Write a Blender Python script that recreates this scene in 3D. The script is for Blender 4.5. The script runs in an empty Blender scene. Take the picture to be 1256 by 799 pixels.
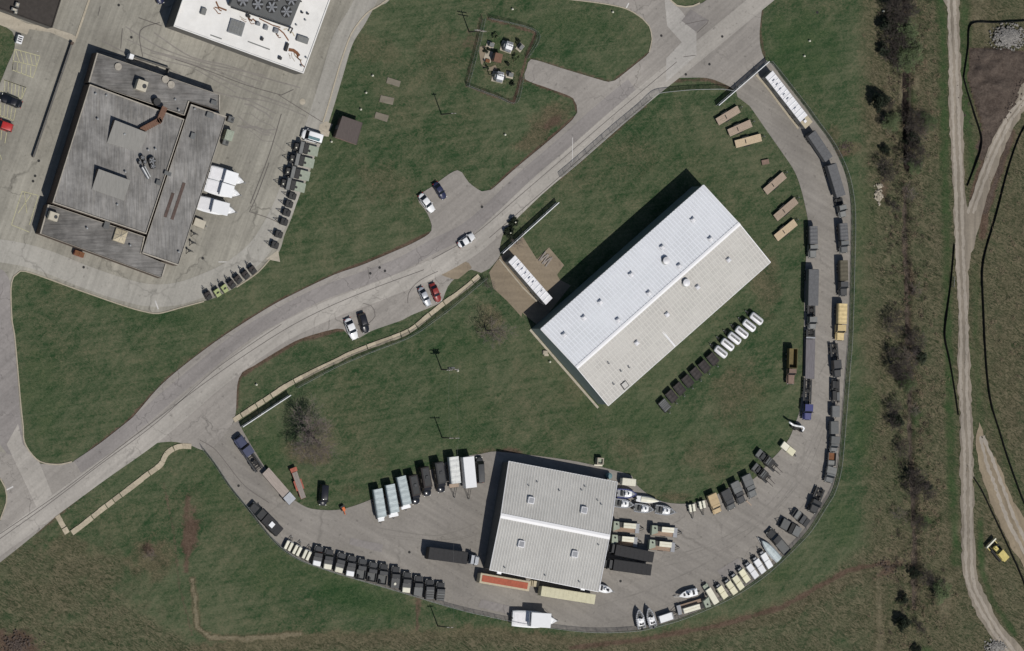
import bpy, bmesh, math, random
import numpy as np
from mathutils import Vector, Matrix, geometry
random.seed(7); rng = np.random.default_rng(7)
SC = bpy.context.scene
COL = SC.collection

# ------------------------------------------------------------------ camera, sky, sun
S = 0.2                       # metres on the ground per photo pixel
CX, CY = 628.0, 399.5
D = 1500.0
TH = math.radians(22.0)
ST, CT = math.sin(TH), math.cos(TH)
cam = bpy.data.objects.new('camera', bpy.data.cameras.new('camera'))
COL.objects.link(cam)
cam.matrix_world = Matrix(((CT, 0, -ST, -D*ST), (0, 1, 0, 0), (ST, 0, CT, D*CT), (0, 0, 0, 1)))
cam.data.sensor_width = 36.0
cam.data.lens = 36.0*D/(1256*S)
cam.data.clip_start = 10.0
cam.data.clip_end = 20000.0
SC.camera = cam

ELEV = math.radians(57)
LX, LY = -0.24, 0.606         # horizontal travel of the sunlight
AZ = math.atan2(-LX, -LY)     # compass bearing of the sun (x east, y north)
w = bpy.data.worlds.new('World'); SC.world = w; w.use_nodes = True
nt = w.node_tree
sky = nt.nodes.new('ShaderNodeTexSky'); sky.sky_type = 'NISHITA'; sky.sun_disc = False
sky.sun_elevation = ELEV; sky.sun_rotation = AZ
bg = nt.nodes['Background']; bg.inputs['Strength'].default_value = 0.05
nt.links.new(sky.outputs[0], bg.inputs['Color'])
sd = bpy.data.lights.new('sun', 'SUN'); sun = bpy.data.objects.new('sun', sd); COL.objects.link(sun)
sd.energy = 3.3; sd.angle = math.radians(0.5); sd.color = (1.0, 0.955, 0.89)
hl = math.hypot(LX, LY)
dirv = Vector((LX/hl*math.cos(ELEV), LY/hl*math.cos(ELEV), -math.sin(ELEV)))
sun.rotation_euler = dirv.to_track_quat('-Z', 'Y').to_euler()
sun.location = (60, -150, 240)
SC.view_settings.view_transform = 'Standard'; SC.view_settings.look = 'None'
SC.view_settings.exposure = 0.0; SC.view_settings.gamma = 1.0

# ------------------------------------------------------------------ survey coordinates
def G(px, py, z=0.0):
    """photo position of a point of height z -> place on the site"""
    a = (px-CX)*S/D
    X = (a*D - z*(ST + a*CT))/(CT - a*ST)
    wd = D + X*ST - z*CT
    return Vector((X, (CY-py)*S*wd/D, z))
def to_px(X, Y):
    wd = D + X*ST
    return CX + X*CT*D/wd/S, CY - Y*D/wd/S

# ------------------------------------------------------------------ materials
MATS = {}
def nodes_of(m):
    m.use_nodes = True
    return m.node_tree, m.node_tree.nodes['Principled BSDF']
def mk(name, col, rough=0.6, metal=0.0, var=0.12, scale=1.2, bump=0.0, coat=0.0, spec=0.4, streak=None, dirt=0.0, dirtcol=(.09,.075,.055), rnd=.07, stain=0.0):
    m = bpy.data.materials.new(name); t, p = nodes_of(m); MATS[name] = m
    p.inputs['Roughness'].default_value = rough; p.inputs['Metallic'].default_value = metal
    p.inputs['Specular IOR Level'].default_value = spec
    p.inputs['Coat Weight'].default_value = coat
    tc = t.nodes.new('ShaderNodeTexCoord'); mp = t.nodes.new('ShaderNodeMapping')
    t.links.new(tc.outputs['Object'], mp.inputs[0])
    oi = t.nodes.new('ShaderNodeObjectInfo')
    t.links.new(oi.outputs['Random'], mp.inputs['Location'])
    if streak: mp.inputs['Scale'].default_value = streak
    n = t.nodes.new('ShaderNodeTexNoise'); n.inputs['Scale'].default_value = scale
    n.inputs['Detail'].default_value = 6; n.inputs['Roughness'].default_value = 0.65
    t.links.new(mp.outputs[0], n.inputs['Vector'])
    mr = t.nodes.new('ShaderNodeMapRange'); mr.inputs[1].default_value = .3; mr.inputs[2].default_value = .7
    mr.inputs[3].default_value = 1-var; mr.inputs[4].default_value = 1+var
    t.links.new(n.outputs['Fac'], mr.inputs[0])
    mx = t.nodes.new('ShaderNodeMix'); mx.data_type = 'RGBA'; mx.blend_type = 'MULTIPLY'; mx.inputs[0].default_value = 1
    mx.inputs[6].default_value = (*col, 1); t.links.new(mr.outputs[0], mx.inputs[7])
    out = mx.outputs[2]
    def times(out, fac):
        q = t.nodes.new('ShaderNodeMix'); q.data_type = 'RGBA'; q.blend_type = 'MULTIPLY'; q.inputs[0].default_value = 1
        t.links.new(out, q.inputs[6]); t.links.new(fac, q.inputs[7]); return q.outputs[2]
    r3 = t.nodes.new('ShaderNodeMapRange'); r3.inputs[3].default_value = 1-rnd; r3.inputs[4].default_value = 1+rnd
    t.links.new(oi.outputs['Random'], r3.inputs[0]); out = times(out, r3.outputs[0])
    if stain > 0:
        n3 = t.nodes.new('ShaderNodeTexNoise'); n3.inputs['Scale'].default_value = .16; n3.inputs['Detail'].default_value = 7; n3.inputs['Roughness'].default_value = .68
        t.links.new(tc.outputs['Object'], n3.inputs['Vector'])
        r4 = t.nodes.new('ShaderNodeMapRange'); r4.inputs[1].default_value = .36; r4.inputs[2].default_value = .64; r4.inputs[3].default_value = 1-stain; r4.inputs[4].default_value = 1+stain*.6
        t.links.new(n3.outputs['Fac'], r4.inputs[0]); out = times(out, r4.outputs[0])
    if dirt > 0:
        n2 = t.nodes.new('ShaderNodeTexNoise'); n2.inputs['Scale'].default_value = scale*.7; n2.inputs['Detail'].default_value = 8
        n2.inputs['Roughness'].default_value = .7
        t.links.new(mp.outputs[0], n2.inputs['Vector'])
        r2 = t.nodes.new('ShaderNodeMapRange'); r2.inputs[1].default_value = .5; r2.inputs[2].default_value = .75
        r2.inputs[3].default_value = 0; r2.inputs[4].default_value = dirt
        t.links.new(n2.outputs['Fac'], r2.inputs[0])
        m2 = t.nodes.new('ShaderNodeMix'); m2.data_type = 'RGBA'; t.links.new(r2.outputs[0], m2.inputs[0])
        t.links.new(out, m2.inputs[6]); m2.inputs[7].default_value = (*dirtcol, 1); out = m2.outputs[2]
    t.links.new(out, p.inputs['Base Color'])
    if bump > 0:
        b = t.nodes.new('ShaderNodeBump'); b.inputs['Strength'].default_value = bump; b.inputs['Distance'].default_value = .05
        t.links.new(n.outputs['Fac'], b.inputs['Height']); t.links.new(b.outputs[0], p.inputs['Normal'])
    return m

def pave(name, col, var=.16, crack=.5, cscale=.12, lightcol=None, patch=.05, streak_rot=0.0, streak=.12):
    """worn paving: mottled tone, tyre streaks, cracks"""
    m = bpy.data.materials.new(name); t, p = nodes_of(m); MATS[name] = m
    N = t.nodes; Lk = t.links
    p.inputs['Roughness'].default_value = .9; p.inputs['Specular IOR Level'].default_value = .25
    tc = N.new('ShaderNodeTexCoord')
    def noise(scale, detail, rough=.6, rot=0, sc=(1,1,1)):
        rt = N.new('ShaderNodeMapping'); rt.inputs['Rotation'].default_value = (0,0,rot); mp = N.new('ShaderNodeMapping'); mp.inputs['Scale'].default_value = sc
        Lk.new(tc.outputs['Object'], rt.inputs[0]); Lk.new(rt.outputs[0], mp.inputs[0])
        n = N.new('ShaderNodeTexNoise'); n.inputs['Scale'].default_value = scale; n.inputs['Detail'].default_value = detail
        n.inputs['Roughness'].default_value = rough; Lk.new(mp.outputs[0], n.inputs['Vector']); return n.outputs['Fac']
    def rng_(x, a, b, c, d):
        r = N.new('ShaderNodeMapRange'); Lk.new(x, r.inputs[0])
        for i, v in enumerate((a,b,c,d)): r.inputs[i+1].default_value = v
        return r.outputs[0]
    def mul(a, b):
        q = N.new('ShaderNodeMath'); q.operation = 'MULTIPLY'; Lk.new(a, q.inputs[0]); Lk.new(b, q.inputs[1]); return q.outputs[0]
    f = mul(rng_(noise(patch, 5, .6), .3, .7, 1-var, 1+var), rng_(noise(1.6, 9, .75), .25, .75, .86, 1.14))
    f = mul(f, rng_(noise(.5, 4, .6, streak_rot, (.06, 1.4, 1)), .3, .7, 1-streak, 1+streak))
    f = mul(f, rng_(noise(.45, 6, .7), .58, .74, 1, .74)); f = mul(f, rng_(noise(.9, 3, .5), .66, .72, 1, .8)); f = mul(f, rng_(noise(.018, 3, .5), .35, .65, .93, 1.07))
    v = N.new('ShaderNodeTexVoronoi'); v.feature = 'DISTANCE_TO_EDGE'; v.inputs['Scale'].default_value = cscale
    wn = N.new('ShaderNodeTexNoise'); wn.inputs['Scale'].default_value = .35; wn.inputs['Detail'].default_value = 5
    Lk.new(tc.outputs['Object'], wn.inputs['Vector'])
    va = N.new('ShaderNodeVectorMath'); va.operation = 'MULTIPLY_ADD'; Lk.new(wn.outputs['Color'], va.inputs[0])
    va.inputs[1].default_value = (5,5,0); Lk.new(tc.outputs['Object'], va.inputs[2]); Lk.new(va.outputs[0], v.inputs['Vector'])
    cr = rng_(v.outputs['Distance'], .0, .02, 1-crack, 1.0)
    # cracks come and go
    gate = rng_(noise(.05, 3), .45, .6, 0, 1)
    mixc = N.new('ShaderNodeMix'); mixc.data_type = 'FLOAT'; Lk.new(gate, mixc.inputs[0]); mixc.inputs[2].default_value = 1.0
    Lk.new(cr, mixc.inputs[3]); f = mul(f, mixc.outputs[0])
    mx = N.new('ShaderNodeMix'); mx.data_type = 'RGBA'; mx.blend_type = 'MULTIPLY'; mx.inputs[0].default_value = 1
    mx.inputs[6].default_value = (*col, 1); Lk.new(f, mx.inputs[7]); Lk.new(mx.outputs[2], p.inputs['Base Color'])
    b = N.new('ShaderNodeBump'); b.inputs['Strength'].default_value = .25; b.inputs['Distance'].default_value = .03
    Lk.new(noise(5, 6, .7), b.inputs['Height']); Lk.new(b.outputs[0], p.inputs['Normal'])
    return m

pave('asphalt_road', (.288,.268,.245), streak_rot=-.68, crack=.4)
pave('concrete_lane', (.365,.343,.312), streak_rot=-.68, crack=.3)
pave('dark_lane', (.245,.228,.218), streak_rot=-.68, crack=.4)
pave('yard_asphalt', (.245,.228,.206), streak_rot=.5, crack=.22, cscale=.07)
pave('apron_concrete', (.272,.259,.222), cscale=.06, crack=.45, var=.3, streak_rot=-1.2, streak=.2)
pave('pale_lane', (.41,.392,.365), streak_rot=-.68, crack=.3)
pave('tyre_mark', (.222,.207,.187), crack=0)
mk('brown_deck', (.30,.22,.165), .85, var=.22, scale=3, streak=(.2,3,1))
mk('brush', (.06,.048,.036), .95, var=.4)
mk('brush_green', (.05,.07,.03), .95, var=.4)
mk('brush_straw', (.21,.165,.11), .95, var=.3)
pave('weathered_pad', (.185,.165,.13), crack=.3)
pave('apron_lane', (.335,.322,.29), crack=.3, cscale=.06, streak_rot=-1.2, var=.14)
pave('rut', (.325,.29,.245), crack=0, var=.2, streak_rot=1.57)
pave('lot_asphalt', (.225,.21,.192), crack=.6, cscale=.2)
pave('pale_concrete', (.40,.36,.29), crack=.3)
pave('beige_gravel', (.25,.205,.15), crack=0, var=.2)
pave('dirt_track', (.235,.205,.165), crack=0, var=.25, streak_rot=1.57, streak=.25)
pave('straw_track', (.25,.205,.145), crack=0, var=.25, streak_rot=1.2, streak=.2)

mk('white_paint', (.78,.79,.80), .35, coat=.3, var=.05)
mk('glare_white', (.86,.87,.88), .28, coat=.6, var=.03)
mk('silver_paint', (.5,.52,.55), .35, .3, coat=.3)
mk('black_paint', (.012,.013,.018), .3, coat=.5)
mk('navy_paint', (.025,.03,.07), .3, coat=.5)
mk('red_paint', (.42,.03,.028), .35, coat=.4)
mk('dark_red_paint', (.25,.035,.03), .35, coat=.4)
mk('blue_paint', (.055,.06,.17), .4, coat=.3)
mk('slate_blue_paint', (.06,.068,.12), .4, coat=.3)
mk('glass', (.012,.015,.02), .08, var=.02, spec=.6)
mk('tyre', (.012,.012,.012), .85)
mk('rim', (.25,.25,.25), .45, .6)
mk('chassis', (.02,.02,.02), .7)
mk('galvanised', (.38,.39,.39), .5, .5, var=.15)
mk('lamp_lens', (.75,.75,.7), .2)
mk('tail_lens', (.35,.02,.02), .25)
mk('dark_grey_paint', (.052,.054,.057), .6, rnd=.25, dirt=.3)
mk('charcoal_paint', (.033,.035,.037), .6, rnd=.2, var=.2, dirt=.3)
mk('grey_tarp', (.115,.117,.122), .75, var=.2, bump=.3, scale=2)
mk('olive_tarp', (.095,.085,.06), .8, var=.2, bump=.3, scale=2)
mk('black_tarp', (.016,.016,.018), .6, var=.25, bump=.4, scale=2)
mk('brown_black', (.035,.029,.028), .7, var=.25)
mk('grey_paint', (.12,.125,.125), .6, rnd=.22, dirt=.3)
mk('mid_grey_paint', (.18,.185,.18), .6, dirt=.3)
mk('tan_paint', (.55,.43,.22), .6, dirt=.25)
mk('tan_tarp', (.58,.46,.24), .75, var=.15, bump=.3)
mk('cream_paint', (.72,.69,.50), .5, var=.08)
mk('pale_cream', (.72,.70,.58), .5, var=.08)
mk('sand_paint', (.50,.38,.22), .65, dirt=.2)
mk('wood_deck', (.37,.29,.225), .85, var=.2, scale=3, streak=(.2,3,1))
mk('pale_wood_deck', (.53,.42,.285), .85, var=.15, scale=3, streak=(.2,3,1))
mk('grey_wood_deck', (.27,.24,.215), .85, var=.22, scale=3, streak=(.2,3,1))
mk('silver_tarp', (.43,.49,.50), .6, var=.22, bump=.8, scale=1.5, streak=(2.2,.5,1))
mk('white_tarp', (.62,.63,.61), .6, var=.18, bump=.9, scale=1.3, streak=(2,.6,1))
mk('pale_green', (.30,.34,.27), .6, dirt=.2)
mk('lime_paint', (.33,.38,.17), .55)
mk('yellow_paint', (.60,.50,.17), .5, dirt=.25)
mk('orange_paint', (.62,.16,.05), .6)
mk('gold_canvas', (.13,.10,.04), .7, var=.3)
mk('pink_brown', (.20,.135,.105), .7, var=.2)
mk('rust', (.17,.075,.035), .85, var=.3)
mk('red_roof', (.38,.10,.055), .75, var=.18, scale=1.5)
mk('white_roof', (.66,.68,.71), .5, stain=.06, var=.05, scale=.4, streak=(.3,.3,1), dirt=.06, dirtcol=(.4,.4,.38))  # bluish white: sky reflection painted into the colour of this roof slope
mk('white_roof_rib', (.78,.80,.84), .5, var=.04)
mk('warm_roof', (.49,.475,.445), .6, stain=.09, var=.07, scale=.5, dirt=.1, dirtcol=(.35,.33,.29))
mk('warm_roof_rib', (.575,.56,.525), .6, var=.05)
mk('grey_roof', (.42,.415,.395), .6, stain=.1, var=.08, scale=.4, dirt=.15, dirtcol=(.33,.31,.28))
mk('grey_roof_rib', (.60,.595,.57), .6, var=.05)
mk('ridge_white', (.82,.82,.83), .45, var=.03)
mk('teal_wall', (.15,.195,.195), .65, var=.1)
mk('brick_wall', (.10,.075,.06), .9, var=.25, scale=4)
mk('grey_wall', (.13,.125,.115), .85, var=.15)
mk('felt_roof', (.225,.219,.21), .92, stain=.4, var=.32, scale=.9, streak=(3.2,.22,1), dirt=.45, dirtcol=(.27,.25,.22), bump=.3)
mk('felt_roof_dark', (.178,.172,.164), .92, stain=.42, var=.36, scale=.9, streak=(.22,3.0,1), dirt=.35, dirtcol=(.24,.22,.2), bump=.3)
mk('membrane_roof', (.81,.80,.77), .6, stain=.08, var=.04, scale=.4, dirt=.12, dirtcol=(.5,.42,.32))
mk('brown_roof', (.05,.043,.038), .9, var=.2)
mk('hut_roof', (.095,.078,.072), .85, var=.15, scale=2, streak=(3,.5,1))
mk('duct_brown', (.16,.085,.055), .7, var=.2)
mk('coping', (.36,.33,.28), .8, var=.2)
mk('cream_unit', (.50,.46,.37), .6, var=.1)
mk('dark_machine', (.03,.03,.03), .6, var=.4, scale=4)
mk('steel', (.32,.33,.34), .4, .7, var=.2)
mk('vent_white', (.75,.75,.77), .4, var=.08)
mk('vent_dark', (.04,.042,.045), .5, var=.2)
mk('slab', (.41,.355,.265), .9, rnd=.18, var=.18, scale=2.5, bump=.3, dirt=.35, dirtcol=(.2,.17,.12))
mk('kerb_stone', (.40,.355,.275), .9, var=.15, scale=1.5, dirt=.2)
mk('yellow_marking', (.46,.44,.26), .8, var=.25, scale=3)
mk('white_marking', (.55,.54,.52), .8, var=.2)
mk('crack_seal', (.12,.108,.10), .7, var=.15)
mk('pole_wood', (.10,.085,.07), .9, var=.2)
mk('hull_blue', (.06,.07,.2), .5)
mk('rib_grey', (.30,.31,.33), .6, var=.1)
mk('bark', (.115,.095,.085), .9, var=.3, scale=3)
mk('twig', (.165,.135,.125), .9, var=.25)
mk('dark_twig', (.062,.052,.045), .9, var=.3)
mk('evergreen', (.026,.036,.02), .8, var=.4, scale=.8)
mk('bud_leaf', (.105,.14,.065), .8, var=.35, scale=.8)
mk('black_fabric', (.007,.008,.008), .9)
mk('purple_deck', (.165,.155,.165), .85, var=.25, scale=3, streak=(.2,3,1))
mk('pinkish_deck', (.36,.31,.275), .85, var=.2, scale=3, streak=(.2,3,1))
mk('faded_red', (.34,.10,.065), .7, var=.25, dirt=.25)
mk('strip_brown', (.10,.07,.06), .9, var=.25)
mk('rubble', (.25,.24,.225), .95, var=.35, scale=2)
mk('soil_clod', (.085,.066,.056), .95, var=.4)
mk('teal_plastic', (.13,.22,.24), .5)
mk('container_beige', (.48,.42,.30), .7, var=.1, dirt=.15)
mk('container_cream', (.56,.53,.375), .65, var=.08, dirt=.1)

def mesh_fence_mat(nm, lo, hi):
    m = bpy.data.materials.new(nm); t, p = nodes_of(m); MATS[nm] = m
    p.inputs['Base Color'].default_value = (.14,.165,.15,1); p.inputs['Roughness'].default_value = .6
    tr = t.nodes.new('ShaderNodeBsdfTransparent'); mx = t.nodes.new('ShaderNodeMixShader')
    tc = t.nodes.new('ShaderNodeTexCoord'); n = t.nodes.new('ShaderNodeTexNoise'); n.inputs['Scale'].default_value = .8; n.inputs['Detail'].default_value = 6
    t.links.new(tc.outputs['Object'], n.inputs['Vector'])
    r = t.nodes.new('ShaderNodeMapRange'); r.inputs[1].default_value=.3; r.inputs[2].default_value=.7; r.inputs[3].default_value=lo; r.inputs[4].default_value=hi
    t.links.new(n.outputs['Fac'], r.inputs[0]); t.links.new(r.outputs[0], mx.inputs[0])
    t.links.new(tr.outputs[0], mx.inputs[1]); t.links.new(p.outputs[0], mx.inputs[2])
    t.links.new(mx.outputs[0], t.nodes['Material Output'].inputs['Surface'])
mesh_fence_mat('chain_link', .25, .6); mesh_fence_mat('gate_mesh', .75, .95)

# ------------------------------------------------------------------ mesh helpers
class MB:
    def __init__(s): s.v = []; s.f = []
    def add(s, vs, fs):
        b = len(s.v); s.v += [tuple(p) for p in vs]; s.f += [tuple(i+b for i in f) for f in fs]; return s
    def loft(s, rings, cap0=True, cap1=True):
        n = len(rings[0]); vs = [p for r in rings for p in r]; fs = []
        for k in range(len(rings)-1):
            for i in range(n):
                j = (i+1) % n
                fs.append((k*n+i, k*n+j, (k+1)*n+j, (k+1)*n+i))
        if cap0: fs.append(tuple(range(n-1, -1, -1)))
        if cap1: fs.append(tuple((len(rings)-1)*n+i for i in range(n)))
        return s.add(vs, fs)
    def box(s, x0, x1, y0, y1, z0, z1, ch=0.0):
        if ch <= 0:
            r = lambda z: [(x0,y0,z),(x1,y0,z),(x1,y1,z),(x0,y1,z)]
            return s.loft([r(z0), r(z1)])
        def r(z, i):
            a, b, c, d = x0+i, x1-i, y0+i, y1-i
            return [(a+ch,c,z),(b-ch,c,z),(b,c+ch,z),(b,d-ch,z),(b-ch,d,z),(a+ch,d,z),(a,d-ch,z),(a,c+ch,z)]
        return s.loft([r(z0,0), r(z1-ch,0), r(z1,ch)])
    def rbox(s, c, sz, ang, z0, z1):
        ca, sa = math.cos(ang), math.sin(ang); pts = []
        for dx, dy in ((-1,-1),(1,-1),(1,1),(-1,1)):
            x, y = dx*sz[0]/2, dy*sz[1]/2; pts.append((c[0]+x*ca-y*sa, c[1]+x*sa+y*ca))
        return s.loft([[(*p, z0) for p in pts], [(*p, z1) for p in pts]])
    def prism(s, pts, z0, z1):
        a = sum(pts[i][0]*pts[(i+1)%len(pts)][1]-pts[(i+1)%len(pts)][0]*pts[i][1] for i in range(len(pts)))
        if a < 0: pts = pts[::-1]
        return s.loft([[(p[0],p[1],z0) for p in pts], [(p[0],p[1],z1) for p in pts]])
    def tube(s, p0, p1, r0, r1=None, n=6):
        r1 = r0 if r1 is None else r1
        p0, p1 = Vector(p0), Vector(p1); d = (p1-p0)
        if d.length < 1e-6: return s
        d.normalize(); u = d.orthogonal().normalized(); v = d.cross(u)
        R = lambda p, r: [p + (u*math.cos(2*math.pi*i/n)+v*math.sin(2*math.pi*i/n))*r for i in range(n)]
        return s.loft([R(p0,r0), R(p1,r1)])
    def disc(s, x, y, r, z0, z1, n=16, r1=None):
        r1 = r if r1 is None else r1
        R = lambda q, z: [(x+q*math.cos(2*math.pi*i/n), y+q*math.sin(2*math.pi*i/n), z) for i in range(n)]
        return s.loft([R(r,z0), R(r1,z1)])
    def mesh(s, name, mat, smooth=False):
        me = bpy.data.meshes.new(name); me.from_pydata(s.v, [], s.f)
        me.materials.append(MATS[mat]); me.update()
        if smooth: me.polygons.foreach_set('use_smooth', [True]*len(me.polygons))
        return me
    def build(s, name, mat, parent=None, smooth=False, loc=None, rz=0):
        o = bpy.data.objects.new(name, s.mesh(name, mat, smooth)); COL.objects.link(o)
        if parent: o.parent = parent
        if loc is not None: o.location = loc
        if rz: o.rotation_euler.z = rz
        return o
def inst(name, me, parent=None, loc=(0,0,0), rz=0, sc=None):
    o = bpy.data.objects.new(name, me); COL.objects.link(o); o.location = loc; o.rotation_euler.z = rz
    if sc: o.scale = sc
    if parent: o.parent = parent
    return o
def tag(o, label, cat, group=None):
    o['label'] = label; o['category'] = cat
    if group: o['group'] = group
    return o
def thing(name, label, cat, group=None, loc=(0,0,0), rz=0):
    o = bpy.data.objects.new(name, None); COL.objects.link(o); o.location = loc; o.rotation_euler.z = rz
    o.empty_display_size = .5
    return tag(o, label, cat, group)
def dup(root, label=None):
    r = root.copy(); COL.objects.link(r)
    if label: r['label'] = label
    for ch in root.children:
        c = ch.copy(); COL.objects.link(c); c.parent = r
        for g in ch.children:
            d = g.copy(); COL.objects.link(d); d.parent = c
    return r
def put(o, f, r, z):
    A, B = G(*f, z), G(*r, z); m = (A+B)/2; d = A-B
    o.location = (m.x, m.y, .04); o.rotation_euler.z = math.atan2(d.y, d.x); return o
def span(f, r, z=0): return (G(*f, z)-G(*r, z)).length
ORD = ['first','second','third','fourth','fifth','sixth','seventh','eighth','ninth','tenth','eleventh','twelfth']
def crom(pts, step=6.0, closed=False):
    """rounded line through surveyed points"""
    P = [np.array(p, float) for p in pts]; n = len(P); out = []
    rngk = range(n) if closed else range(n-1)
    for k in rngk:
        p1, p2 = P[k], P[(k+1) % n]
        p0 = P[(k-1) % n] if (closed or k > 0) else p1
        p3 = P[(k+2) % n] if (closed or k < n-2) else p2
        L = np.linalg.norm(p2-p1); m = max(1, int(L/step))
        t1 = (p2-p0)/2; t2 = (p3-p1)/2
        for tt in (t1, t2):
            q = np.linalg.norm(tt)
            if q > L: tt *= L/q
        for i in range(m):
            t = i/m
            out.append(tuple((2*t**3-3*t**2+1)*p1 + (t**3-2*t**2+t)*t1 + (-2*t**3+3*t**2)*p2 + (t**3-t**2)*t2))
    if not closed: out.append(tuple(P[-1]))
    return out
def sheet(name, pts, z, mat, holes=(), smooth=True, jitter=0.0, parent=None, thick=0.0):
    def prep(q):
        q = crom(q, 6, True) if smooth else q
        return [G(x + random.uniform(-jitter, jitter), y + random.uniform(-jitter, jitter), 0) for x, y in q]
    loops = [prep(pts)] + [prep(h) for h in holes]
    tris = geometry.tessellate_polygon(loops)
    vs = [(p.x, p.y, z) for lp in loops for p in lp]
    fs = []
    for t in tris:
        a, b, c = (vs[i] for i in t)
        if (b[0]-a[0])*(c[1]-a[1])-(b[1]-a[1])*(c[0]-a[0]) < 0: t = t[::-1]
        fs.append(tuple(t))
    o = MB().add(vs, fs).build(name, mat, parent)
    if parent is None: o['kind'] = 'structure'
    return o
def ribbon(line, w0, w1, z, closed=False):
    """strip along a ground line (site coordinates), from offset w0 to w1"""
    mb = MB(); n = len(line); L = []; R = []
    for i in range(n):
        a = line[max(i-1,0)]; b = line[min(i+1,n-1)]
        d = Vector((b[0]-a[0], b[1]-a[1])); d.normalize(); nn = Vector((-d.y, d.x))
        p = Vector((line[i][0], line[i][1])); L.append(p+nn*w0); R.append(p+nn*w1)
    return L, R
def gline(pts, step=6, smooth=True):
    q = crom(pts, step) if smooth else pts
    return [G(*p) for p in q]
def strip(name, pts, width, z0, z1, mat, parent=None, smooth=True, kind='structure', step=6):
    """long low bar along a line: kerb, stripe or crack"""
    ln = gline(pts, step, smooth); L, R = ribbon(ln, width/2, -width/2, 0)
    n = len(ln)
    if z1-z0 < .02:
        vs = [(p.x,p.y,z1) for p in L]+[(p.x,p.y,z1) for p in R]
        fs = [(n+i, n+i+1, i+1, i) for i in range(n-1)]
        mb = MB().add(vs, fs)
    else:
        rings = [[(L[i].x,L[i].y,z0),(R[i].x,R[i].y,z0),(R[i].x,R[i].y,z1),(L[i].x,L[i].y,z1)] for i in range(n)]
        mb = MB().loft(rings)
    o = mb.build(name, mat, parent)
    if parent is None: o['kind'] = kind
    return o

# ------------------------------------------------------------------ ground sheet
def lattice(x, y, seed):
    h = (x.astype(np.int64)*374761393 + y.astype(np.int64)*668265263 + seed*144665) & 0x7fffffff
    h = (h ^ (h >> 13))*1274126177 & 0x7fffffff
    return ((h ^ (h >> 16)) & 0xffff)/65535.0
def vnoise(x, y, seed=0):
    xi, yi = np.floor(x), np.floor(y); fx, fy = x-xi, y-yi
    fx = fx*fx*(3-2*fx); fy = fy*fy*(3-2*fy)
    a, b = lattice(xi,yi,seed), lattice(xi+1,yi,seed); c, d = lattice(xi,yi+1,seed), lattice(xi+1,yi+1,seed)
    return (a*(1-fx)+b*fx)*(1-fy) + (c*(1-fx)+d*fx)*fy
def fbm(x, y, seed=0, oct=4):
    r = 0; a = .5
    for k in range(oct): r = r + a*vnoise(x*2**k, y*2**k, seed+k); a *= .5
    return r/(1-.5**oct)
far = [150, 180, 240, 360, 600, 1200, 3000, 7000]
gx = np.array([-f for f in far[::-1]] + list(np.arange(-142, 142.1, .5)) + far)
gy = np.array([-f for f in far[::-1]] + list(np.arange(-88, 88.1, .5)) + far)
XX, YY = np.meshgrid(gx, gy); PX, PY = to_px(XX, YY)
def blob(px, py, rx, ry=None, rot=0, soft=.6):
    ry = ry or rx; c, s = math.cos(rot), math.sin(rot)
    u = ((PX-px)*c+(PY-py)*s)/rx; v = (-(PX-px)*s+(PY-py)*c)/ry
    d = np.sqrt(u*u+v*v) + (fbm(PX*.09, PY*.09, 5)-.5)*.9
    return np.clip((1-d)/soft, 0, 1)
def along(pts, wpx, soft=.7, wob=.8):
    best = np.full(PX.shape, 1e9)
    for (x0,y0),(x1,y1) in zip(pts[:-1], pts[1:]):
        dx, dy = x1-x0, y1-y0; t = np.clip(((PX-x0)*dx+(PY-y0)*dy)/(dx*dx+dy*dy), 0, 1)
        best = np.minimum(best, np.hypot(PX-x0-t*dx, PY-y0-t*dy))
    d = best/wpx + (fbm(PX*.12, PY*.12, 9)-.5)*wob
    return np.clip((1-d)/soft, 0, 1)
def inside(pts):
    r = np.zeros(PX.shape, bool); n = len(pts)
    for i in range(n):
        (x0,y0),(x1,y1) = pts[i], pts[(i+1)%n]
        if y0 == y1: continue
        c = (PY > min(y0,y1)) & (PY <= max(y0,y1)); xi = x0+(PY-y0)*(x1-x0)/(y1-y0); r ^= c & (PX < xi)
    return r
def step(x, a, b): return np.clip((x-a)/(b-a), 0, 1)

FEN = [(944,76),(957,92),(989,133),(1000,148.5),(1020.5,177),(1037,212),(1044,245),(1045.5,274),(1044.6,321.6),(1043,383),(1041.5,422),(1039,451.6),(1035,503),(1031,552),(1028,578),(1020.5,604),(1010,622),(991.5,651),(972,672.5),(944,699),(920.5,717),(887,737),(837,758.6),(803.5,768.7),(779,774),(730.5,776),(684,772),(637,764.7),(600,757),(571.6,750.7),(538,741.4),(491,727),(446.6,714),(408,702.5),(368,688),(345.5,674),(327,655),(300.6,622),(280.5,597),(264,572),(247,550)]
TRACK = [(1166,-30),(1167,0),(1170,80),(1173,164),(1176,230),(1178,320),(1182,404),(1182,470),(1186,554),(1187,620),(1188,684),(1191,715),(1204,745),(1222,775),(1245,805),(1275,835)]
TRACKL = [(1156,-20),(1156,0),(1162,12),(1163,82),(1165,164),(1168,212),(1171.5,294),(1172.5,322),(1175.6,404),(1174.5,462),(1177.6,513),(1177.6,582),(1179.7,684),(1181.4,707),(1195.7,748),(1216,782),(1224,799),(1240,830)]
TRACKR = [(1270,820),(1255,797),(1226,766),(1212,737.6),(1198.7,707),(1195,650),(1194,600),(1193,520),(1191,472),(1188,390),(1188,330),(1193,306),(1200,284),(1213.5,233),(1232,183),(1256,136),(1275,118),(1275,88),(1256,101),(1240,130),(1228,150),(1215,177),(1202,212),(1188,254),(1184,228),(1181.7,171),(1180,120),(1177.6,62),(1176.6,0),(1176,-20)]
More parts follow.
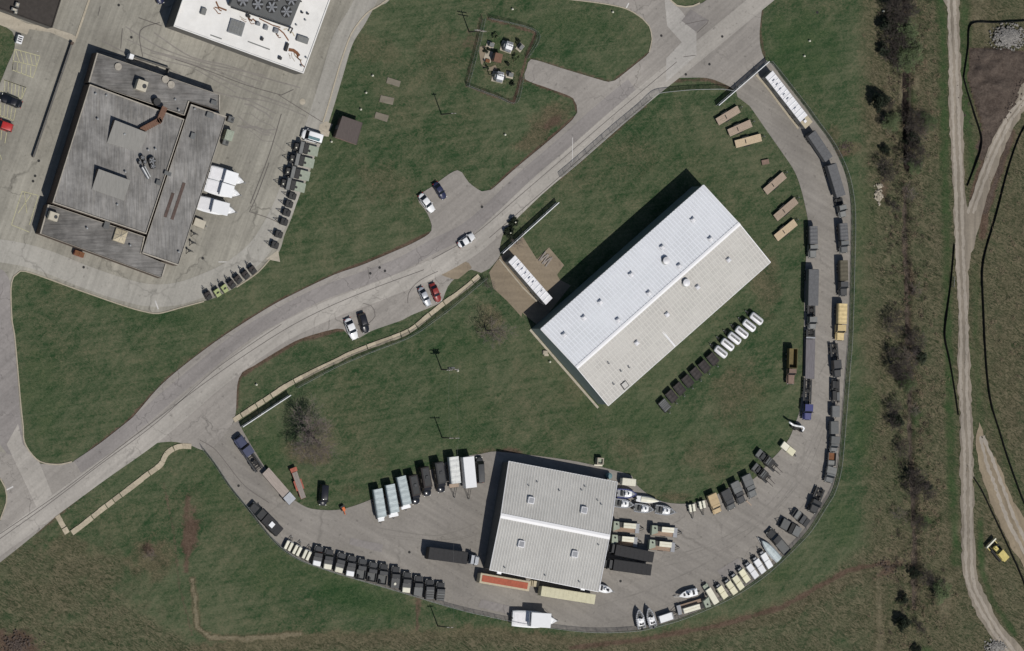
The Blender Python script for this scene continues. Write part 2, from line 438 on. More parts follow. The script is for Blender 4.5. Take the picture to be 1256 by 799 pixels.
STRAW = [(1200,518),(1205,527),(1211.5,546.7),(1226,573),(1238,604),(1256,637),(1285,690),(1275,720),(1246,680),(1226,643),(1213.5,610),(1200,571),(1198,545)]
east = step(PX, 1050, 1075)
scrub = np.maximum(east, np.maximum(blob(85,720,120,75), step(PY - np.interp(PX, [0,250,400,600,700,780,900,1000,1060,1256],[640,790,775,768,782,782,752,712,660,600]), 0, 14)))
dry = .10 + .25*fbm(PX*.014, PY*.014, 8)**2 + east*(.15 + .55*fbm(PX*.05, PY*.008, 3)*fbm(PX*.02, PY*.02, 4)*2)
dry = np.maximum(dry, .55*scrub*fbm(PX*.02, PY*.02, 31))
for b_ in [(90,690,75,45,.3,.55),(185,685,42,34,0,.85),(60,735,60,40,0,.45),(130,770,80,30,0,.3),(380,556,42,18,.2,.85),(395,535,32,30,0,.45),(600,398,30,34,0,.5),(470,225,60,40,.4,.35),(455,60,60,30,.2,.35),
    (540,70,60,55,0,.35),(677,142,36,20,-.5,.9),(655,170,40,18,-.7,.65),(620,75,48,48,0,.4),(624,560,42,12,.1,.8),(700,480,26,40,0,.3),(640,470,30,50,0,.25),(460,565,40,24,.3,.3),(770,190,70,40,0,.3),(840,150,50,40,0,.2),
    (905,480,45,60,.3,.5),(870,560,50,40,0,.4),(940,350,24,60,0,.5),(770,548,40,30,0,.4),(1020,170,18,22,.3,.6),(1040,182,22,12,0,.7),(1225,640,40,60,0,.8),(1215,720,34,70,-.2,.9),(1235,480,32,130,0,.75),(1235,330,34,90,0,.4),(1100,390,30,90,0,.45),(1140,330,24,60,0,.5),(1105,690,60,45,-.5,.7),(1090,760,90,45,0,.5),(1150,740,34,60,0,.5),(1215,15,40,20,0,.7),(1215,45,26,20,0,.6),(230,620,40,60,.3,.3),(430,600,30,12,0,.4),(1180,780,40,30,0,.4),(740,690,20,10,0,.2),(495,100,90,60,.2,.25),(830,610,30,8,0,.6),(330,735,80,40,0,.15),(760,45,70,30,0,.18),(240,440,40,15,-.6,.3)]:
    dry = np.maximum(dry, min(.74, b_[5])*blob(*b_[:5]))
dry = np.maximum(dry, 1.0*along([(236,712),(240,740),(242,770),(258,782),(300,784),(368,778)], 6.5))
dry = np.maximum(dry, .75*along([(205,805),(330,790),(520,782),(600,778),(700,790),(800,788),(960,752),(1080,690),(1110,660)], 18))
for q in ([(1090,60),(1140,110),(1142,160)],[(1112,310),(1118,420)],[(1105,95),(1110,330)]): dry = np.maximum(dry, .7*along(q, 7))
lush = .25*fbm(PX*.02, PY*.02, 12)
for b_ in [(985,60,60,70,0,.75),(1060,260,25,60,0,.4),(1062,520,24,70,0,.8),(1035,640,28,40,0,.55),(800,520,80,40,.2,.5),(560,500,60,80,0,.45),(620,640,1,1,0,0),(440,735,90,25,.25,.9),(340,700,60,40,0,.55),(270,600,40,50,.5,.4),(720,505,25,26,0,.6),(560,430,60,40,0,.4),(330,560,24,50,0,.6),(1135,640,20,14,0,.9),(1125,512,14,16,0,.8),(900,440,20,20,0,.3),(610,55,20,14,0,.8),(640,75,20,20,0,.6),(880,300,50,40,0,.25),(1020,180,40,30,0,.3),(780,120,50,40,0,.2),(700,30,80,30,.1,.45),(180,380,150,25,.25,.5),(50,480,40,80,0,.55),(420,140,40,60,0,.35),(905,690,40,10,-.5,.8),(960,705,30,14,-.6,.6),(840,200,70,60,0,.25),(930,520,50,90,.2,.35),(1130,798,20,10,0,.9),(1118,120,14,16,0,.5)]:
    if b_[5]: lush = np.maximum(lush, b_[5]*blob(*b_[:5]))
for q, wd_, k in (([(1154,0),(1157,60),(1160,240),(1163,400),(1166,520),(1170,640),(1173,690)], 9, .95), ([(1185,0),(1183,90),(1188,170),(1196,215)], 12, .9), ([(1196,330),(1198,430),(1203,540)], 9, .6), ([(1203,640),(1205,700),(1216,735),(1245,778)], 6, 1.0), ([(1190,420),(1200,600)],5,.5),([(1215,500),(1235,560),(1256,620)],10,.5)):
    lush = np.maximum(lush, k*along(q, wd_))
dirt = np.zeros(PX.shape)
for b_ in [(20,790,34,22,.3,1),(230,660,9,34,.05,.85),(235,648,15,32,.1,.8),(183,672,10,12,0,.6),(624,556,30,7,.1,.6),(680,150,20,10,-.6,.6),(1015,500,8,10,0,.7),(1115,350,8,40,0,.55),(1090,700,28,8,-.6,.6),(1130,640,8,20,0,.4),(1030,190,14,8,0,.5),(1085,235,8,20,0,.5),(575,52,10,22,0,.35),(513,745,6,20,0,.55),(280,548,5,4,0,.5)]:
    dirt = np.maximum(dirt, b_[5]*blob(*b_[:5]))
for q, wd_, k in (([(230,610),(228,640),(229,700)],6,.6),([(200,590),(213,650),(220,720),(236,780)],3,.4),([(512,735),(512,772)],3,.6),
    ([(700,795),(780,786),(880,768),(960,745),(1040,700),(1090,690)],5,.7),
    ([(110,553),(155,520),(200,470),(259,423),(307,391),(344,369),(410,337),(480,309),(527,286)],3.5,.75),([(600,236),(634,205),(672,173),(707,143)],4,.8),
    ([(288,500),(292,462),(311,450),(343,430),(368,417),(410,406),(455,396)],5,.7),([(45,655),(72,632),(109,602),(158,561),(180,548)],3,.5),
    ([(644,98),(703,120),(708,136)],3,.8),([(652,72),(694,85),(746,100)],2.5,.6),([(796,66),(752,101)],3.5,.7),([(800,116),(825,99),(870,98),(895,108)],4,.6),([(790,130),(700,206),(640,258)],5,.55),
    ([(599,23),(657,40),(645,72),(639,96),(630,126)],3,.7),([(572,105),(611,120),(630,126)],3,.7),([(590,20),(572,105)],4,.4),([(936,0),(932,40),(938,72)],3,.6),([(1112,305),(1117,425)],4,.7),([(546,742),(600,755),(640,764)],3,.7)):
    dirt = np.maximum(dirt, k*along(q, wd_))
mound = inside([(1190,58),(1256,62),(1290,90),(1256,134),(1228,158),(1204,200),(1198,180),(1206,160),(1187,98)])
mnd = blob(1222,105,44,56,.0,.5)*mound
dirt = np.maximum(dirt, np.where(mound, 1.0, 0)); dirt = np.maximum(dirt, .9*along([(1207,200),(1192,250),(1190,262)],7)*(PX>1186)); dirt = np.maximum(dirt, .85*along([(1240,165),(1222,220),(1208,260),(1205,290)],8))
dark = np.zeros(PX.shape)
for b_ in [(20,790,30,18,.3,.5),(1222,105,44,50,0,0)]: dark = np.maximum(dark, b_[5]*blob(*b_[:5]))
ditch = along([(1112,-10),(1113,15)], 5, .5, .2)
ditch = np.maximum(ditch, along([(1114,92),(1114,135),(1116,205)], 6.5, .4, .3))
ditch = np.maximum(ditch, .75*along([(1112,230),(1112,300),(1115,340),(1115,420),(1118,470),(1118,545),(1121,600),(1124,660),(1123,700),(1124,745)], 4.5, .5, 1.2))
paths = np.maximum(along(TRACK, 22, .3, 0), np.maximum(along([(1180,330),(1195,280),(1222,190),(1262,110)], 22, .3, 0), along([(1200,520),(1215,590),(1262,670)], 24, .3, 0)))
ZZ = -(.02 + .05*fbm(XX*.4, YY*.4, 2))
ZZ = ZZ - scrub*(.30*fbm(XX*.55, YY*.55, 20, 3) + .2*fbm(XX*1.1,YY*1.1,23,2))*(1-paths)
ZZ = ZZ - ditch*1.5
ZZ = ZZ + mnd*(1.6*fbm(XX*.12, YY*.3, 40) + .6*fbm(XX*.35, YY*.9, 47) + .2)*(1-paths*.9) + .5*blob(15,790,30,18,.3)*fbm(XX*.5,YY*.5,44)
ZZ = np.where((abs(XX) > 145) | (abs(YY) > 90), -.4, ZZ)
dark = np.maximum(dark, np.maximum(np.where(mound, .72, 0), ditch)); dark = np.maximum(dark, .6*along([(1240,165),(1222,220),(1208,260)],7))
ny, nx = XX.shape
me = bpy.data.meshes.new('ground'); nv = nx*ny
me.vertices.add(nv); me.vertices.foreach_set('co', np.stack([XX,YY,ZZ],-1).astype(np.float32).ravel())
ii = np.arange(nv).reshape(ny, nx)
quads = np.stack([ii[:-1,:-1], ii[:-1,1:], ii[1:,1:], ii[1:,:-1]], -1).reshape(-1,4)
me.loops.add(quads.size); me.loops.foreach_set('vertex_index', quads.ravel().astype(np.int32))
me.polygons.add(len(quads)); me.polygons.foreach_set('loop_start', np.arange(0, quads.size, 4, dtype=np.int32))
me.polygons.foreach_set('use_smooth', np.ones(len(quads), bool))
for nm, arr in (('dry',dry),('lush',lush),('dirt',dirt),('dark',dark),('scrub',scrub)):
    at = me.attributes.new(nm, 'FLOAT', 'POINT'); at.data.foreach_set('value', np.clip(arr,0,1).astype(np.float32).ravel())
me.update(calc_edges=True)
ground = bpy.data.objects.new('ground', me); COL.objects.link(ground); ground['kind'] = 'structure'

m = bpy.data.materials.new('meadow'); t, p = nodes_of(m); N = t.nodes; Lk = t.links
p.inputs['Roughness'].default_value = 1; p.inputs['Specular IOR Level'].default_value = .1
tc = N.new('ShaderNodeTexCoord')
def gn(scale, detail, rough=.6, rot=0, sc=(1,1,1), dist=0):
    rt = N.new('ShaderNodeMapping'); rt.inputs['Rotation'].default_value = (0,0,rot); mp = N.new('ShaderNodeMapping'); mp.inputs['Scale'].default_value = sc
    Lk.new(tc.outputs['Object'], rt.inputs[0]); Lk.new(rt.outputs[0], mp.inputs[0]); n = N.new('ShaderNodeTexNoise')
    n.inputs['Scale'].default_value = scale; n.inputs['Detail'].default_value = detail; n.inputs['Roughness'].default_value = rough
    n.inputs['Distortion'].default_value = dist
    Lk.new(mp.outputs[0], n.inputs['Vector']); return n.outputs['Fac']
def mr(x, a, b, c=0, d=1):
    r = N.new('ShaderNodeMapRange'); Lk.new(x, r.inputs[0])
    for i, v in enumerate((a,b,c,d)): r.inputs[i+1].default_value = v
    return r.outputs[0]
def ma(op, a, b):
    q = N.new('ShaderNodeMath'); q.operation = op
    for i, x in enumerate((a,b)):
        if isinstance(x, (int,float)): q.inputs[i].default_value = x
        else: Lk.new(x, q.inputs[i])
    return q.outputs[0]
def mixc(f, a, b):
    q = N.new('ShaderNodeMix'); q.data_type = 'RGBA'; Lk.new(f, q.inputs[0])
    for i, x in ((6,a),(7,b)):
        if isinstance(x, tuple): q.inputs[i].default_value = (*x, 1)
        else: Lk.new(x, q.inputs[i])
    return q.outputs[2]
def attr(nm):
    a = N.new('ShaderNodeAttribute'); a.attribute_name = nm; return a.outputs['Fac']
big = gn(.035, 6, .6); mid = gn(.22, 7, .68, dist=.6); fine = gn(1.5, 9, .78); mow = gn(.9, 4, .6, -.15, (.03, 1.0, 1)); mow2 = gn(.9, 4, .6, -.8, (.03, .9, 1))
fl = ma('ADD', ma('MULTIPLY', fine, .5), ma('MULTIPLY', mid, .5))
micro = gn(3.2, 4, .8, .4, (.6, 1.3, 1), .8)
def acc(*terms):
    r = None
    for x, k in terms:
        q = ma('MULTIPLY', ma('SUBTRACT', x, .5), k); r = q if r is None else ma('ADD', r, q)
    return ma('ADD', r, .5)
tone = acc((big, 1.1), (mid, 1.3), (fine, 1.5), (micro, 1.0), (mow, .95), (mow2, .85))
fl = acc((fine, 1.2), (mid, .8), (micro, .9))
c = mixc(mr(tone, .08, .95), (.026,.060,.024), (.140,.150,.090))
dr = mixc(mr(fl, .25, .8), (.046,.045,.027), (.205,.168,.108))
c = mixc(mr(ma('ADD', attr('dry'), ma('MULTIPLY', ma('SUBTRACT', fl, .5), .8)), .14, .72), c, dr)
sc_ = mixc(mr(acc((gn(.9, 6, .75, .5, (.5,1.2,1), 1.8), 1.6), (micro, .8)), .34, .66), (.016,.028,.012), (.185,.158,.105))
c = mixc(ma('MULTIPLY', attr('scrub'), mr(mid, .35, .6, .3, .85)), c, sc_)
c = mixc(mr(attr('dry'), .74, .95, 0, .85), c, mixc(mr(fl, .25, .75), (.15,.125,.08), (.30,.255,.18)))
c = mixc(ma('MULTIPLY', attr('lush'), mr(mid, .3, .6, .35, .85)), c, mixc(mr(fl, .3, .75), (.016,.050,.015), (.052,.098,.036)))
di = mixc(mr(fl, .25, .75), (.055,.036,.026), (.155,.112,.082))
c = mixc(mr(ma('ADD', attr('dirt'), ma('MULTIPLY', ma('SUBTRACT', fl, .5), .8)), .2, .65), c, di)
dk = mixc(mr(fl, .2, .8), (.045,.035,.030), (.150,.122,.103))
c = mixc(mr(attr('dark'), .3, .7, 0, .9), c, dk)
c = mixc(mr(attr('dark'), .78, .95, 0, .95), c, mixc(fine, (.016,.013,.012), (.036,.028,.025)))
Lk.new(c, p.inputs['Base Color'])
b = N.new('ShaderNodeBump'); b.inputs['Strength'].default_value = .9; b.inputs['Distance'].default_value = .22
Lk.new(fl, b.inputs['Height']); Lk.new(b.outputs[0], p.inputs['Normal'])
me.materials.append(m)

# ------------------------------------------------------------------ paving
apron = sheet('concrete_apron', [(-90,-40),(125,-40),(470,-40),(478,0),(466,7),(450,17),(432,40),(420,70.5),(411,100),(402.5,131),(396,150),(390,170),(385,195),(376,222),(368,237),(358,266.7),(349,288.5),(342.6,308.6),(331,318),(316,334),(290,352),(262,366),(250,369.5),(225,376),(200,383),(188,384),(159,377),(97,355.6),(60,342),(38.6,334.6),(25,332),(16,339),(12.6,354),(14,394),(17,410),(25,500),(27.7,524),(29,542),(38.6,558.6),(48.6,567),(40,582),(5,578),(-30,572),(-90,560)], .03, 'apron_concrete', holes=[[(-50,10),(0,31),(15,39),(18,58),(9,80),(0,102),(-50,200)]])
main_n = [(-60,705),(-20,658),(0,639),(7,619),(8.5,607),(6,597),(0,586),(-40,575),(-60,560),(-30,548),(20,560),(45,568),(62,570),(75.5,570),(89,567),(110,553),(155,520),(200,470),(259,423),(307,391),(344,369),(410,337),(442,326),(480,310),(509,297),(529,283),(524,262),(512,243),(530,229),(561,209),(575,224),(591,235),(602,233),(633.5,205.5),(672,173.6),(702,147),(708,138),(703,121),(674,109),(643.6,97),(646,84),(651,73),(694,85.5),(734,97.5),(746,100.6),(754,99),(764,91.4),(782,77),(796,64.6),(800,48.6),(796,32),(788,23.5),(769,11.7),(739,5),(694,-1),(640,-14),(640,-60),(800,-60),(822,-1),(832,7),(840,8.5),(848,8),(868,-1),(900,-60),(985,-60),(940,-5),(932,34),(932.5,57),(938,73),(944,77),(936,86),(918,100),(903,113),(895,106.5),(870,96.5),(843.6,95.6),(825,97.5),(800,116),(784,131),(751,158.5),(704,200),(667,231),(634,257.5),(618,285),(613,303),(613,314),(600,330),(590,335),(578,331),(560,340),(549,352),(543,368),(540,372),(504,387),(494,392.5),(470,401),(456,406),(440,415),(432,418),(421,404),(405,405),(368,416),(342.6,429.5),(311,449),(297,457),(291,472),(289,507),(284,522),(262,548),(250,553),(235,547),(210,542),(178,547),(158,560),(109,600.5),(72,630.7),(45,654),(0,690),(-60,735)]
road = sheet('road', main_n, .06, 'asphalt_road')
def offset_lane(name, centre, wpx, z, mat, step_=8, jit=0):
    ln = gline(centre, step_); L, R = ribbon(ln, wpx*S/2, -wpx*S/2, 0)
    L = [p_+Vector((random.uniform(-jit,jit),0)) for p_ in L]; R = [p_+Vector((random.uniform(-jit,jit),0)) for p_ in R]
    n = len(ln); vs = [(p_.x,p_.y,z) for p_ in L]+[(p_.x,p_.y,z) for p_ in R]
    o = MB().add(vs, [(n+i, n+i+1, i+1, i) for i in range(n-1)]).build(name, mat); o['kind'] = 'structure'; return o
lane_line = [(-30,690),(0,668),(60,625),(120,581),(190,531),(262,469),(310,432),(345,409),(400,382),(455,361),(510,339),(548,321),(585,298),(618,268),(660,228),(705,190),(755,146),(800,108),(850,68),(900,27),(940,-6),(975,-35)]
offset_lane('road_lane', lane_line, 23, .08, 'concrete_lane')
lane_dark = [(95,573),(130,549),(180,509),(205,487),(250,450),(300,411),(340,388),(390,362),(440,344),(490,325),(530,303),(570,283),(600,258),(640,220),(690,177),(735,137),(775,104)]
offset_lane('road_lane', lane_dark, 17, .076, 'dark_lane')
side = [(8,300),(10,420),(15,500),(24,560),(40,600),(58,632)]
sheet('road', [(-20,335),(0,330),(12,345),(13,394),(17,410),(24,500),(27,530),(31,550),(42,566),(50,569),(64,600),(55,640),(30,600),(10,560),(-20,510)], .05, 'dark_lane')
sheet('road_lane', [(814,-8),(822,0),(836,14),(854,40),(854,68),(817,101),(817,72),(836,52),(818,32)], .084, 'pale_lane', smooth=False)
sheet('road_lane', [(8,545),(22,520),(28,545),(48,567),(64,607),(46,625)], .07, 'concrete_lane', smooth=False)
yard_out = [(944,77)] + FEN[1:-1] + [(247,551),(235,548),(250,542),(270,533),(284,523),(290,510),(298,526)]
outer = [(903,113),(944,77)] + [(x-1.2*(1 if x>700 else -1), y-.6) for x, y in FEN[1:]] + [(250,551),(284,522),(290,512),(297,527),(305,541),(314,556),(327.5,577),(345,600),(364,615.6),(381,624),(410,626),(430,622),(452,614),(500,592),(540,570),(570,560),(590,557),(608,554),(700,565),(757,578),(775,584),(780,594),(790,603),(800,610),(817,616.5),(842,618),(867,613),(884,604),(905,592),(924,588),(935,577),(946,564),(954,556),(968,538),(975,520),(980,507),(985,470),(986,400),(987,340),(991,290),(991,271),(989.5,262),(983,234),(974.5,210.5),(959,187),(939,158.5),(919,130)]
sheet('yard_pavement', outer, .04, 'yard_asphalt')
sheet('driveway', [(600,334),(613,315),(641,291),(650,305),(658,318),(673,303.5),(692,325),(683,337),(687,344),(700,350),(660,400),(641,384),(639,389),(622,370),(605,354)], .045, 'beige_gravel', smooth=False, jitter=.5)
sheet('gravel_patch', [(537,333),(541,326),(553,321),(566,319),(575,323),(578,329),(570,336),(562,342),(549,341),(540,337)], .075, 'beige_gravel', jitter=.6)
sheet('dirt_track', TRACKL + TRACKR, .06, 'dirt_track', jitter=1.3)
sheet('dirt_track', STRAW, .07, 'straw_track', jitter=1.6)
sheet('sidewalk', [(-20,8),(0,13),(33,29),(62,33.5),(88,42),(94,46),(92,53),(62,40),(36,36),(33,43),(25,40),(0,31),(-20,22)], .11, 'pale_concrete', smooth=False)
sheet('sidewalk', [(392,153),(400,149),(408,153),(405,158),(403,168),(396,167),(391,160)], .075, 'pale_concrete', smooth=False)
for q in ([(475.5,95),(491.5,100),(489.5,107),(473.5,102)],[(467,117),(483.5,120.5),(481.5,129),(465,125)],[(461,137.5),(477,142),(474.5,150),(459,145)]):
    o = MB().prism([G(*c_)[:2] for c_ in q], -.2, .12).build('concrete_pad', 'weathered_pad'); o['kind'] = 'structure'
sheet('concrete_pad', [(326,318),(341,307),(343.5,321.5)], .06, 'pale_concrete', smooth=False)
sheet('gravel_patch', [(588,58),(597,57),(596,68),(592,80),(601,83),(608,80),(610,86),(596,86),(590,78)], .02, 'beige_gravel', jitter=.5)
lanew = [(455,-12),(438,20),(421,48),(408,90),(396,130),(384,165),(366,205),(346,258),(318,305),(285,333),(250,350),(215,361),(180,362),(140,352),(100,338),(60,322),(25,312),(-20,305)]
offset_lane('road_lane', lanew, 27, .055, 'apron_lane')
for off in (-3.6, 3.6): offset_lane('track_rut', [(x+off, y) for x, y in TRACK], 4.2, .075, 'rut', 4, .22)
for off in (-3.4, 3.4): offset_lane('track_rut', [(1190+off,262),(1207+off,214),(1222+off,178),(1240+off,143),(1262+off,116)], 4, .078, 'rut', 4, .2)
for off in (-4, 5): offset_lane('track_rut', [(1204+off*.3,535),(1213+off,565),(1226+off,600),(1243+off,645),(1268+off,690)], 4.5, .082, 'rut', 4, .25)
# crack lines and seams on the road
crk = [[(-10,668),(60,618),(120,572),(190,520),(262,455),(310,421),(345,398)],[(0,655),(70,607),(170,531),(262,462),(345,407),(400,378),(455,355),(520,331)],[(530,318),(580,289),(640,238),(705,182),(755,139),(830,76)],[(600,292),(660,240),(740,170),(800,120)],[(500,372),(501,360),(510,348),(522,340),(537,333)],[(446,402),(460,388),(455,375),(445,372)],[(245,540),(262,550),(275,565),(300,596),(330,617)],[(455,330),(451,328),(453,342)],[(840,30),(869,25),(855,40)],[(838,70),(853,68)],[(120,20),(123,8)],[(118,62),(170,75)],[(170,22),(198,32)],[(175,70),(172,38),(196,28)],[(215,73),(250,85),(300,104),(345,117)],[(330,200),(315,240),(306,260)],[(345,140),(330,190),(307,250)],[(150,35),(148,60)],[(342,117),(395,150)],[(306,260),(330,268),(345,275)],[(345,117),(360,110)]]
for q in crk: strip('crack_line', q, .16, .085, .09, 'crack_seal')
for q in ([(847,12),(869,25),(853,39),(836,26)],[(455,332),(500,315),(505,325),(460,344)],[(590,735),(640,747),(638,757),(586,745)],[(880,700),(905,685),(912,695),(886,711)],[(430,660),(470,668),(468,678),(428,668)]):
    sheet('asphalt_patch', q, .088, 'dark_lane', smooth=False, jitter=.3)
# kerbs
for q, wd_ in (([(111,-5),(93,47)],.5),([(477,-2),(466,6.5),(450,16.5),(432,39.5),(420,70),(411,99.5),(402,131),(396,150)],.35),([(250,370),(225,376.6),(200,383.6),(188,384.6),(159,377.6),(97,356.2),(60,342.6),(38.6,335.2),(25,332.6),(16.6,339.6),(13.2,354),(14.6,394),(17.6,410),(25.6,500),(28.3,524),(29.6,542),(39.2,558),(49,566.5),(62,569.5),(75.5,569.5),(88,566.5)],.3),([(0,587),(6,598),(8,608),(7.5,617),(0,638)],.3),([(820,-2),(830,7),(840,8.6),(850,7.6),(858,4)],.35),([(694,-1),(739,4.6),(769,11.4),(788,23.2),(796,32),(799.5,48),(796,64)],.25),([(331,318),(316,334.5),(290,352.5)],.3)):
    strip('kerb', q, wd_, -.05, .15, 'kerb_stone')
# parking bay stripes
def stripes(lines, mat='yellow_marking', wd_=.14, z=.036):
    for a_, b_ in lines: strip('bay_stripe', [a_, b_], wd_, z, z+.004, mat, smooth=False)
L_ = [((18,60.5),(49,69)),((49,69),(40.5,95.5)),((40.5,95.5),(15,86)),((15,86),(18,60.5)),((16,75),(45,81.5)),((4.5,98),(32,107.5)),((32,107.5),(26.5,121.5)),((32,107.5),(4,98)),((0,112),(26,121))]
for k in range(5):
    L_.append(((16+k*5.4,76+k*1.4),(15+k*5.6,86.5+k*1.9))); L_.append(((19+k*6,61+k*1.7),(24+k*5.2,76.8+k*1.1)))
for k in range(6): L_.append(((6+k*4.4,99+k*1.5),(5.5+k*4.2,112+k*1.6)))
for k in range(5): L_.append(((1+k*4.6,127+k*1.6),(.5+k*4,143+k*1.3)))
L_ += [((27,235),(47,240)),((27,235),(14,276)),((47,240),(36,276)),((14,276),(36,285)),((30,237),(33,262)),((38,239),(22,262)),((0,142),(16,148)),((2,160),(1,172)),((8,163),(6,176)),((0,190),(2,196))]
stripes(L_)
stripes([((702,169),(702,199))], 'white_marking', .15, .088); stripes([((268,321.5),(299,321.5))], 'white_marking', .2, .036)
stripes([((190,369),(194,379.5)),((8,601),(16,597)),((768,10),(771,4)),((46,63),(46,63.5))], 'white_marking', .35, .1)
# manholes and drain covers
mh = MB().disc(0,0,.33,-.05,.012,16).mesh('manhole_cover','chassis'); mr_ = MB().disc(0,0,.75,-.05,.006,18).mesh('manhole_cover','pale_concrete')
for i, (x_, y_, z_, lab) in enumerate([(885.7,45,.07,'manhole cover near the middle of the road junction'),(870,79,.07,'manhole cover in the junction mouth, nearer the top gate'),(841,91.5,.07,'manhole cover at the lower kerb of the junction'),(811,44,.07,'manhole cover on the curving side road'),(454,335.5,.09,'leftmost of three covers in the dark traffic lane'),(465.5,328.5,.09,'middle of three covers in the dark traffic lane'),(472,332.5,.09,'rightmost of three covers in the dark traffic lane'),(102.5,328,.04,'manhole cover on the concrete below the red dumpster'),(248.5,317,.04,'manhole cover on the apron by the dark stands'),(145.5,6.5,.04,'manhole cover on the concrete at the top edge'),(161,46,.04,'manhole cover north of the grey flat roof'),(43,216,.04,'upper drain cover left of the grey building'),(47.5,197.5,.04,'drain cover at the end of the low wall'),(40.5,222.5,.04,'lower drain cover left of the grey building'),(502,677.5,.05,'drain cover in the yard left of the black trailer'),(551,684,.02,'x'),(292.5,596,.05,'drain cover by the fence, left of the gate'),(860,756,.0,'x'),(761,713,.05,'drain cover right of the small boat by the shed'),(1002.5,15.5,.02,'dark manhole in the grass beside the top road'),(591,254,.09,'twin drain cover at the parking bay mouth')]):
    if lab == 'x': continue
    g_ = G(x_, y_); tag(inst('manhole_cover', mh, loc=(g_.x, g_.y, z_+.02)), lab, 'manhole cover', 'manhole and drain covers')
g_ = G(371,125); tag(inst('manhole_cover', mr_, loc=(g_.x,g_.y,.045)), 'large ringed concrete cover on the apron below the white roof', 'manhole cover', 'manhole and drain covers')

# ------------------------------------------------------------------ slab walkways
for i in range(16):
    y0 = 58+i*5.2; x0 = random.uniform(110,190)+max(0,(i-6))*9; x1 = x0+random.uniform(90,190)
    if i > 8: x0, x1 = random.uniform(285,300), random.uniform(330,350)
    q = [(x, y0+.36*(x-220)+random.uniform(-4,4)+6*math.sin(x*.03+i)) for x in np.linspace(x0, x1, 5)]
    strip('tyre_mark', q, random.uniform(.18,.4), .035, .040+i*.0008, 'tyre_mark', step=10)
for i in range(9):
    o_ = random.uniform(-16,16); base = [(470,655),(540,662),(585,650)] if i % 3 == 0 else ([(810,690),(880,668),(940,630),(985,575),(1008,520)] if i % 3 == 1 else [(740,755),(810,735),(880,700),(940,655),(985,605)])
    strip('tyre_mark', [(x+o_*.5+random.uniform(-2,2), y+o_+random.uniform(-2,2)) for x, y in base], random.uniform(.18,.35), .045, .048+i*.0008, 'tyre_mark', step=10)
def slab_walk(pts, wpx, pitch, z, name='footpath'):
    root = bpy.data.objects.new(name, None); COL.objects.link(root); root['kind'] = 'structure'
    q = crom(pts, 1.0); acc = 0; start = 0; d = [0]
    for i in range(1, len(q)): d.append(d[-1]+math.dist(q[i], q[i-1]))
    k = 0
    while k*pitch < d[-1]-2:
        a = k*pitch+.2; b_ = min((k+1)*pitch-.2, d[-1]); k += 1
        ia = next(i for i, x in enumerate(d) if x >= a); ib = next((i for i, x in enumerate(d) if x >= b_), len(d)-1)
        if ib <= ia: continue
        im = (ia+ib)//2
        ln = [G(*q[i]) for i in (ia, im, ib) ] if im not in (ia,ib) else [G(*q[ia]), G(*q[ib])]
        L, R = ribbon(ln, wpx*S/2+random.uniform(-.06,.06), -wpx*S/2+random.uniform(-.06,.06), 0); zz = z + random.uniform(-.02,.02); n = len(ln)
        MB().loft([[(L[i].x,L[i].y,-.15),(R[i].x,R[i].y,-.15),(R[i].x,R[i].y,zz),(L[i].x,L[i].y,zz)] for i in range(n)]).build('slab', 'slab', root)
    return root
slab_walk([(286,516),(300,507),(317.4,495.7),(344,478),(361,468),(384.5,456),(410,444),(433.5,432.5),(467,420),(494,410),(507,402.6),(521,391),(544,372.4),(567.7,355.6),(588,338.5)], 6, 11, .22)
slab_walk([(235,548),(219,548),(205,556),(197,570),(180,583),(150,606),(125,625),(100,645),(88,654)], 6.3, 11, .16)
slab_walk([(69.5,632),(76,643),(83,655.5)], 6.3, 8.5, .16)
# mown grass edging between walkway and parking bays shows the ground sheet itself

# ------------------------------------------------------------------ fences and gates
post_me = MB().disc(0,0,.04,0,2.1,6).mesh('post','galvanised'); cap_me = MB().disc(0,0,.075,2.1,2.17,6,.03).mesh('post_cap','galvanised')
def fence(pts, label, pitch=12, h=2.0, group='chain link fences', smooth=True, post=True, rail=.03):
    t_ = thing('chain_link_fence', label, 'fence', group)
    q = crom(pts, 2.0) if smooth else crom(pts, 2.0)
    g0 = G(*q[0]); t_.location = (g0.x, g0.y, 0)
    ln = [G(*p_)-g0 for p_ in q]; n = len(ln)
    MB().add([(v_.x,v_.y,.05) for v_ in ln]+[(v_.x,v_.y,h) for v_ in ln], [(i,i+1,n+i+1,n+i) for i in range(n-1)]).build('chain_mesh','chain_link',t_)
    mb = MB()
    for i in range(0, n-1, 2):
        j = min(i+2, n-1); mb.tube((ln[i].x,ln[i].y,h), (ln[j].x,ln[j].y,h), rail, n=4)
    mb.build('top_rail','galvanised',t_)
    mb = MB()
    for i in range(0, n-1, 2):
        j = min(i+2, n-1); mb.tube((ln[i].x,ln[i].y,.08), (ln[j].x,ln[j].y,.08), .02, n=4)
    mb.build('bottom_wire','galvanised',t_)
    acc = pitch
    for i in range(n):
        if i: acc += math.dist(q[i], q[i-1])
        if acc >= pitch or i == n-1:
            acc = 0; p_ = inst('post', post_me, t_, ln[i], sc=(1,1,h/2.1)); inst('post_cap', cap_me, p_)
    return t_
fence(FEN, 'long chain link fence curving round the outside of the parking yard')
fence([(896,112),(885,110),(874,110),(850,110.5),(830,112),(808,114.5),(800,118),(784,133),(751,160.5),(704,202),(686,217)], 'chain link fence beside the road between the two upper gates', rail=.06)
fence([(594,342),(575,358),(550,379),(529,394.5),(514,405.5),(494,416.5),(450,433.5),(410,450.5),(363,475.5)], 'chain link fence along the lower side of the slab walkway')
fence([(599.4,23),(657,40),(645,71.5)], 'chain link fence on the upper side of the transformer compound', group='transformer compound fences', smooth=False, rail=.014)
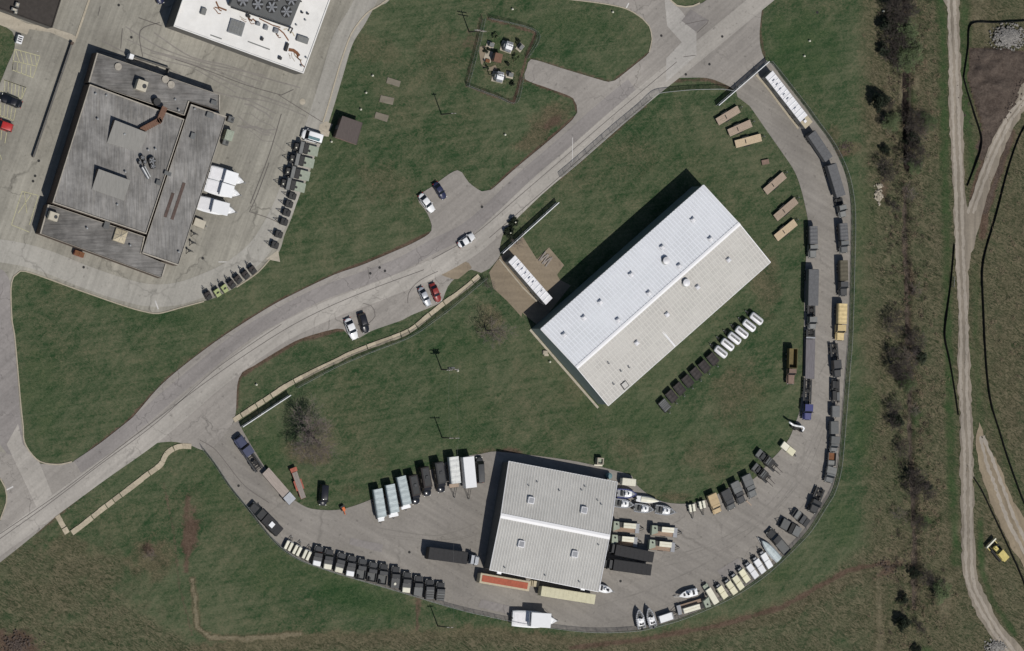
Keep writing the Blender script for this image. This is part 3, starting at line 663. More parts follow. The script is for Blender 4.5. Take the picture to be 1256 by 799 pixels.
fence([(639,95),(631,126),(611,120),(572,105.7)], 'chain link fence on the lower side of the transformer compound', group='transformer compound fences', smooth=False, rail=.014)
fence([(592,24),(586,52),(572,105)], 'chain link fence on the left side of the transformer compound', group='transformer compound fences', smooth=False, rail=.014)
fence([(1167,340),(1166,352)], 'short wire fence stub beside the dirt track')
def gate(a, b_, label, h=1.9):
    t_ = thing('sliding_gate', label, 'gate', 'white sliding gates')
    A, B = G(*a, h), G(*b_, h); A.z = B.z = 0
    t_.location = (A+B)/2; dv = A-B; t_.rotation_euler.z = math.atan2(dv.y, dv.x); L = dv.length
    mb = MB(); mb.box(-L/2,L/2,-.09,.09,h-.14,h); mb.build('top_beam','white_paint',t_)
    MB().box(-L/2,L/2,-.06,.06,.12,.26).build('bottom_beam','white_paint',t_)
    n = max(3, int(L/2.2)); up = MB().box(-.04,.04,-.04,.04,.26,h-.14).mesh('upright','galvanised')
    for i in range(n+1): inst('upright', up, t_, (-L/2+.1+(L-.2)*i/n,0,0))
    MB().add([(-L/2,0,.26),(L/2,0,.26),(L/2,0,h-.14),(-L/2,0,h-.14)],[(0,1,2,3)]).build('infill','gate_mesh',t_)
    for x_ in (-L*.1, L*.28): MB().box(x_-.08,x_+.08,.14,.30,0,h+.1).build('guide_post','galvanised',t_)
gate((944,75.5),(882,129.5), 'white sliding gate across the drive at the top of the yard')
gate((686,248.5),(617,311), 'white sliding gate beside the road, above the white trailer')
gate((357,485),(298,524), 'white sliding gate standing open beside the slab walkway')
def silt(pts, label):
    t_ = thing('silt_fence', label, 'silt fence', 'black silt fences')
    q = crom(pts, 5); g0 = G(*q[0]); t_.location = (g0.x,g0.y,-.1); ln = [G(*p_)-g0 for p_ in q]; L, R = ribbon(ln, .14, -.14, 0)
    MB().loft([[(L[i].x,L[i].y,-.3),(R[i].x,R[i].y,-.3),(R[i].x,R[i].y,.35),(ln[i].x,ln[i].y,.75),(L[i].x,L[i].y,.35)] for i in range(len(ln))]).build('fabric','black_fabric',t_)
    st = MB().box(-.05,.05,-.05,.05,-.3,.95).mesh('stake','pole_wood')
    for i in range(0, len(ln), 3): inst('stake', st, t_, ln[i])
silt([(1275,24),(1256,26),(1222,28),(1191,30),(1187,58),(1181.5,95)], 'black silt fence round the top of the dark soil heap')
silt([(1181.5,95),(1186,112),(1195,140),(1203.5,168),(1202,185),(1195,205),(1186,228)], 'black silt fence between the dirt track and the dark soil heap')
silt([(1275,130),(1255,158),(1245,180),(1234,215),(1222,262),(1208,310),(1204.5,335),(1206,380),(1208,425),(1211,465),(1216,497),(1226,530),(1233,553),(1244,585),(1256,617),(1268,640)], 'long black silt fence winding down the right edge of the field')
silt([(1170,300),(1166,345),(1161,385),(1158.5,412),(1164,440),(1170,475),(1175,509)], 'black silt fence left of the dirt track in mid field')
silt([(1194,586),(1203,600),(1215,625),(1226,648),(1240,678),(1250,700),(1262,730)], 'black silt fence beside the straw track near the yellow bulldozer')

# ------------------------------------------------------------------ buildings
def shrink(P, d):
    c = sum((Vector((p.x,p.y)) for p in P), Vector((0,0)))/len(P)
    return [Vector((p.x,p.y)) + (c-Vector((p.x,p.y))).normalized()*d for p in P]
def gable(label, corners, ze, zr, mats, rib_pitch, lap=None, walls='teal_wall', cat='building', cap_w=.5):
    """corners N,E,S,W of the eaves seen in the photo: N-E and S-W are gable ends"""
    c = [G(*q, ze) for q in corners]; m0 = (c[0]+c[1])/2; m1 = (c[2]+c[3])/2; m0.z = m1.z = zr
    o0 = (c[0]+c[1]+c[2]+c[3])/4; o0.z = 0
    t_ = thing('metal_building', label, cat); t_.location = o0
    c = [p_-o0 for p_ in c]; m0 -= o0; m1 -= o0
    w_ = shrink(c, .35)
    pts = [Vector((p_.x,p_.y,0)) for p_ in w_]; top = [Vector((p_.x,p_.y,ze-.05)) for p_ in w_]
    r0 = (top[0]+top[1])/2; r1 = (top[2]+top[3])/2; r0.z = r1.z = zr-.08
    mb = MB(); mb.add(pts+top+[r0,r1], [(0,4,8,5,1),(1,5,6,2),(2,6,9,7,3),(3,7,4,0)]); mb.build('wall', walls, t_)
    lenv = m1-m0; L = lenv.length
    for a, b_, mt in ((c[0],c[3],mats[0]),(c[1],c[2],mats[1])):
        th = Vector((0,0,.12))
        mb = MB(); mb.add([a,b_,m1,m0,a-th,b_-th,m1-th,m0-th], [(0,1,2,3),(7,6,5,4),(0,4,5,1),(1,5,6,2),(3,2,6,7),(0,3,7,4)])
        o = mb.build('roof_slope', mt, t_)
        ribs = MB(); n = int(L/rib_pitch); u = lenv.normalized()
        for i in range(1, n):
            f = i/n; p0 = a.lerp(b_, f); p1 = m0.lerp(m1, f); hw = u*rib_pitch*.16; up = Vector((0,0,.10))
            ribs.add([p0-hw,p0+hw,p1+hw,p1-hw,p0-hw*.5+up,p0+hw*.5+up,p1+hw*.5+up,p1-hw*.5+up], [(4,5,6,7),(0,1,5,4),(2,3,7,6),(1,2,6,5),(3,0,4,7)])
        rb = ribs.build('rib', mt+'_rib', o); rb['kind'] = 'stuff'
        if lap:
            lb = MB(); dn = (a-m0); k = int(dn.length/lap); dv = dn.normalized()
            for i in range(1, k):
                p0 = m0 + dn*(i/k); p1 = m1 + (b_-m1)*(i/k); up = Vector((0,0,.03)); hw = dv*.09
                lb.add([p0-hw+up,p0+hw+up*.2,p1+hw+up*.2,p1-hw+up], [(0,1,2,3)])
            q = lb.build('lap_joint', mt+'_rib', o); q['kind'] = 'stuff'
        # gutter
        gb = MB(); gb.tube(a-Vector((0,0,.1)), b_-Vector((0,0,.1)), .12, n=6); gb.build('gutter', 'ridge_white', t_)
    mb = MB(); u = lenv.normalized(); s0 = (c[0]-m0); s0 = s0/s0.length; s1 = (c[1]-m0); s1 = s1/s1.length
    e0, e1 = m0-u*.1, m1+u*.1; up = Vector((0,0,.16))
    mb.add([e0+s0*cap_w+up,e1+s0*cap_w+up,e1+up*1.3,e0+up*1.3,e0+s1*cap_w+up,e1+s1*cap_w+up, e0+s0*cap_w,e1+s0*cap_w,e0+s1*cap_w,e1+s1*cap_w], [(0,1,2,3),(3,2,5,4),(6,7,1,0),(4,5,9,8),(0,3,4,8,6),(1,7,9,5,2)])
    mb.build('ridge_cap', 'ridge_white', t_)
    for a, m_, b_ in ((c[0],m0,c[1]),(c[3],m1,c[2])):
        v = MB(); v.tube(a+Vector((0,0,.05)), m_+Vector((0,0,.05)), .11, n=5); v.tube(m_+Vector((0,0,.05)), b_+Vector((0,0,.05)), .11, n=5); v.build('verge_trim', 'ridge_white', t_)
    def surf(px, py):
        # iterate the height of the slope under a photo position
        z = ze
        for _ in range(5):
            q = G(px, py, z) - o0; q.z = 0
            d = abs((q-Vector((m0.x,m0.y,0))).cross(Vector((u.x,u.y,0))).z); wd = abs((c[0]-m0).cross(u).z)
            z = zr - (zr-ze)*min(1, d/wd)
        q = G(px, py, z) - o0; return Vector((q.x,q.y,z))
    t_.rotation_euler.z = 0
    return t_, surf, math.atan2(u.y, u.x), c, (m0, m1), o0
def box_vent(root, P, ang, s=.55, h=.7, mat='vent_white'):
    o = MB().box(-s,s,-s,s,-.3,h*.55).build('roof_vent', 'vent_dark', root, loc=P, rz=ang)
    mb = MB(); mb.loft([[(-s*1.35,-s*1.35,h*.55),(s*1.35,-s*1.35,h*.55),(s*1.35,s*1.35,h*.55),(-s*1.35,s*1.35,h*.55)],[(-s*.7,-s*.7,h),(s*.7,-s*.7,h),(s*.7,s*.7,h),(-s*.7,s*.7,h)]]); mb.build('hood', mat, o)
    return o
def pipe_vent(root, P, r=.14, h=.6, mat='vent_dark'):
    o = MB().disc(0,0,r,-.2,h,8).build('pipe_vent', mat, root, loc=P); MB().disc(0,0,r*1.7,h,h+.12,8,r*.6).build('cowl', 'galvanised', o)

# big warehouse
wh, surf, ang, c, ms, o0 = gable('large gable warehouse with one sky-whitened and one warm grey metal roof slope', [(863,227),(945,322),(746,498),(663,404)], 6.9, 8.2, ('white_roof','warm_roof'), .92, 1.35)
for x_, y_ in [(849.5,270),(871,293.5),(811.7,303.6),(832.7,326.5),(773.6,337),(795.4,360),(735.8,371),(757.5,393),(715.7,390),(691.4,411)]: box_vent(wh, surf(x_,y_), ang, .42, .75)
for x_, y_ in [(855,352.5),(893,319),(817.6,386),(780.3,421)]: box_vent(wh, surf(x_,y_), ang, .42, .75)
for x_, y_ in [(816,320),(840.5,347)]:
    P = surf(x_,y_); o = MB().disc(0,0,.75,-.3,.9,16).build('fan_housing','vent_dark',wh,loc=P); MB().disc(0,0,.95,.9,1.15,16,.3).build('cap','vent_white',o); MB().disc(0,0,1.05,-.3,.25,16).build('curb','galvanised',o)
P = surf(766,472.5); o = MB().box(-.85,.85,-.85,.85,-.1,.28).build('roof_hatch','vent_dark',wh,loc=P,rz=ang); MB().box(-.68,.68,-.68,.68,.28,.36).build('lid','warm_roof_rib',o)
for x_, y_ in [(746,446),(761,455.5),(752,471.5),(771,451)]: pipe_vent(wh, surf(x_,y_), .13, .7)
a_, b_ = surf(810.5,404), surf(827,425); d_ = (b_-a_).length
MB().box(-d_/2,d_/2,-.22,.22,.05,.2).build('roof_strip','ridge_white',wh,loc=(a_+b_)/2,rz=math.atan2((b_-a_).y,(b_-a_).x))
# foundation strip at the gable end seen from the west
o = strip('sidewalk', [(650,404.5),(733.5,500.5)], .55, -.1, .12, 'pale_concrete', smooth=False)

# vehicle shed
sh, surf2, ang2, c2, ms2, o2 = gable('square maintenance shed with ribbed pale grey metal roof and white ridge', [(757,591.5),(734,726),(600.5,699),(624,566)], 4.8, 5.8, ('grey_roof','grey_roof'), .70, None, 'grey_wall', cap_w=.62)
for x_, y_ in [(650.5,614),(715.5,626),(638.5,667.5),(704,680)]:
    P = surf2(x_,y_); o = MB().box(-.8,.8,-.8,.8,-.3,.75).build('exhaust_fan','vent_white',sh,loc=P,rz=ang2); MB().box(-.62,.62,-.62,.62,.75,.79).build('louvre','rib_grey',o); MB().box(-.62,.62,-.95,-.8,.1,.65).build('shutter','rib_grey',o)
for x_, y_ in [(648,596),(658.5,591.5),(685.5,602),(713,601.5),(732.5,614),(737,619),(717,597),(618.5,696.5),(668,706),(710,714),(733.5,668.5)]: pipe_vent(sh, surf2(x_,y_), .12, .55)
for x_, y_ in [(612,702.5),(714.5,722.5)]:
    P = G(x_,y_,4.2)-o2; o = MB().box(-.55,.55,-.35,.35,-.2,.25).build('eave_glint','glare_white',sh,loc=P,rz=ang2)  # shiny white block added to stand for a glint at the eave
    MB().box(-.45,.45,-.3,.3,-.26,-.2).build('lens','lamp_lens',o)  # underside of the same added glint block

# flat roofed grey complex
gc = thing('flat_roofed_building', 'rambling grey building of stepped flat roofs with a brown duct', 'building')
gcx = G(150,220); gc.location = (gcx.x,gcx.y,0)
def g3(px, py, z): return G(px, py, z) - Vector((gcx.x,gcx.y,0))
def block(poly, z, roofmat, wallmat='brick_wall', par=.28, pw=.32, z0=-.05, zpar=None):
    P = [g3(*q, z) for q in poly]; pl = [(p_.x,p_.y) for p_ in P]
    o = MB().prism(pl, z0, z-.02).build('wall', wallmat, gc)
    inn = [tuple(v) for v in shrink(P, pw)]
    MB().prism(inn, z-.1, z).build('flat_roof', roofmat, gc)
    n = len(pl); sgn = sum(pl[i][0]*pl[(i+1)%n][1]-pl[(i+1)%n][0]*pl[i][1] for i in range(n))
    mb = MB(); vs = [(*a,z-.02) for a in pl]+[(*a,z+par) for a in pl]+[(*a,z+par) for a in inn]+[(*a,z-.02) for a in inn]; fs = []
    for i in range(n):
        j = (i+1)%n
        for k in range(3): fs.append((k*n+i,k*n+j,(k+1)*n+j,(k+1)*n+i))
    mb.add(vs, fs).build('parapet', 'coping', gc)
block([(118.5,65),(269.5,116.5),(269.5,136),(232,124.5),(226,142),(108,101.5)], 3.7, 'felt_roof_dark')
block([(109.7,103.5),(225.6,146.5),(179,287.5),(64,249)], 4.8, 'felt_roof', par=.32)
block([(234,128),(277.5,143),(218.4,326),(174,311),(181,288.5),(227,148.5)], 3.9, 'felt_roof', par=.25)
block([(58.5,251),(65,252.5),(177.5,290.5),(173,311.5),(204,324.5),(198.7,341.5),(48.6,286.5)], 3.4, 'felt_roof_dark', par=.25)
def wedge(poly, zb, zt, nm='roof_monitor'):
    """poly: two points of the high edge, then the two of the low edge"""
    P = [g3(*poly[0], zt), g3(*poly[1], zt), g3(*poly[2], zb+.05), g3(*poly[3], zb+.05)]
    B = [Vector((p_.x,p_.y,zb)) for p_ in P]
    o = MB().add(P+B, [(3,2,1,0),(0,1,5,4),(1,2,6,5),(2,3,7,6),(3,0,4,7)]).build(nm, 'brick_wall', gc)
    up = Vector((0,0,.06)); Q = [q+up for q in P]
    MB().add(P+Q, [(7,6,5,4),(0,1,5,4),(1,2,6,5),(2,3,7,6),(3,0,4,7)]).build('roof_sheet', 'grey_roof2', o)
    MB().add([P[0]+Vector((0,.05,-.2)),P[1]+Vector((0,.05,-.2)),Vector((P[1].x,P[1].y+.05,zb+.3)),Vector((P[0].x,P[0].y+.05,zb+.3))],[(0,1,2,3)]).build('clerestory_glass','glass',o)
mk('grey_roof2', (.24,.235,.22), .85, var=.12, scale=1, streak=(3,.3,1), dirt=.2, dirtcol=(.3,.29,.27))
wedge([(141,147.5),(180.5,163),(172,187),(131,175.5)], 4.8, 6.7)
wedge([(121,207.5),(160,221.5),(152,246.5),(112.5,232.5)], 4.8, 6.7)
# brown duct
pts = [g3(201,134,5.6), g3(195.5,148,5.8), g3(175,159,5.6)]
mb = MB()
for a, b_ in zip(pts[:-1], pts[1:]):
    d_ = (b_-a); an = math.atan2(d_.y,d_.x); mid_ = (a+b_)/2; mb.rbox((mid_.x,mid_.y), (d_.length+1.1,1.35), an, 5.0, 5.9)
duct = mb.build('duct','duct_brown',gc)
for i in range(14):
    f = i/13; a, b_ = (pts[0], pts[1]) if f < .38 else (pts[1], pts[2]); g = f/.38 if f < .38 else (f-.38)/.62; q = a.lerp(b_, g); an = math.atan2((b_-a).y,(b_-a).x)
    MB().rbox((q.x,q.y), (.12,1.5), an, 4.95, 5.96).build('flange','duct_brown',duct)
q = g3(191.5,125,4.3); MB().disc(0,0,.95,-.7,.9,14,.9).build('vent_drum','dark_machine',gc,loc=q)
def unit(px, py, z, lx, ly, h, ang, mat='cream_unit', nm='air_conditioner'):
    q = g3(px, py, z+h); o = MB().box(-lx/2,lx/2,-ly/2,ly/2,0,h,.06).build(nm, mat, gc, loc=(q.x,q.y,z), rz=ang)
    MB().disc(lx*.22,0,min(lx,ly)*.22,h,h+.06,12).build('fan_grille','vent_dark',o); MB().box(-lx*.4,-lx*.05,-ly*.4,ly*.4,h,h+.04).build('panel',mat,o); return o
RA = math.radians(-18)
unit(174.5,105,3.7,2.6,2.5,1.9,RA); unit(66,265.5,3.4,2.4,2.0,1.7,RA)
for x_, y_, z_ in [(174,100,3.75),(164,104,3.75)]: pass
q = g3(147.5,289.5,3.9); sk = MB().loft([[(-1.55,-1.55,-.5),(1.55,-1.55,-.5),(1.55,1.55,-.5),(-1.55,1.55,-.5)],[(-1.5,-1.5,.1),(1.5,-1.5,.1),(1.5,1.5,.1),(-1.5,1.5,.1)],[(-.05,-.05,.75),(.05,-.05,.75),(.05,.05,.75),(-.05,.05,.75)]]).build('pyramid_skylight','container_beige',gc,loc=q,rz=RA)
for k in range(4):
    a = math.pi/4+k*math.pi/2; MB().tube((1.95*math.cos(a),1.95*math.sin(a),.13),(0,0,.8),.06,n=5).build('glazing_bar','coping',sk)
    a = k*math.pi/2; MB().tube((1.45*math.cos(a),1.45*math.sin(a),.15),(0,0,.8),.05,n=5).build('glazing_bar','coping',sk)
# extractor cluster
for x_, y_, r_ in [(174.5,193.5,.55),(177.5,199,.5),(186.5,197.5,.95),(187.5,204,.7),(171.5,199.5,.45)]:
    q = g3(x_,y_,5.6); o = MB().disc(0,0,r_,-.8,.3,14).build('extractor_fan','dark_machine',gc,loc=q); 
    bl = MB()
    for k in range(5): a = k*2*math.pi/5; bl.rbox((math.cos(a)*r_*.45,math.sin(a)*r_*.45),(r_*.8,r_*.28),a,.31,.34)
    bl.build('fan_blade','steel',o)
a, b_ = g3(174,205,5.5), g3(182,219,5.3); mb = MB(); mb.tube(a,b_,.42,.36,10); mb.build('exhaust_pipe','steel',gc); 
a, b_ = g3(177.5,204,5.5), g3(184.5,217,5.3); MB().tube(a,b_,.2,n=8).build('exhaust_pipe','galvanised',gc)
for (p0,p1) in (((202.5,266.5),(212.5,237)),((211,269.5),(226,224.5))):
    a, b_ = g3(*p0,4.0), g3(*p1,4.0); d_ = b_-a; mb = MB(); mb.rbox(((a.x+b_.x)/2,(a.y+b_.y)/2),(d_.length,.75),math.atan2(d_.y,d_.x),3.85,4.0); mb.build('expansion_strip','strip_brown',gc)
for x_, y_, z_, l_, wd_ in [(257.5,141.5,3.9,1.6,1.2),(236.5,167,3.9,1.0,1.3),(262,126,3.7,1.3,.9),(205.5,213,4.8,1.6,.8),(194,224,4.8,1.0,1.0),(130.5,276.5,3.4,1.2,1.6)]:
    q = g3(x_,y_,z_+.4); o = MB().box(-l_/2,l_/2,-wd_/2,wd_/2,-.4,.15,.04).build('roof_box','dark_machine',gc,loc=q,rz=RA); MB().box(-l_/2-.08,l_/2+.08,-wd_/2-.08,wd_/2+.08,.15,.22).build('lid','grey_paint',o)
for x_, y_, z_ in [(120,146,5.4),(153,164.5,6.2),(191,183,5.4),(182,184,5.3),(154,211,5.4),(117.5,115,5.2),(107,280,4),(160,301,4),(219.5,309,4.4),(219.5,135,4.3),(239,133.5,4.3),(130.5,117,5.1),(144,251,5.2),(215,122,4)]:
    q = g3(x_,y_,z_); pipe_vent(gc, (q.x,q.y,z_-.6), .17, .6)
for x_, y_ in [(203,97.5),(210,104),(145,82)]:
    q = g3(x_,y_,4.0); MB().disc(0,0,.9,-.3,.05,12).build('roof_patch','coping',gc,loc=q)
# loading bay recess north of the building
for (p0,p1,hh) in (((165,70),(208,84),1.1),((208,84),(205,94),1.1)):
    a, b_ = G(*p0,hh), G(*p1,hh); d_ = b_-a; mb = MB(); mb.rbox(((a.x+b_.x)/2-gcx.x,(a.y+b_.y)/2-gcx.y),(d_.length,.25),math.atan2(d_.y,d_.x),-.1,hh); mb.build('ramp_wall','grey_wall',gc)
q = g3(161.5,69.5,2.2); o = MB().box(-.55,.55,-.6,.6,-2.2,0,.05).build('white_cabinet','glare_white',gc,loc=q,rz=RA); MB().box(-.4,.4,-.62,-.6,-1.8,-.3).build('door','white_paint',o)
# awning at north east and lean-to boxes along the east wall
q = g3(281.5,166,2.3); o = MB().box(-1.0,1.0,-1.25,1.25,-2.3,0,.05).build('plant_box','pale_green',gc,loc=q,rz=RA); MB().box(-.7,.7,-.9,.9,0,.05).build('lid','pale_green',o)
for x_, y_ in [(283.5,146.5),(277,174.5)]: unit(x_,y_,0,1.6,1.4,1.2,RA,'grey_paint','condenser')
a, b_ = G(251,121,4.6), G(246,135,4.6)

# white roofed building
wb = thing('white_roofed_building', 'white flat roofed building with rooftop cooling fans and rust stains', 'building')
wbc = G(300,20); wb.location = (wbc.x,wbc.y,0)
def g4(px,py,z): return G(px,py,z)-Vector((wbc.x,wbc.y,0))
P = [g4(*q,6) for q in [(212.5,32.5),(372,90.5),(412,-20),(440,-100),(252,-100),(226,-8)]]
MB().prism([(p_.x,p_.y) for p_ in P], -.05, 5.98).build('wall','grey_wall',wb)
MB().prism([tuple(v) for v in shrink(P,.3)], 5.9, 6.05).build('flat_roof','membrane_roof',wb)
mb = MB(); n = len(P); inn = shrink(P,.35); pl = [(p_.x,p_.y) for p_ in P]
vs = [(*a,5.9) for a in pl]+[(*a,6.25) for a in pl]+[(*a,6.25) for a in inn]+[(*a,6.0) for a in inn]; fs = []
for i in range(n):
    for k in range(3): fs.append((k*n+i,k*n+(i+1)%n,(k+1)*n+(i+1)%n,(k+1)*n+i))
mb.add(vs,fs).build('parapet','membrane_roof',wb)
# cooling tower bank
a, b_, c_, d_ = g4(283,1,8.0), g4(367,26,8.0), g4(362,37,7.0), g4(279,11,7.0)
RB = math.radians(-17)
ct = MB().prism([(p_.x,p_.y) for p_ in (g4(282.5,6,8),g4(357,31,8),g4(371,-4,8),g4(297,-28,8))], 6.0, 8.0).build('cooling_tower','grey_paint',wb)
for x_, y_ in [(297.5,1),(316,5.5),(333,9),(351,14.5),(303,-14),(321,-9.5),(339,-5),(357,0)]:
    q = g4(x_,y_,8.05); o = MB().disc(0,0,1.45,0,.25,18,1.38).build('fan_cowl','chassis',ct,loc=(q.x,q.y,8.0))
    bl = MB()
    for k in range(6): an = k*math.pi/3; bl.rbox((math.cos(an)*.75,math.sin(an)*.75),(1.2,.42),an,.26,.32)
    bl.disc(0,0,.25,.26,.36,8); bl.build('fan_blade','steel',o)
for (p0,p1) in (((283,9),(359,35)),((287,4),(370,2)),((359,35),(356,41)),):
    a, b_ = g4(*p0,7), g4(*p1,7); MB().tube(a,b_,.18,n=6).build('pipe_run','dark_machine',wb)
q = g4(290,34,6.5); o = MB().box(-1.9,1.9,-1.7,1.7,-.45,0,.05).build('skylight','steel',wb,loc=q,rz=RB)
for i in range(5):
    for j in range(2): MB().box(-1.72+i*.7,-1.1+i*.7,-1.5+j*1.55,-.05+j*1.55,0,.05).build('pane','mid_grey_paint',o)
for x_, y_, l_, wd_, mt in [(250,14,1.3,1.6,'mid_grey_paint'),(371.5,48.5,3.0,1.5,'mid_grey_paint'),(317,29.5,1.0,.8,'steel'),(326.5,34,1.0,1.1,'steel'),(339,38,1.2,1.1,'steel'),(322,48,.6,.8,'vent_dark'),(352,58,.7,2.0,'dark_machine'),(344,71.5,.8,.7,'vent_dark'),(371,15.5,.5,.4,'vent_dark'),(378,17,.5,.4,'vent_dark'),(305,20,1.0,.6,'dark_machine')]:
    q = g4(x_,y_,6.7); o = MB().box(-l_/2,l_/2,-wd_/2,wd_/2,-.7,0,.04).build('roof_box',mt,wb,loc=q,rz=RB); MB().box(-l_*.4,l_*.4,-wd_*.4,wd_*.4,0,.06).build('lid',mt,o)
for x_, y_ in [(375,71),(369,81),(363,31),(374,25)]: pipe_vent(wb, g4(x_,y_,6.1), .15, .4)
a_ = [g4(346,36,6.08), g4(352,45,6.08), g4(359,57,6.08), g4(367,68,6.08)]
def stain(pts, mat='rust', w_=.35):
    mb = MB(); n = len(pts); L, R = ribbon(pts, w_, -w_, 0)
    vs = [(p_.x,p_.y,6.075) for p_ in L]+[(p_.x,p_.y,6.075) for p_ in R]; mb.add(vs,[(n+i,n+i+1,i+1,i) for i in range(n-1)]); mb.build('rust_stain',mat,wb)
stain([g4(354,61,6.1),g4(360,62,6.1),g4(364,65,6.1),g4(367,69,6.1)], w_=.4); stain([g4(265,2,6.1),g4(268,9,6.1),g4(278,13,6.1)], w_=.2); stain([g4(341,35,6.1),g4(348,41,6.1),g4(354,50,6.1)], w_=.16)
for k in range(16):
    x_, y_ = random.choice([(262,6),(330,30),(345,36),(356,62),(300,22),(362,66)]); x_ += random.uniform(-8,8); y_ += random.uniform(-3,5)
    P_ = [g4(x_,y_,6.1)]
    for j in range(4): P_.append(P_[-1]+Vector((random.uniform(-.2,.9),random.uniform(-.9,.25),0)))
    stain(P_, random.choice(['rust','rust','coping','container_beige']), random.uniform(.06,.22))
stain([g4(318,23,6.1),g4(334,31,6.1),g4(344,34,6.1)],'rust',.14); stain([g4(258,43,6.1),g4(272,48,6.1)],'mid_grey_paint',.15); stain([g4(304,51,6.1),g4(331,61,6.1)],'mid_grey_paint',.15)

# dark roofed block cut by the frame
db = thing('dark_roofed_building', 'dark brown flat roofed building in the top left corner', 'building')
P = [G(*q,4) for q in [(-60,-8),(0,11.5),(64,34.5),(76,-4),(90,-60),(-60,-60)]]; cc = P[1].copy(); cc.z = 0; db.location = cc; P = [p_-cc for p_ in P]
MB().prism([(p_.x,p_.y) for p_ in P],-.05,3.98).build('wall','grey_wall',db); MB().prism([tuple(v) for v in shrink(P,.3)],3.9,4.06).build('flat_roof','brown_roof',db)
inn = shrink(P,.3); pl = [(p_.x,p_.y) for p_ in P]; n = len(P); vs = [(*a,3.9) for a in pl]+[(*a,4.25) for a in pl]+[(*a,4.25) for a in inn]+[(*a,4.0) for a in inn]; fs = []
for i in range(n):
    for k in range(3): fs.append((k*n+i,k*n+(i+1)%n,(k+1)*n+(i+1)%n,(k+1)*n+i))
MB().add(vs,fs).build('parapet','brown_roof',db)
for x_, y_, l_, wd_ in [(21.5,6,1.0,1.1),(18,12,1.6,.7),(19.5,15.5,.8,.6)]:
    q = G(x_,y_,4.9)-cc; o = MB().box(-l_/2,l_/2,-wd_/2,wd_/2,-.8,0,.05).build('roof_box','mid_grey_paint',db,loc=q,rz=RA); MB().box(-l_*.3,l_*.3,-wd_*.3,wd_*.3,0,.08).build('lid','cream_unit',o)

# hut
hut = thing('hut', 'small square hut with a dark brown roof beside the apron', 'hut')
P = [G(*q,2.7) for q in [(420,142.5),(444.5,151),(437,178),(411,168.5)]]; cc = sum(P,Vector())/4; cc.z = 0; hut.location = cc; P = [p_-cc for p_ in P]
MB().prism([tuple(v) for v in shrink(P,.35)],-.05,2.65).build('wall','brick_wall',hut)
o = MB().prism([(p_.x,p_.y) for p_ in P],2.6,2.75).build('roof','hut_roof',hut)
for i in range(4):
    a, b_ = P[i], P[(i+1)%4]; MB().tube((a.x,a.y,2.74),(b_.x,b_.y,2.74),.07,n=5).build('roof_edge','pink_brown' if i in (2,) else 'hut_roof',hut)
MB().box(-.5,.5,-.05,.05,0,2.05).build('door','grey_paint',hut,loc=((P[3]+P[0])/2*.93).xyz-Vector((0,0,2.7*.93)) ,rz=math.atan2((P[0]-P[3]).y,(P[0]-P[3]).x))

# low wall at left with coping stones
lw = thing('low_wall', 'long dark low wall with a coping left of the grey building', 'wall')
a, b_ = G(88,55,.9), G(41,193,.9); a.z = b_.z = 0; lw.location = (a+b_)/2; d_ = a-b_; lw.rotation_euler.z = math.atan2(d_.y,d_.x); L = d_.length
MB().box(-L/2,L/2,-.16,.16,-.1,.82).build('wall_core','brick_wall',lw)
n = int(L/2.2); me_ = MB().box(-L/n/2+.03,L/n/2-.03,-.24,.24,.82,.95,.02).mesh('coping_stone','grey_wall')
for i in range(n): inst('coping_stone', me_, lw, (-L/2+(i+.5)*L/n,0,0))
MB().box(L/2,L/2+.7,-.35,.35,-.1,1.1,.05).build('end_pier','brick_wall',lw)

# ------------------------------------------------------------------ vehicle builders (x forward, z up)
WCACHE = {}
def wheel(root, x, y, r=.42, wd=.28, nm='wheel'):
    k = (round(r,2), round(wd,2))
    if k not in WCACHE:
        n = 14; R = lambda q, yy: [(q*math.cos(2*math.pi*i/n), yy, q*math.sin(2*math.pi*i/n)) for i in range(n)]
        a = MB(); a.loft([R(r*.86,-wd/2),R(r,-wd*.36),R(r,wd*.36),R(r*.86,wd/2)])
        b = MB(); b.loft([R(r*.56,-wd/2-.015),R(r*.5,-wd*.2),R(r*.5,wd*.2),R(r*.56,wd/2+.015)])
        WCACHE[k] = (a.mesh('wheel','tyre'), b.mesh('rim','rim'))
    w_ = inst(nm, WCACHE[k][0], root, (x, y, r)); inst('rim', WCACHE[k][1], w_); return w_
def oval(L, W, n=20, p=3.2, x0=0):
    pts = []
    for i in range(n):
        a = 2*math.pi*i/n; c, s = math.cos(a), math.sin(a)
        pts.append((x0+L/2*math.copysign(abs(c)**(2/p), c), W/2*math.copysign(abs(s)**(2/p), s)))
    return pts
def ring(pts, z, kx=1, ky=1): return [(x*kx, y*ky, z) for x, y in pts]
def lights(root, xf, xr, y, z):
    for s in (-1, 1):
        MB().box(xf-.12,xf+.02,s*y-.16,s*y+.16,z,z+.16).build('headlight','lamp_lens',root)
        MB().box(xr-.02,xr+.1,s*y-.14,s*y+.14,z+.05,z+.25).build('taillight','tail_lens',root)
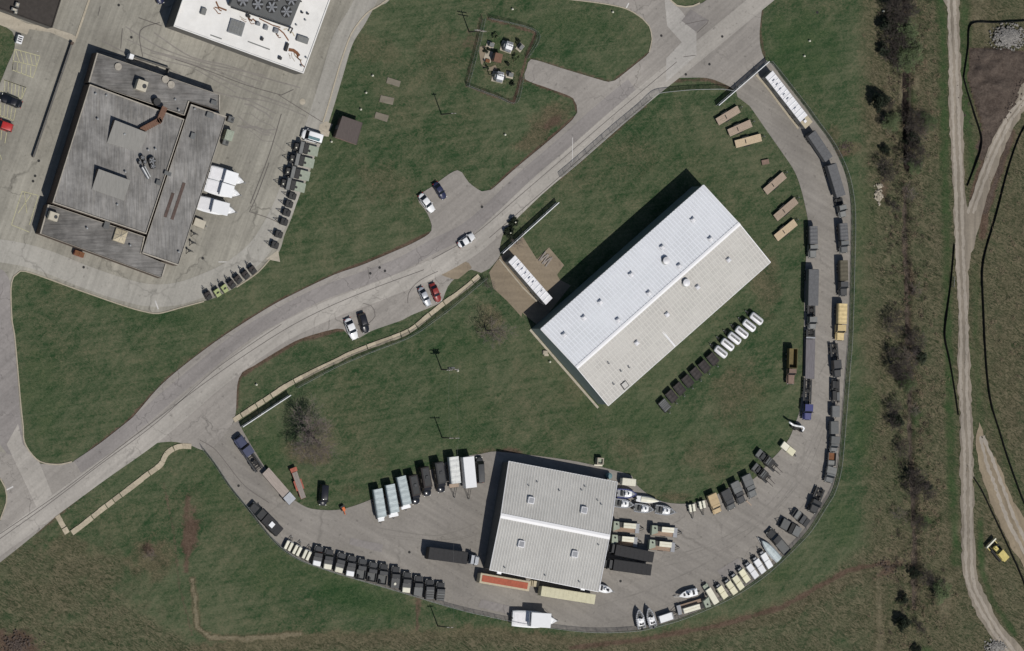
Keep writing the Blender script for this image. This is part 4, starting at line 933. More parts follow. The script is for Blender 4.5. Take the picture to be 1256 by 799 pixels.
def car(label, paint, L=4.6, W=1.85, kind='sedan', group='parked cars', name='parked_car', cat='car'):
    v = thing(name, label, cat, group)
    o = oval(L, W); h = .88 if kind == 'sedan' else (1.0 if kind == 'suv' else 1.05)
    MB().loft([ring(o,.24,.95,.9), ring(o,.45,1,1), ring(o,h-.16,.985,.985), ring(o,h,.93,.86)]).build('body', paint, v, True)
    top = {'sedan':1.42,'suv':1.7,'van':1.95}[kind]
    xa, xb, ta, tb = {'sedan':(L*.20,-L*.37,L*.05,-L*.22),'suv':(L*.20,-L*.46,L*.08,-L*.40),'van':(L*.34,-L*.48,L*.22,-L*.46)}[kind]
    def rr(x0,x1,w_,z,c=.15): return [(x0,-w_+c,z),(x0,w_-c,z),(x0-c,w_,z),(x1+c,w_,z),(x1,w_-c,z),(x1,-w_+c,z),(x1+c,-w_,z),(x0-c,-w_,z)]
    MB().loft([rr(xa,xb,W*.45,h-.03),rr(ta,tb,W*.37,top-.06)]).build('windows','glass',v)
    MB().loft([rr(ta+.03,tb-.03,W*.38,top-.08),rr(ta+.02,tb-.02,W*.38,top-.03),rr(ta-.1,tb+.1,W*.33,top+.02)]).build('roof',paint,v,True)
    for s in (-1,1):
        for (p_, q_) in (((xa-.02,s*W*.44,h),(ta,s*W*.37,top-.06)),((xb+.02,s*W*.44,h),(tb,s*W*.37,top-.06)),(((xa+xb)/2,s*W*.455,h),((ta+tb)/2,s*W*.38,top-.06))): MB().tube(p_,q_,.045,n=5).build('pillar',paint,v)
        MB().box(xa-.35,xa-.17,s*W*.5-.02,s*W*.5+.16 if s>0 else s*W*.5+.02,h,h+.14).build('mirror',paint,v) if s>0 else MB().box(xa-.35,xa-.17,s*W*.5-.16,s*W*.5+.02,h,h+.14).build('mirror',paint,v)
        for x in (L*.31,-L*.29): wheel(v, x, s*(W/2-.13), .33, .24)
    lights(v, L*.475, -L*.485, W*.34, .58)
    MB().box(L*.485,L*.505,-W*.36,W*.36,.3,.52).build('bumper','charcoal_paint',v); MB().box(-L*.505,-L*.485,-W*.36,W*.36,.3,.52).build('bumper','charcoal_paint',v)
    return v
def tarp_shape(x0, x1, w_, z0, z1, bows=5, sag=.07):
    mb = MB(); n = bows*2; rings = []
    for i in range(n+1):
        x = x0+(x1-x0)*i/n; k = z1 - (sag if i % 2 else 0)
        rings.append([(x,-w_,z0),(x,w_,z0),(x,w_,k-.22),(x,w_*.82,k-.05),(x,0,k),(x,-w_*.82,k-.05),(x,-w_,k-.22)])
    return mb.loft(rings)
def rig(label, segs, L, W, group=None, name='cargo_truck', cat='truck', wheels=None, wr=.5, drawbar=0, jack=False, rails=True, bed=1.0, dual=False):
    """segs: (kind, from, to, material, bottom, top) measured back from the front end"""
    v = thing(name, label, cat, group); H = L/2
    x1f = H; 
    if rails:
        a = MB()
        for s in (-1,1): a.box(-H+.1,H-.15,s*W*.22-.07,s*W*.22+.07,bed-.32,bed-.1)
        for i in range(6): a.box(-H+.3+i*(L-.8)/5,-H+.42+i*(L-.8)/5,-W*.42,W*.42,bed-.28,bed-.14)
        a.build('chassis','chassis',v)
    for sg in segs:
        k, a_, b_, mt, z0, z1 = sg[:6]; x1, x0 = H-a_, H-b_; w_ = W/2*(sg[6] if len(sg) > 6 else 1.0)
        if k == 'hood':
            MB().loft([[(x0,-w_*.86,z0),(x1,-w_*.78,z0),(x1,w_*.78,z0),(x0,w_*.86,z0)],[(x0,-w_*.86,z1-.2),(x1,-w_*.76,z1-.32),(x1,w_*.76,z1-.32),(x0,w_*.86,z1-.2)],[(x0,-w_*.7,z1),(x1-.15,-w_*.6,z1-.14),(x1-.15,w_*.6,z1-.14),(x0,w_*.7,z1)]]).build('bonnet',mt,v)
            MB().box(x1,x1+.04,-w_*.5,w_*.5,z0+.1,z1-.35).build('grille','chassis',v)
            for s in (-1,1):
                MB().box(x1-.02,x1+.06,s*w_*.66-.13,s*w_*.66+.13,z0+.15,z0+.42).build('headlight','lamp_lens',v)
                MB().box(x0+.1,x1-.05,s*w_*.86-.16,s*w_*.86+.16,z0+.25,z0+.42,.05).build('mudguard',mt,v)
            MB().box(x1+.02,x1+.16,-w_*.95,w_*.95,z0-.1,z0+.12).build('bumper','charcoal_paint',v)
        elif k == 'cab':
            hh = z1-z0
            MB().box(x0,x1,-w_,w_,z0,z0+hh*.52,.06).build('cab',mt,v)
            MB().loft([[(x0+.04,-w_*.96,z0+hh*.5),(x1-.04,-w_*.96,z0+hh*.5),(x1-.04,w_*.96,z0+hh*.5),(x0+.04,w_*.96,z0+hh*.5)],[(x0+.08,-w_*.88,z1-.08),(x1-.55,-w_*.88,z1-.08),(x1-.55,w_*.88,z1-.08),(x0+.08,w_*.88,z1-.08)]]).build('windows','glass',v)
            MB().box(x0,x1-.5,-w_*.93,w_*.93,z1-.1,z1,.05).build('roof',mt,v)
            for s in (-1,1):
                y0 = s*w_+(0 if s>0 else -.22); MB().box(x1-.3,x1-.16,y0,y0+.22,z0+hh*.5,z0+hh*.82).build('mirror','chassis',v)
                MB().tube((x1-.05,s*w_*.94,z0+hh*.5),(x1-.55,s*w_*.88,z1-.08),.05,n=5).build('pillar',mt,v)
        elif k == 'box':
            o = MB().box(x0,x1,-w_,w_,z0,z1,.05).build('cargo_box',mt,v)
            r_ = MB()
            for i in range(1, max(2,int((x1-x0)/1.2))):
                x = x0+(x1-x0)*i/max(2,int((x1-x0)/1.2)); r_.box(x-.03,x+.03,-w_*.98,w_*.98,z1,z1+.025)
            for s in (-1,1): r_.box(x0+.05,x1-.05,s*w_-.05 if s<0 else s*w_-.02,s*w_+.02 if s<0 else s*w_+.05,z1-.16,z1-.06)
            r_.build('roof_rail',mt,o); MB().box(x0-.05,x0,-w_*.92,w_*.92,z0+.1,z1-.15).build('rear_door',mt,o)
        elif k == 'tarp':
            MB().box(x0,x1,-w_,w_,z0,z0+.5).build('cargo_bed','dark_grey_paint',v); tarp_shape(x0+.02,x1-.02,w_*.98,z0+.45,z1).build('canvas_cover',mt,v)
        elif k == 'open':
            o = MB().box(x0,x1,-w_,w_,z0,z0+.12).build('cargo_bed',sg[7] if len(sg)>7 else mt,v)
            q = MB()
            for s in (-1,1): q.box(x0,x1,s*w_-.05,s*w_+.05,z0+.12,z1)
            q.box(x0-.05,x0+.05,-w_+.05,w_-.05,z0+.12,z1); q.box(x1-.05,x1+.05,-w_+.05,w_-.05,z0+.12,z1); q.build('side_board',mt,v)
            for i in range(3):
                x = x0+(x1-x0)*(i+.5)/3; MB().box(x-.04,x+.04,-w_-.08,w_+.08,z0-.05,z0).build('cross_bearer','chassis',o)
        elif k == 'deck':
            MB().box(x0,x1,-w_,w_,z0,z0+.1).build('deck_frame',sg[7] if len(sg)>7 else 'chassis',v)
            n = max(5, int(2*w_/.26)); pw = 2*(w_-.04)/n; q = MB()
            for i in range(n): q.box(x0+.05,x1-.05,-w_+.04+i*pw,-w_+.04+(i+1)*pw-.02,z0+.1,z1+random.uniform(-.008,.008))
            q.build('planks',mt,v)
        elif k == 'frame':
            q = MB()
            for s in (-1,1): q.box(x0,x1,s*w_*.5-.08,s*w_*.5+.08,z0,z1)
            for i in range(3): q.box(x0+(x1-x0)*(i+.5)/3-.08,x0+(x1-x0)*(i+.5)/3+.08,-w_*.8,w_*.8,z0+.05,z1+.05)
            q.build('open_frame',mt,v); MB().disc((x0+x1)/2-.1,0,.5,z1,z1+.1,12).build('fifth_wheel','chassis',v)
            for s in (-1,1): MB().box(x0+.1,x1-.1,s*w_*.8-.2,s*w_*.8+.2,z1-.02,z1+.06,.02).build('mudguard',sg[7] if len(sg)>7 else 'charcoal_paint',v)
        elif k == 'panel':
            MB().box(x0,x1,-w_,w_,z0,z1,.02).build(sg[8] if len(sg)>8 else 'panel',mt,v,loc=(0,sg[7] if len(sg)>7 else 0,0))
        elif k == 'tank':
            R = lambda x, q: [(x, q*w_*math.cos(2*math.pi*i/16), (z0+z1)/2+q*(z1-z0)/2*math.sin(2*math.pi*i/16)) for i in range(16)]
            MB().loft([R(x0,.55),R(x0+.12,.85),R(x0+.4,1),R(x1-.4,1),R(x1-.12,.85),R(x1,.55)]).build('tank',mt,v,True)
            MB().box(x0+.45,x1-.45,-w_*.28,w_*.28,z1-.04,z1+.03).build('walkway_plate','mid_grey_paint',v)
            MB().disc((x0+x1)/2,0,.22,z1,z1+.14,12).build('manhole_lid','steel',v)
            for f in (.2,.8): MB().box(x0+(x1-x0)*f-.08,x0+(x1-x0)*f+.08,-w_*.8,w_*.8,.5,z0+.35).build('saddle','chassis',v)
    for x in (wheels or []):
        for s in (-1,1): wheel(v, H-x, s*(W/2-.16-(.05 if dual else 0)), wr, .5 if dual else .3)
    if drawbar:
        q = MB(); 
        for s in (-1,1): q.tube((H-.1,s*W*.3,bed-.2),(H+drawbar,0,.55),.06,n=5)
        q.build('drawbar','chassis',v); MB().disc(H+drawbar,0,.11,.45,.6,8).build('coupling','steel',v)
        MB().tube((H+drawbar*.6,.1,0),(H+drawbar*.6,.1,.95),.05,n=6).build('jockey_stand','steel',v)
    if jack:
        for s in (-1,1): MB().box(H-2.2,H-2.0,s*W*.3-.08,s*W*.3+.08,.05,bed-.2).build('landing_leg','steel',v)
    return v
def boat(label, L, W, hull='glare_white', deck='white_paint', group=None, console=True, cover=None, engine=True, rib=None, tr_label=None, h0=.55, tr=True, name='motor_boat'):
    """boat keel at h0 on its trailer"""
    v = thing(name, label, 'boat', group); n = 10; rings = []
    def sect(t):
        wv = W/2*(1-max(0,(t-.45)/.55)**2.1)*(1 if t < .98 else .5)*(0.93+.07*min(1,t*4)); return max(.03, wv)
    st = [i/n for i in range(n+1)]
    for t in st:
        x = -L/2+L*t; wv = sect(t); zk = h0 + (.55*max(0,(t-.6)/.4)**2); zs = h0+.85+.22*t*t
        rings.append([(x,0,zk),(x,wv*.72,zk+.22),(x,wv,zs-.12),(x,wv,zs),(x,-wv,zs),(x,-wv,zs-.12),(x,-wv*.72,zk+.22)])
    MB().loft(rings).build('hull',hull,v,True)
    dk = MB(); vs = []; fs = []
    for t in st: 
        x = -L/2+L*t; wv = sect(t)*.86; z = h0+.86+.22*t*t; vs += [(x*.98,wv,z),(x*.98,-wv,z)]
    for i in range(n): fs.append((2*i,2*i+1,2*i+3,2*i+2))
    dk.add(vs,fs).build('deck',deck,v)
    if rib:
        q = MB()
        for s in (-1,1):
            for a_, b_ in zip(st[:-1],st[1:]): q.tube((-L/2+L*a_,s*sect(a_),h0+.8+.2*a_*a_),(-L/2+L*b_,s*sect(b_),h0+.8+.2*b_*b_),.17,n=7)
        q.build('side_tube',rib,v,True)
    zd = h0+.9
    if console:
        MB().box(-L*.12,L*.06,-W*.17,W*.17,zd,zd+.7,.05).build('console','white_paint',v)
        MB().loft([[(L*.06,-W*.16,zd+.65),(L*.09,-W*.16,zd+.65),(L*.09,W*.16,zd+.65),(L*.06,W*.16,zd+.65)],[(L*.02,-W*.14,zd+1.05),(L*.04,-W*.14,zd+1.05),(L*.04,W*.14,zd+1.05),(L*.02,W*.14,zd+1.05)]]).build('windscreen','glass',v)
        MB().box(-L*.32,-L*.2,-W*.3,W*.3,zd,zd+.42,.06).build('seat','vent_dark',v); MB().box(L*.16,L*.26,-W*.18,W*.18,zd+.1,zd+.2,.03).build('hatch','vent_dark',v)
    if cover:
        a_, b_, mt, hc = cover
        rs = []
        for i in range(7):
            t = a_+(b_-a_)*i/6; x = -L/2+L*t; wv = sect(t)*.88; z = h0+.86+.22*t*t; k = hc*(1-.35*abs(2*i/6-1)**2)-(.05 if i%2 else 0)
            rs.append([(x,-wv,z),(x,wv,z),(x,wv*.8,z+k*.7),(x,0,z+k),(x,-wv*.8,z+k*.7)])
        MB().loft(rs).build('canopy',mt,v)
    if engine:
        MB().box(-L/2-.42,-L/2+.05,-.2,.2,h0+.55,h0+1.35,.1).build('outboard_engine','vent_dark',v); MB().box(-L/2-.3,-L/2-.1,-.08,.08,h0-.1,h0+.6).build('propeller_leg','vent_dark',v)
    if tr:
        t_ = thing('boat_trailer', tr_label, 'trailer', 'boat trailers')
        q = MB()
        for s in (-1,1): q.box(-L*.5,L*.2,s*W*.33-.05,s*W*.33+.05,.38,.5); q.tube((L*.2,s*W*.33,.44),(L*.5+.9,0,.5),.05,n=5)
        for x in (-L*.4,-L*.1,L*.15): q.box(x-.05,x+.05,-W*.4,W*.4,.36,.46)
        q.build('frame','galvanised',t_)
        for s in (-1,1):
            MB().box(-L*.45,L*.15,s*W*.22-.06,s*W*.22+.06,.5,h0+.12).build('bunk','chassis',t_)
            for x in (-L*.22,-L*.05): wheel(t_, x, s*(W*.45), .3, .2)
            MB().box(-L*.32,L*.04,s*W*.45-.14,s*W*.45+.14,.62,.66,.01).build('mudguard','galvanised',t_)
        MB().tube((L*.5+.5,0,0),(L*.5+.5,0,.9),.05,n=6).build('jockey_stand','steel',t_); MB().disc(L*.5+.9,0,.09,.42,.56,8).build('coupling','steel',t_)
        v['_tr'] = t_.name
    return v
def put_boat(v, f, r, z):
    put(v, f, r, z); tn = v.get('_tr')
    if tn: t_ = bpy.data.objects[tn]; t_.location = v.location; t_.rotation_euler.z = v.rotation_euler.z; del v['_tr']
    return v

# ------------------------------------------------------------------ cars
def park(f, r, wpx, z, maker, *a, **k):
    L = span(f, r, z); return put(maker(*a, L=L, W=wpx*S/.96, **k), f, r, z)
park((532.5,260),(516,238),10,1.2,car,'white car in the bay on the upper side of the road','white_paint')
park((546.5,244),(534,224),9,1.2,car,'dark blue car beside the white car in the upper bay','navy_paint')
park((582.5,288.5),(563,301.5),10,1.2,car,'white car driving along the middle of the road','white_paint',group='moving cars')
park((527.5,375.5),(516,352.5),9,1.2,car,'silver white car parked beside the red car','silver_paint')
park((539.5,370.5),(530.5,347.5),9,1.2,car,'red car parked next to the walkway in the lower bay','dark_red_paint')
park((437,416.5),(426.5,390.5),11,1.2,car,'large white car at the front edge of the lower bay','white_paint')
park((450.5,408.5),(443.5,384),10,1.3,car,'black car beside the large white car in the lower bay','black_paint',kind='suv')
park((1.5,118.5),(27.6,129),11,1.2,car,'black car among the yellow hatched bays','black_paint')
park((-9,149),(16.5,158),11,1.3,car,'bright red car at the left edge of the frame','red_paint',kind='suv')
park((198.5,5),(193,-20),10,1.3,car,'dark car at the top edge beside the white roofed building','navy_paint',kind='suv')
park((397,620.5),(398.7,594.5),11,1.5,car,'black van parked on the grass below the bare tree','black_paint',kind='van',name='parked_van',cat='van',group='vans')

# ------------------------------------------------------------------ wooden deck trailers on the grass
for f, r, mt, lab in [((906.5,133.7),(879.6,150),'wood_deck','topmost wooden deck trailer on the grass below the gate'),((921.6,151),(893.6,163.5),'wood_deck','wooden deck trailer in the middle of the upper three'),((933.8,168.6),(901.8,177.2),'pale_wood_deck','palest wooden deck trailer, lowest of the upper three'),((962.5,214.5),(938.4,235.7),'wood_deck','lone wooden deck trailer turned uphill, highest of the lower three'),((977,245.5),(951,268),'wood_deck','pinkish wooden deck trailer in the middle of the lower three'),((976,272.5),(951.5,292.5),'pale_wood_deck','pale wooden deck trailer nearest the parked grey truck')]:
    L = span(f,r,.9); W = 2.0
    v = rig(lab, [('deck',0,L,mt,.72,.9)], L, W, 'wooden deck trailers', 'flatbed_trailer', 'trailer', wheels=[L*.5,L*.62], wr=.34, drawbar=1.1, bed=.8)
    MB().box(-L*.12,-L*.09,-.5,.5,.92,.98).build('tie_bar','chassis',v); put(v, f, r, .9)
    for s in (-1,1): MB().box(-L*.2,L*.06,s*(W/2+.12)-.14,s*(W/2+.12)+.14,.70,.76,.02).build('mudguard','chassis',v)
v = thing('pallet_stack','small brown pallet stack on the grass between the deck trailers','pallet')
for i in range(3): MB().box(-1.0,1.0,-.6,.6,i*.16+.02,i*.16+.14).build('pallet','wood_deck' if i<2 else 'pink_brown',v)
put(v,(944,198),(934,200),.5)

# ------------------------------------------------------------------ long white ribbed trailers
def long_white(lab, f, r, wpx, vents, z=3.5, tail=0):
    L = span(f,r,z); W = wpx*S/.97; H = L/2
    v = thing('long_trailer', lab, 'trailer', 'long white trailers with roof vents')
    MB().box(-H,H,-W/2,W/2,.9,z-.12,.08).build('body','mid_grey_paint',v)
    o = MB().box(-H+tail,H,-W/2-.02,W/2+.02,z-.12,z).build('roof','vent_white',v)
    if tail: MB().box(-H,-H+tail-.05,-W/2-.02,W/2+.02,z-.14,z-.04).build('roof_tail','container_beige',v)
    n = int((L-tail)/1.15); me_ = MB().loft([[(-.16,-W*.49,0),(.16,-W*.49,0),(.16,W*.49,0),(-.16,W*.49,0)],[(-.05,-W*.48,.12),(.05,-W*.48,.12),(.05,W*.48,.12),(-.05,W*.48,.12)]]).mesh('rib','glare_white')
    for i in range(1,n): inst('rib', me_, o, (-H+tail+(L-tail)*i/n,0,z))
    for x_, y_ in vents:
        q = G(x_,y_,z+.3); A, B = G(*f,z), G(*r,z); m_ = (A+B)/2; a = math.atan2((A-B).y,(A-B).x); dx, dy = q.x-m_.x, q.y-m_.y
        lx, ly = dx*math.cos(a)+dy*math.sin(a), -dx*math.sin(a)+dy*math.cos(a)
        p_ = MB().box(-.28,.28,-.28,.28,0,.28,.03).build('roof_vent','hull_blue',v,loc=(lx,ly,z)); MB().box(-.36,.36,-.36,.36,.28,.36).build('lid','vent_white',p_)
    for i in range(6): MB().box(-H+1.2+i*(L-2.4)/5-.45,-H+1.2+i*(L-2.4)/5+.45,W/2,W/2+.04,1.7,2.5).build('window','glass',v); MB().box(-H+1.2+i*(L-2.4)/5-.45,-H+1.2+i*(L-2.4)/5+.45,-W/2-.04,-W/2,1.7,2.5).build('window','glass',v)
    MB().box(-.5,.5,-W/2-.05,-W/2,.95,2.9).build('door','white_paint',v)
    MB().box(-H*.9,-H*.3,-W*.48,W*.48,.5,.9).build('chassis','chassis',v)
    for x in (-H*.75,-H*.62,-H*.49):
        for s in (-1,1): wheel(v,x,s*(W/2-.2),.48,.4)
    for s in (-1,1): MB().box(H*.62,H*.66,s*W*.3-.08,s*W*.3+.08,.02,.9).build('landing_leg','steel',v)
    return put(v,f,r,z)
K = lambda x, y: (920+x/6.146, 70+y/6.146)
long_white('long white trailer with blue roof vents parked under the top gate',(943.3,91),(992.4,154),12.5,[K(185,185),K(210,215),K(235,250),K(262,290),K(290,322),K(345,395),K(415,485)],tail=2.2)
K = lambda x, y: (600+x/5.962, 260+y/5.962)
long_white('long white trailer with blue roof vents on the gravel drive beside the warehouse',(627.7,317.5),(673.5,370),11.5,[K(220,395),K(248,425),K(272,455),K(300,490),K(328,520),K(390,585)])

# ------------------------------------------------------------------ trucks and trailers along the outer fence
def place(f, r, wpx, z, lab, segs, frac=True, **k):
    L = span(f,r,z); W = wpx*S/.97
    sg = [(s_[0], s_[1]*L, s_[2]*L, *s_[3:]) for s_ in segs]
    wl = [x*L for x in k.pop('wheels', [])]
    return put(rig(lab, sg, L, W, wheels=wl, **k), f, r, z)
GF = 'vehicles parked along the outer fence'
def semi(f, r, wpx, z, lab, mt, group=GF, kind='box'):
    return place(f,r,wpx,z,lab,[(kind,0,1,mt,1.15,z)],name='semi_trailer',cat='trailer',group=group,wheels=[.74,.84,.92],wr=.48,jack=True,bed=1.2,dual=True)
def tractor(f, r, wpx, z, lab, mt, group='tractor units', hood=.28, cab=.34, fr='chassis'):
    return place(f,r,wpx,z,lab,[('hood',0,hood,mt,.9,2.0),('cab',hood,hood+cab,mt,.9,z),('frame',hood+cab,1,fr,.75,1.0)],name='tractor_unit',cat='truck',group=group,wheels=[.15,.74,.9],wr=.5,bed=.95,dual=False)
def army(f, r, wpx, z, lab, mt, cover, hood=.2, cab=.22, kind='tarp', cabmt=None, group='six wheeled cargo trucks', bedmt=None):
    cabmt = cabmt or mt
    return place(f,r,wpx,z,lab,[('hood',0,hood,cabmt,.85,1.9),('cab',hood,hood+cab-.02,cabmt,.85,2.6),(kind,hood+cab,1,cover,1.05,z,1.0)+((bedmt,) if bedmt else ())],group=group,wheels=[.13,.70,.84],wr=.55,bed=1.1)
semi((1017,195.5),(995.5,163.5),11.5,3.0,'upper grey covered trailer by the fence, behind the white trailer','grey_tarp')
semi((1032,241),(1020.3,202),12,3.2,'grey covered trailer coupled to the grey tractor by the fence','grey_tarp')
tractor((1036.5,266),(1032,243),10,2.7,'grey green tractor unit coupled to the grey covered trailer','mid_grey_paint')
army((1037.5,310),(1035,274),11,2.6,'grey cargo truck by the fence just below the grey tractor','grey_paint','grey_tarp')
army((1036.5,363),(1035.5,319.5),11,2.6,'cargo truck with olive brown canvas by the fence','charcoal_paint','olive_tarp',cabmt='dark_grey_paint')
army((1033,417.5),(1034.5,372.5),12,2.9,'tan cargo truck with tan canvas by the fence','tan_paint','tan_tarp',cab=.24)
tractor((1029,462.5),(1025.5,421),11,2.5,'dark tractor unit by the fence below the tan truck','dark_grey_paint',hood=.2,cab=.3)
v = place((1026,494.5),(1026,465),11,1.6,'dark open frame trailer carrying machinery by the fence',[('frame',0,1,'chassis',.8,1.05),('panel',.12,.5,'dark_machine',1.05,1.6,.45,-.5),('panel',.1,.45,'grey_paint',1.05,1.5,.35,.55),('panel',.6,.9,'dark_machine',1.05,1.5,.4,.4),('panel',.62,.92,'charcoal_paint',1.05,1.4,.4,-.5)],name='equipment_trailer',cat='trailer',group=GF,wheels=[.55,.75],wr=.45,drawbar=1.4)
for f, r, wp, z, mt, lab in [((1025.5,512),(1025.5,498),9.5,2.0,'grey_paint','small grey box trailer by the fence beside a rusty patch'),((1024,532.5),(1024,517),10,2.1,'grey_paint','dark edged grey box trailer, second below the machinery trailer')]:
    place(f,r,wp,z,lab,[('box',0,1,mt,.8,z)],name='box_trailer',cat='trailer',group=GF,wheels=[.45,.62],wr=.42,drawbar=.8)
place((1023.5,554),(1025,535.5),10.5,1.9,'two part grey truck by the fence between box trailers',[('box',.5,1,'grey_paint',.8,2.0),('cab',.24,.48,'grey_paint',.8,1.9),('hood',0,.24,'grey_paint',.8,1.55)],group=GF,wheels=[.2,.8],wr=.45)
place((1020.5,571.5),(1021.5,555.5),10,1.7,'open box trailer with brown floor by the fence',[('open',0,1,'grey_paint',.8,1.6,1.0,'rust'),('panel',.05,.4,'mid_grey_paint',.95,1.3,.8)],name='box_trailer',cat='trailer',group=GF,wheels=[.45,.62],wr=.42,drawbar=.8)
place((1017.5,591.5),(1021.5,573),12,1.9,'grey striped utility truck at the lower end of the straight fence',[('hood',0,.3,'grey_paint',.75,1.5),('cab',.3,.55,'grey_paint',.75,1.9),('box',.55,1,'mid_grey_paint',.75,1.75)],group=GF,wheels=[.18,.8],wr=.45)
tractor((998,628.5),(1010,599),13,2.4,'dark tractor with pale cab where the fence starts to curve','charcoal_paint',hood=.26,cab=.22)
place((974.5,628.5),(992,643),10.5,1.5,'dark trailer with one pale panel near the fence curve',[('deck',0,1,'charcoal_paint',.8,.95),('panel',.12,.34,'mid_grey_paint',.95,1.5),('panel',.5,.72,'dark_grey_paint',.95,1.5),('panel',.76,.98,'charcoal_paint',.95,1.4)],name='equipment_trailer',cat='trailer',group=GF,wheels=[.5,.65],wr=.42,drawbar=1)
place((958.5,640.5),(982.5,654.5),13,1.7,'dark trailer with two grey decks near the fence curve',[('deck',0,1,'charcoal_paint',.8,.95),('panel',.05,.38,'grey_paint',.95,1.6,.9),('panel',.45,.62,'chassis',.95,1.7,.95),('panel',.66,.96,'grey_paint',.95,1.6,.9)],name='equipment_trailer',cat='trailer',group=GF,wheels=[.5,.62],wr=.45,drawbar=1.1)
place((944.5,651.5),(967.5,678),11.5,1.7,'dark pickup with a long grey bed beside the wrinkled tarp boat',[('hood',0,.24,'charcoal_paint',.6,1.15),('cab',.24,.5,'charcoal_paint',.6,1.8),('open',.5,1,'dark_grey_paint',.7,1.2,1.0,'grey_paint')],name='pickup_truck',cat='pickup',group=GF,wheels=[.17,.78],wr=.4,bed=.8)
L = span((934,663),(956,687),1.6); put_boat(boat('boat under a wrinkled pale silver tarp by the curving fence', L, 2.2, 'silver_paint','silver_tarp',cover=(0,.97,'silver_tarp',.5),console=False,engine=False,tr_label='trailer under the boat with the wrinkled silver tarp',h0=.5),(934,663),(956,687),1.5)

# row of small box trailers by the lower right fence
def small_unit(lab, f, r, mt, long=False):
    L = span(f,r,1.5); H = L/2; W = 1.55
    segs = [('frame',0,1,'chassis',.55,.7)]
    segs += [('panel',.22,.98,mt,.7,1.5,1.0),('panel',.0,.2,'pale_green',.7,.9,.9)] if long else [('panel',.16,.54,mt,.7,1.55,1.0),('panel',.57,.97,mt,.7,1.45,1.0),('panel',.02,.14,'steel',.7,1.2,.6)]
    v = rig(lab, [(s_[0],s_[1]*L,s_[2]*L,*s_[3:]) for s_ in segs], L, W, 'small box trailers by the lower right fence','generator_trailer','trailer',wheels=[L*.55],wr=.36,drawbar=1.0,bed=.6)
    MB().tube((H-.1,.0,.7),(H-.1,0,2.0),.07,n=6).build('exhaust_stack','steel',v)
    for s in (-1,1): MB().box(-.4,.4,s*(W/2+.12)-.12,s*(W/2+.12)+.12,.74,.8,.02).build('mudguard','chassis',v)
    return put(v,f,r,1.5)
for f, r, mt, lab in [((934,676.5),(946,697),'white_paint','white twin box trailer right next to the wrinkled tarp boat'),((925.5,684),(937.5,703),'white_paint','middle one of three white twin box trailers by the lower fence'),((916,690.5),(929,709),'white_paint','white twin box trailer next to the first cream one'),((907,697),(918.5,714),'cream_paint','cream twin box trailer adjoining the white ones'),((899,704.5),(911,723),'cream_paint','second cream twin box trailer from the white ones'),((891,711.5),(903,729),'cream_paint','third cream twin box trailer from the white ones'),((880.5,717.5),(891,734),'cream_paint','cream twin box trailer beside the long single box trailer')]: small_unit(lab,f,r,mt)
small_unit('pale trailer with one long box and a deck by the lower fence',(865.5,717.5),(879.5,741),'pale_cream',True)
def bt(lab, f, r, wpx, trl, z=1.4, **k):
    L = span(f,r,z); return put_boat(boat(lab, L, wpx*S/.96, tr_label=trl, **k), f, r, z)
bt('white boat pointing left above the plank deck trailer',(832.5,731.5),(855.5,725.5),9,'trailer under the white boat beside the plank deck trailer',group='boats by the lower fence',cover=(.05,.5,'glare_white',.45))
bt('left one of two white boats pointing up at the bottom fence',(783,748),(787.5,771),10,'trailer under the left white boat at the bottom fence',group='boats by the lower fence',deck='grey_paint',cover=(.15,.55,'glare_white',.5),rib='rib_grey')
bt('right one of two white boats pointing up at the bottom fence',(795,746),(801.5,769.5),9.5,'trailer under the right white boat at the bottom fence',group='boats by the lower fence',deck='grey_paint',cover=(.15,.55,'glare_white',.5),rib='rib_grey')
place((826,755),(809.5,760.5),8.5,1.8,'narrow white box trailer beside the two bottom boats',[('panel',0,1,'white_paint',.8,1.8),('panel',.02,.08,'steel',.8,2.0)],name='box_trailer',cat='trailer',wheels=[.5],wr=.36,drawbar=2.4,bed=.8)

# ------------------------------------------------------------------ plank deck equipment trailers
def deck_unit(lab, f, r, wpx=12):
    L = span(f,r,1.3); W = wpx*S/.97; H = L/2
    v = rig(lab, [('deck',L*.02,L*.98,'brown_deck',.75,.92)], L, W, 'plank deck trailers with white boxes','equipment_trailer','trailer',wheels=[L*.52,L*.66],wr=.4,drawbar=1.5,bed=.85)
    MB().loft([[(-H,-W*.48,.92),(-H+1.75,-W*.2,.92),(-H+1.45,W*.5,.92),(-H,W*.5,.92)],[(-H,-W*.48,2.1),(-H+1.7,-W*.2,2.1),(-H+1.4,W*.5,2.1),(-H,W*.5,2.1)]]).build('control_cabinet','pale_green',v)
    MB().disc(-H+.8,W*.22,.22,2.1,2.3,10).build('filler_cap','chassis',v)
    MB().box(-H+1.6,-H+2.7,-.1,W*.45,.92,1.4).build('pump','dark_machine',v)
    o = MB().box(-H+2.75,H-1.35,-W*.08,W*.44,.92,1.95,.04).build('white_box','pale_cream',v); MB().box(-H+2.8,H-1.4,W*.16,W*.18,1.95,1.98).build('lid_seam','container_beige',o)
    MB().box(H-1.15,H-.1,-W*.5,W*.46,.92,1.1).build('checker_plate','rib_grey',v)
    for s in (-1,1): MB().box(-.9,.6,s*(W/2)-.1,s*(W/2)+.1,.86,.93,.02).build('mudguard','chassis',v)
    return put(v,f,r,1.3)
deck_unit('plank deck trailer nearest the shed, upper row',(785,648.5),(751,645.5))
deck_unit('plank deck trailer away from the shed, upper row',(831.5,653.5),(798,650.5))
deck_unit('plank deck trailer nearest the shed, beside the black trailers',(782.5,665),(749,662))
deck_unit('plank deck trailer away from the shed, lower row',(828.5,671.5),(795,668))
deck_unit('plank deck trailer with red trim by the bottom fence',(831,749.5),(869,738))
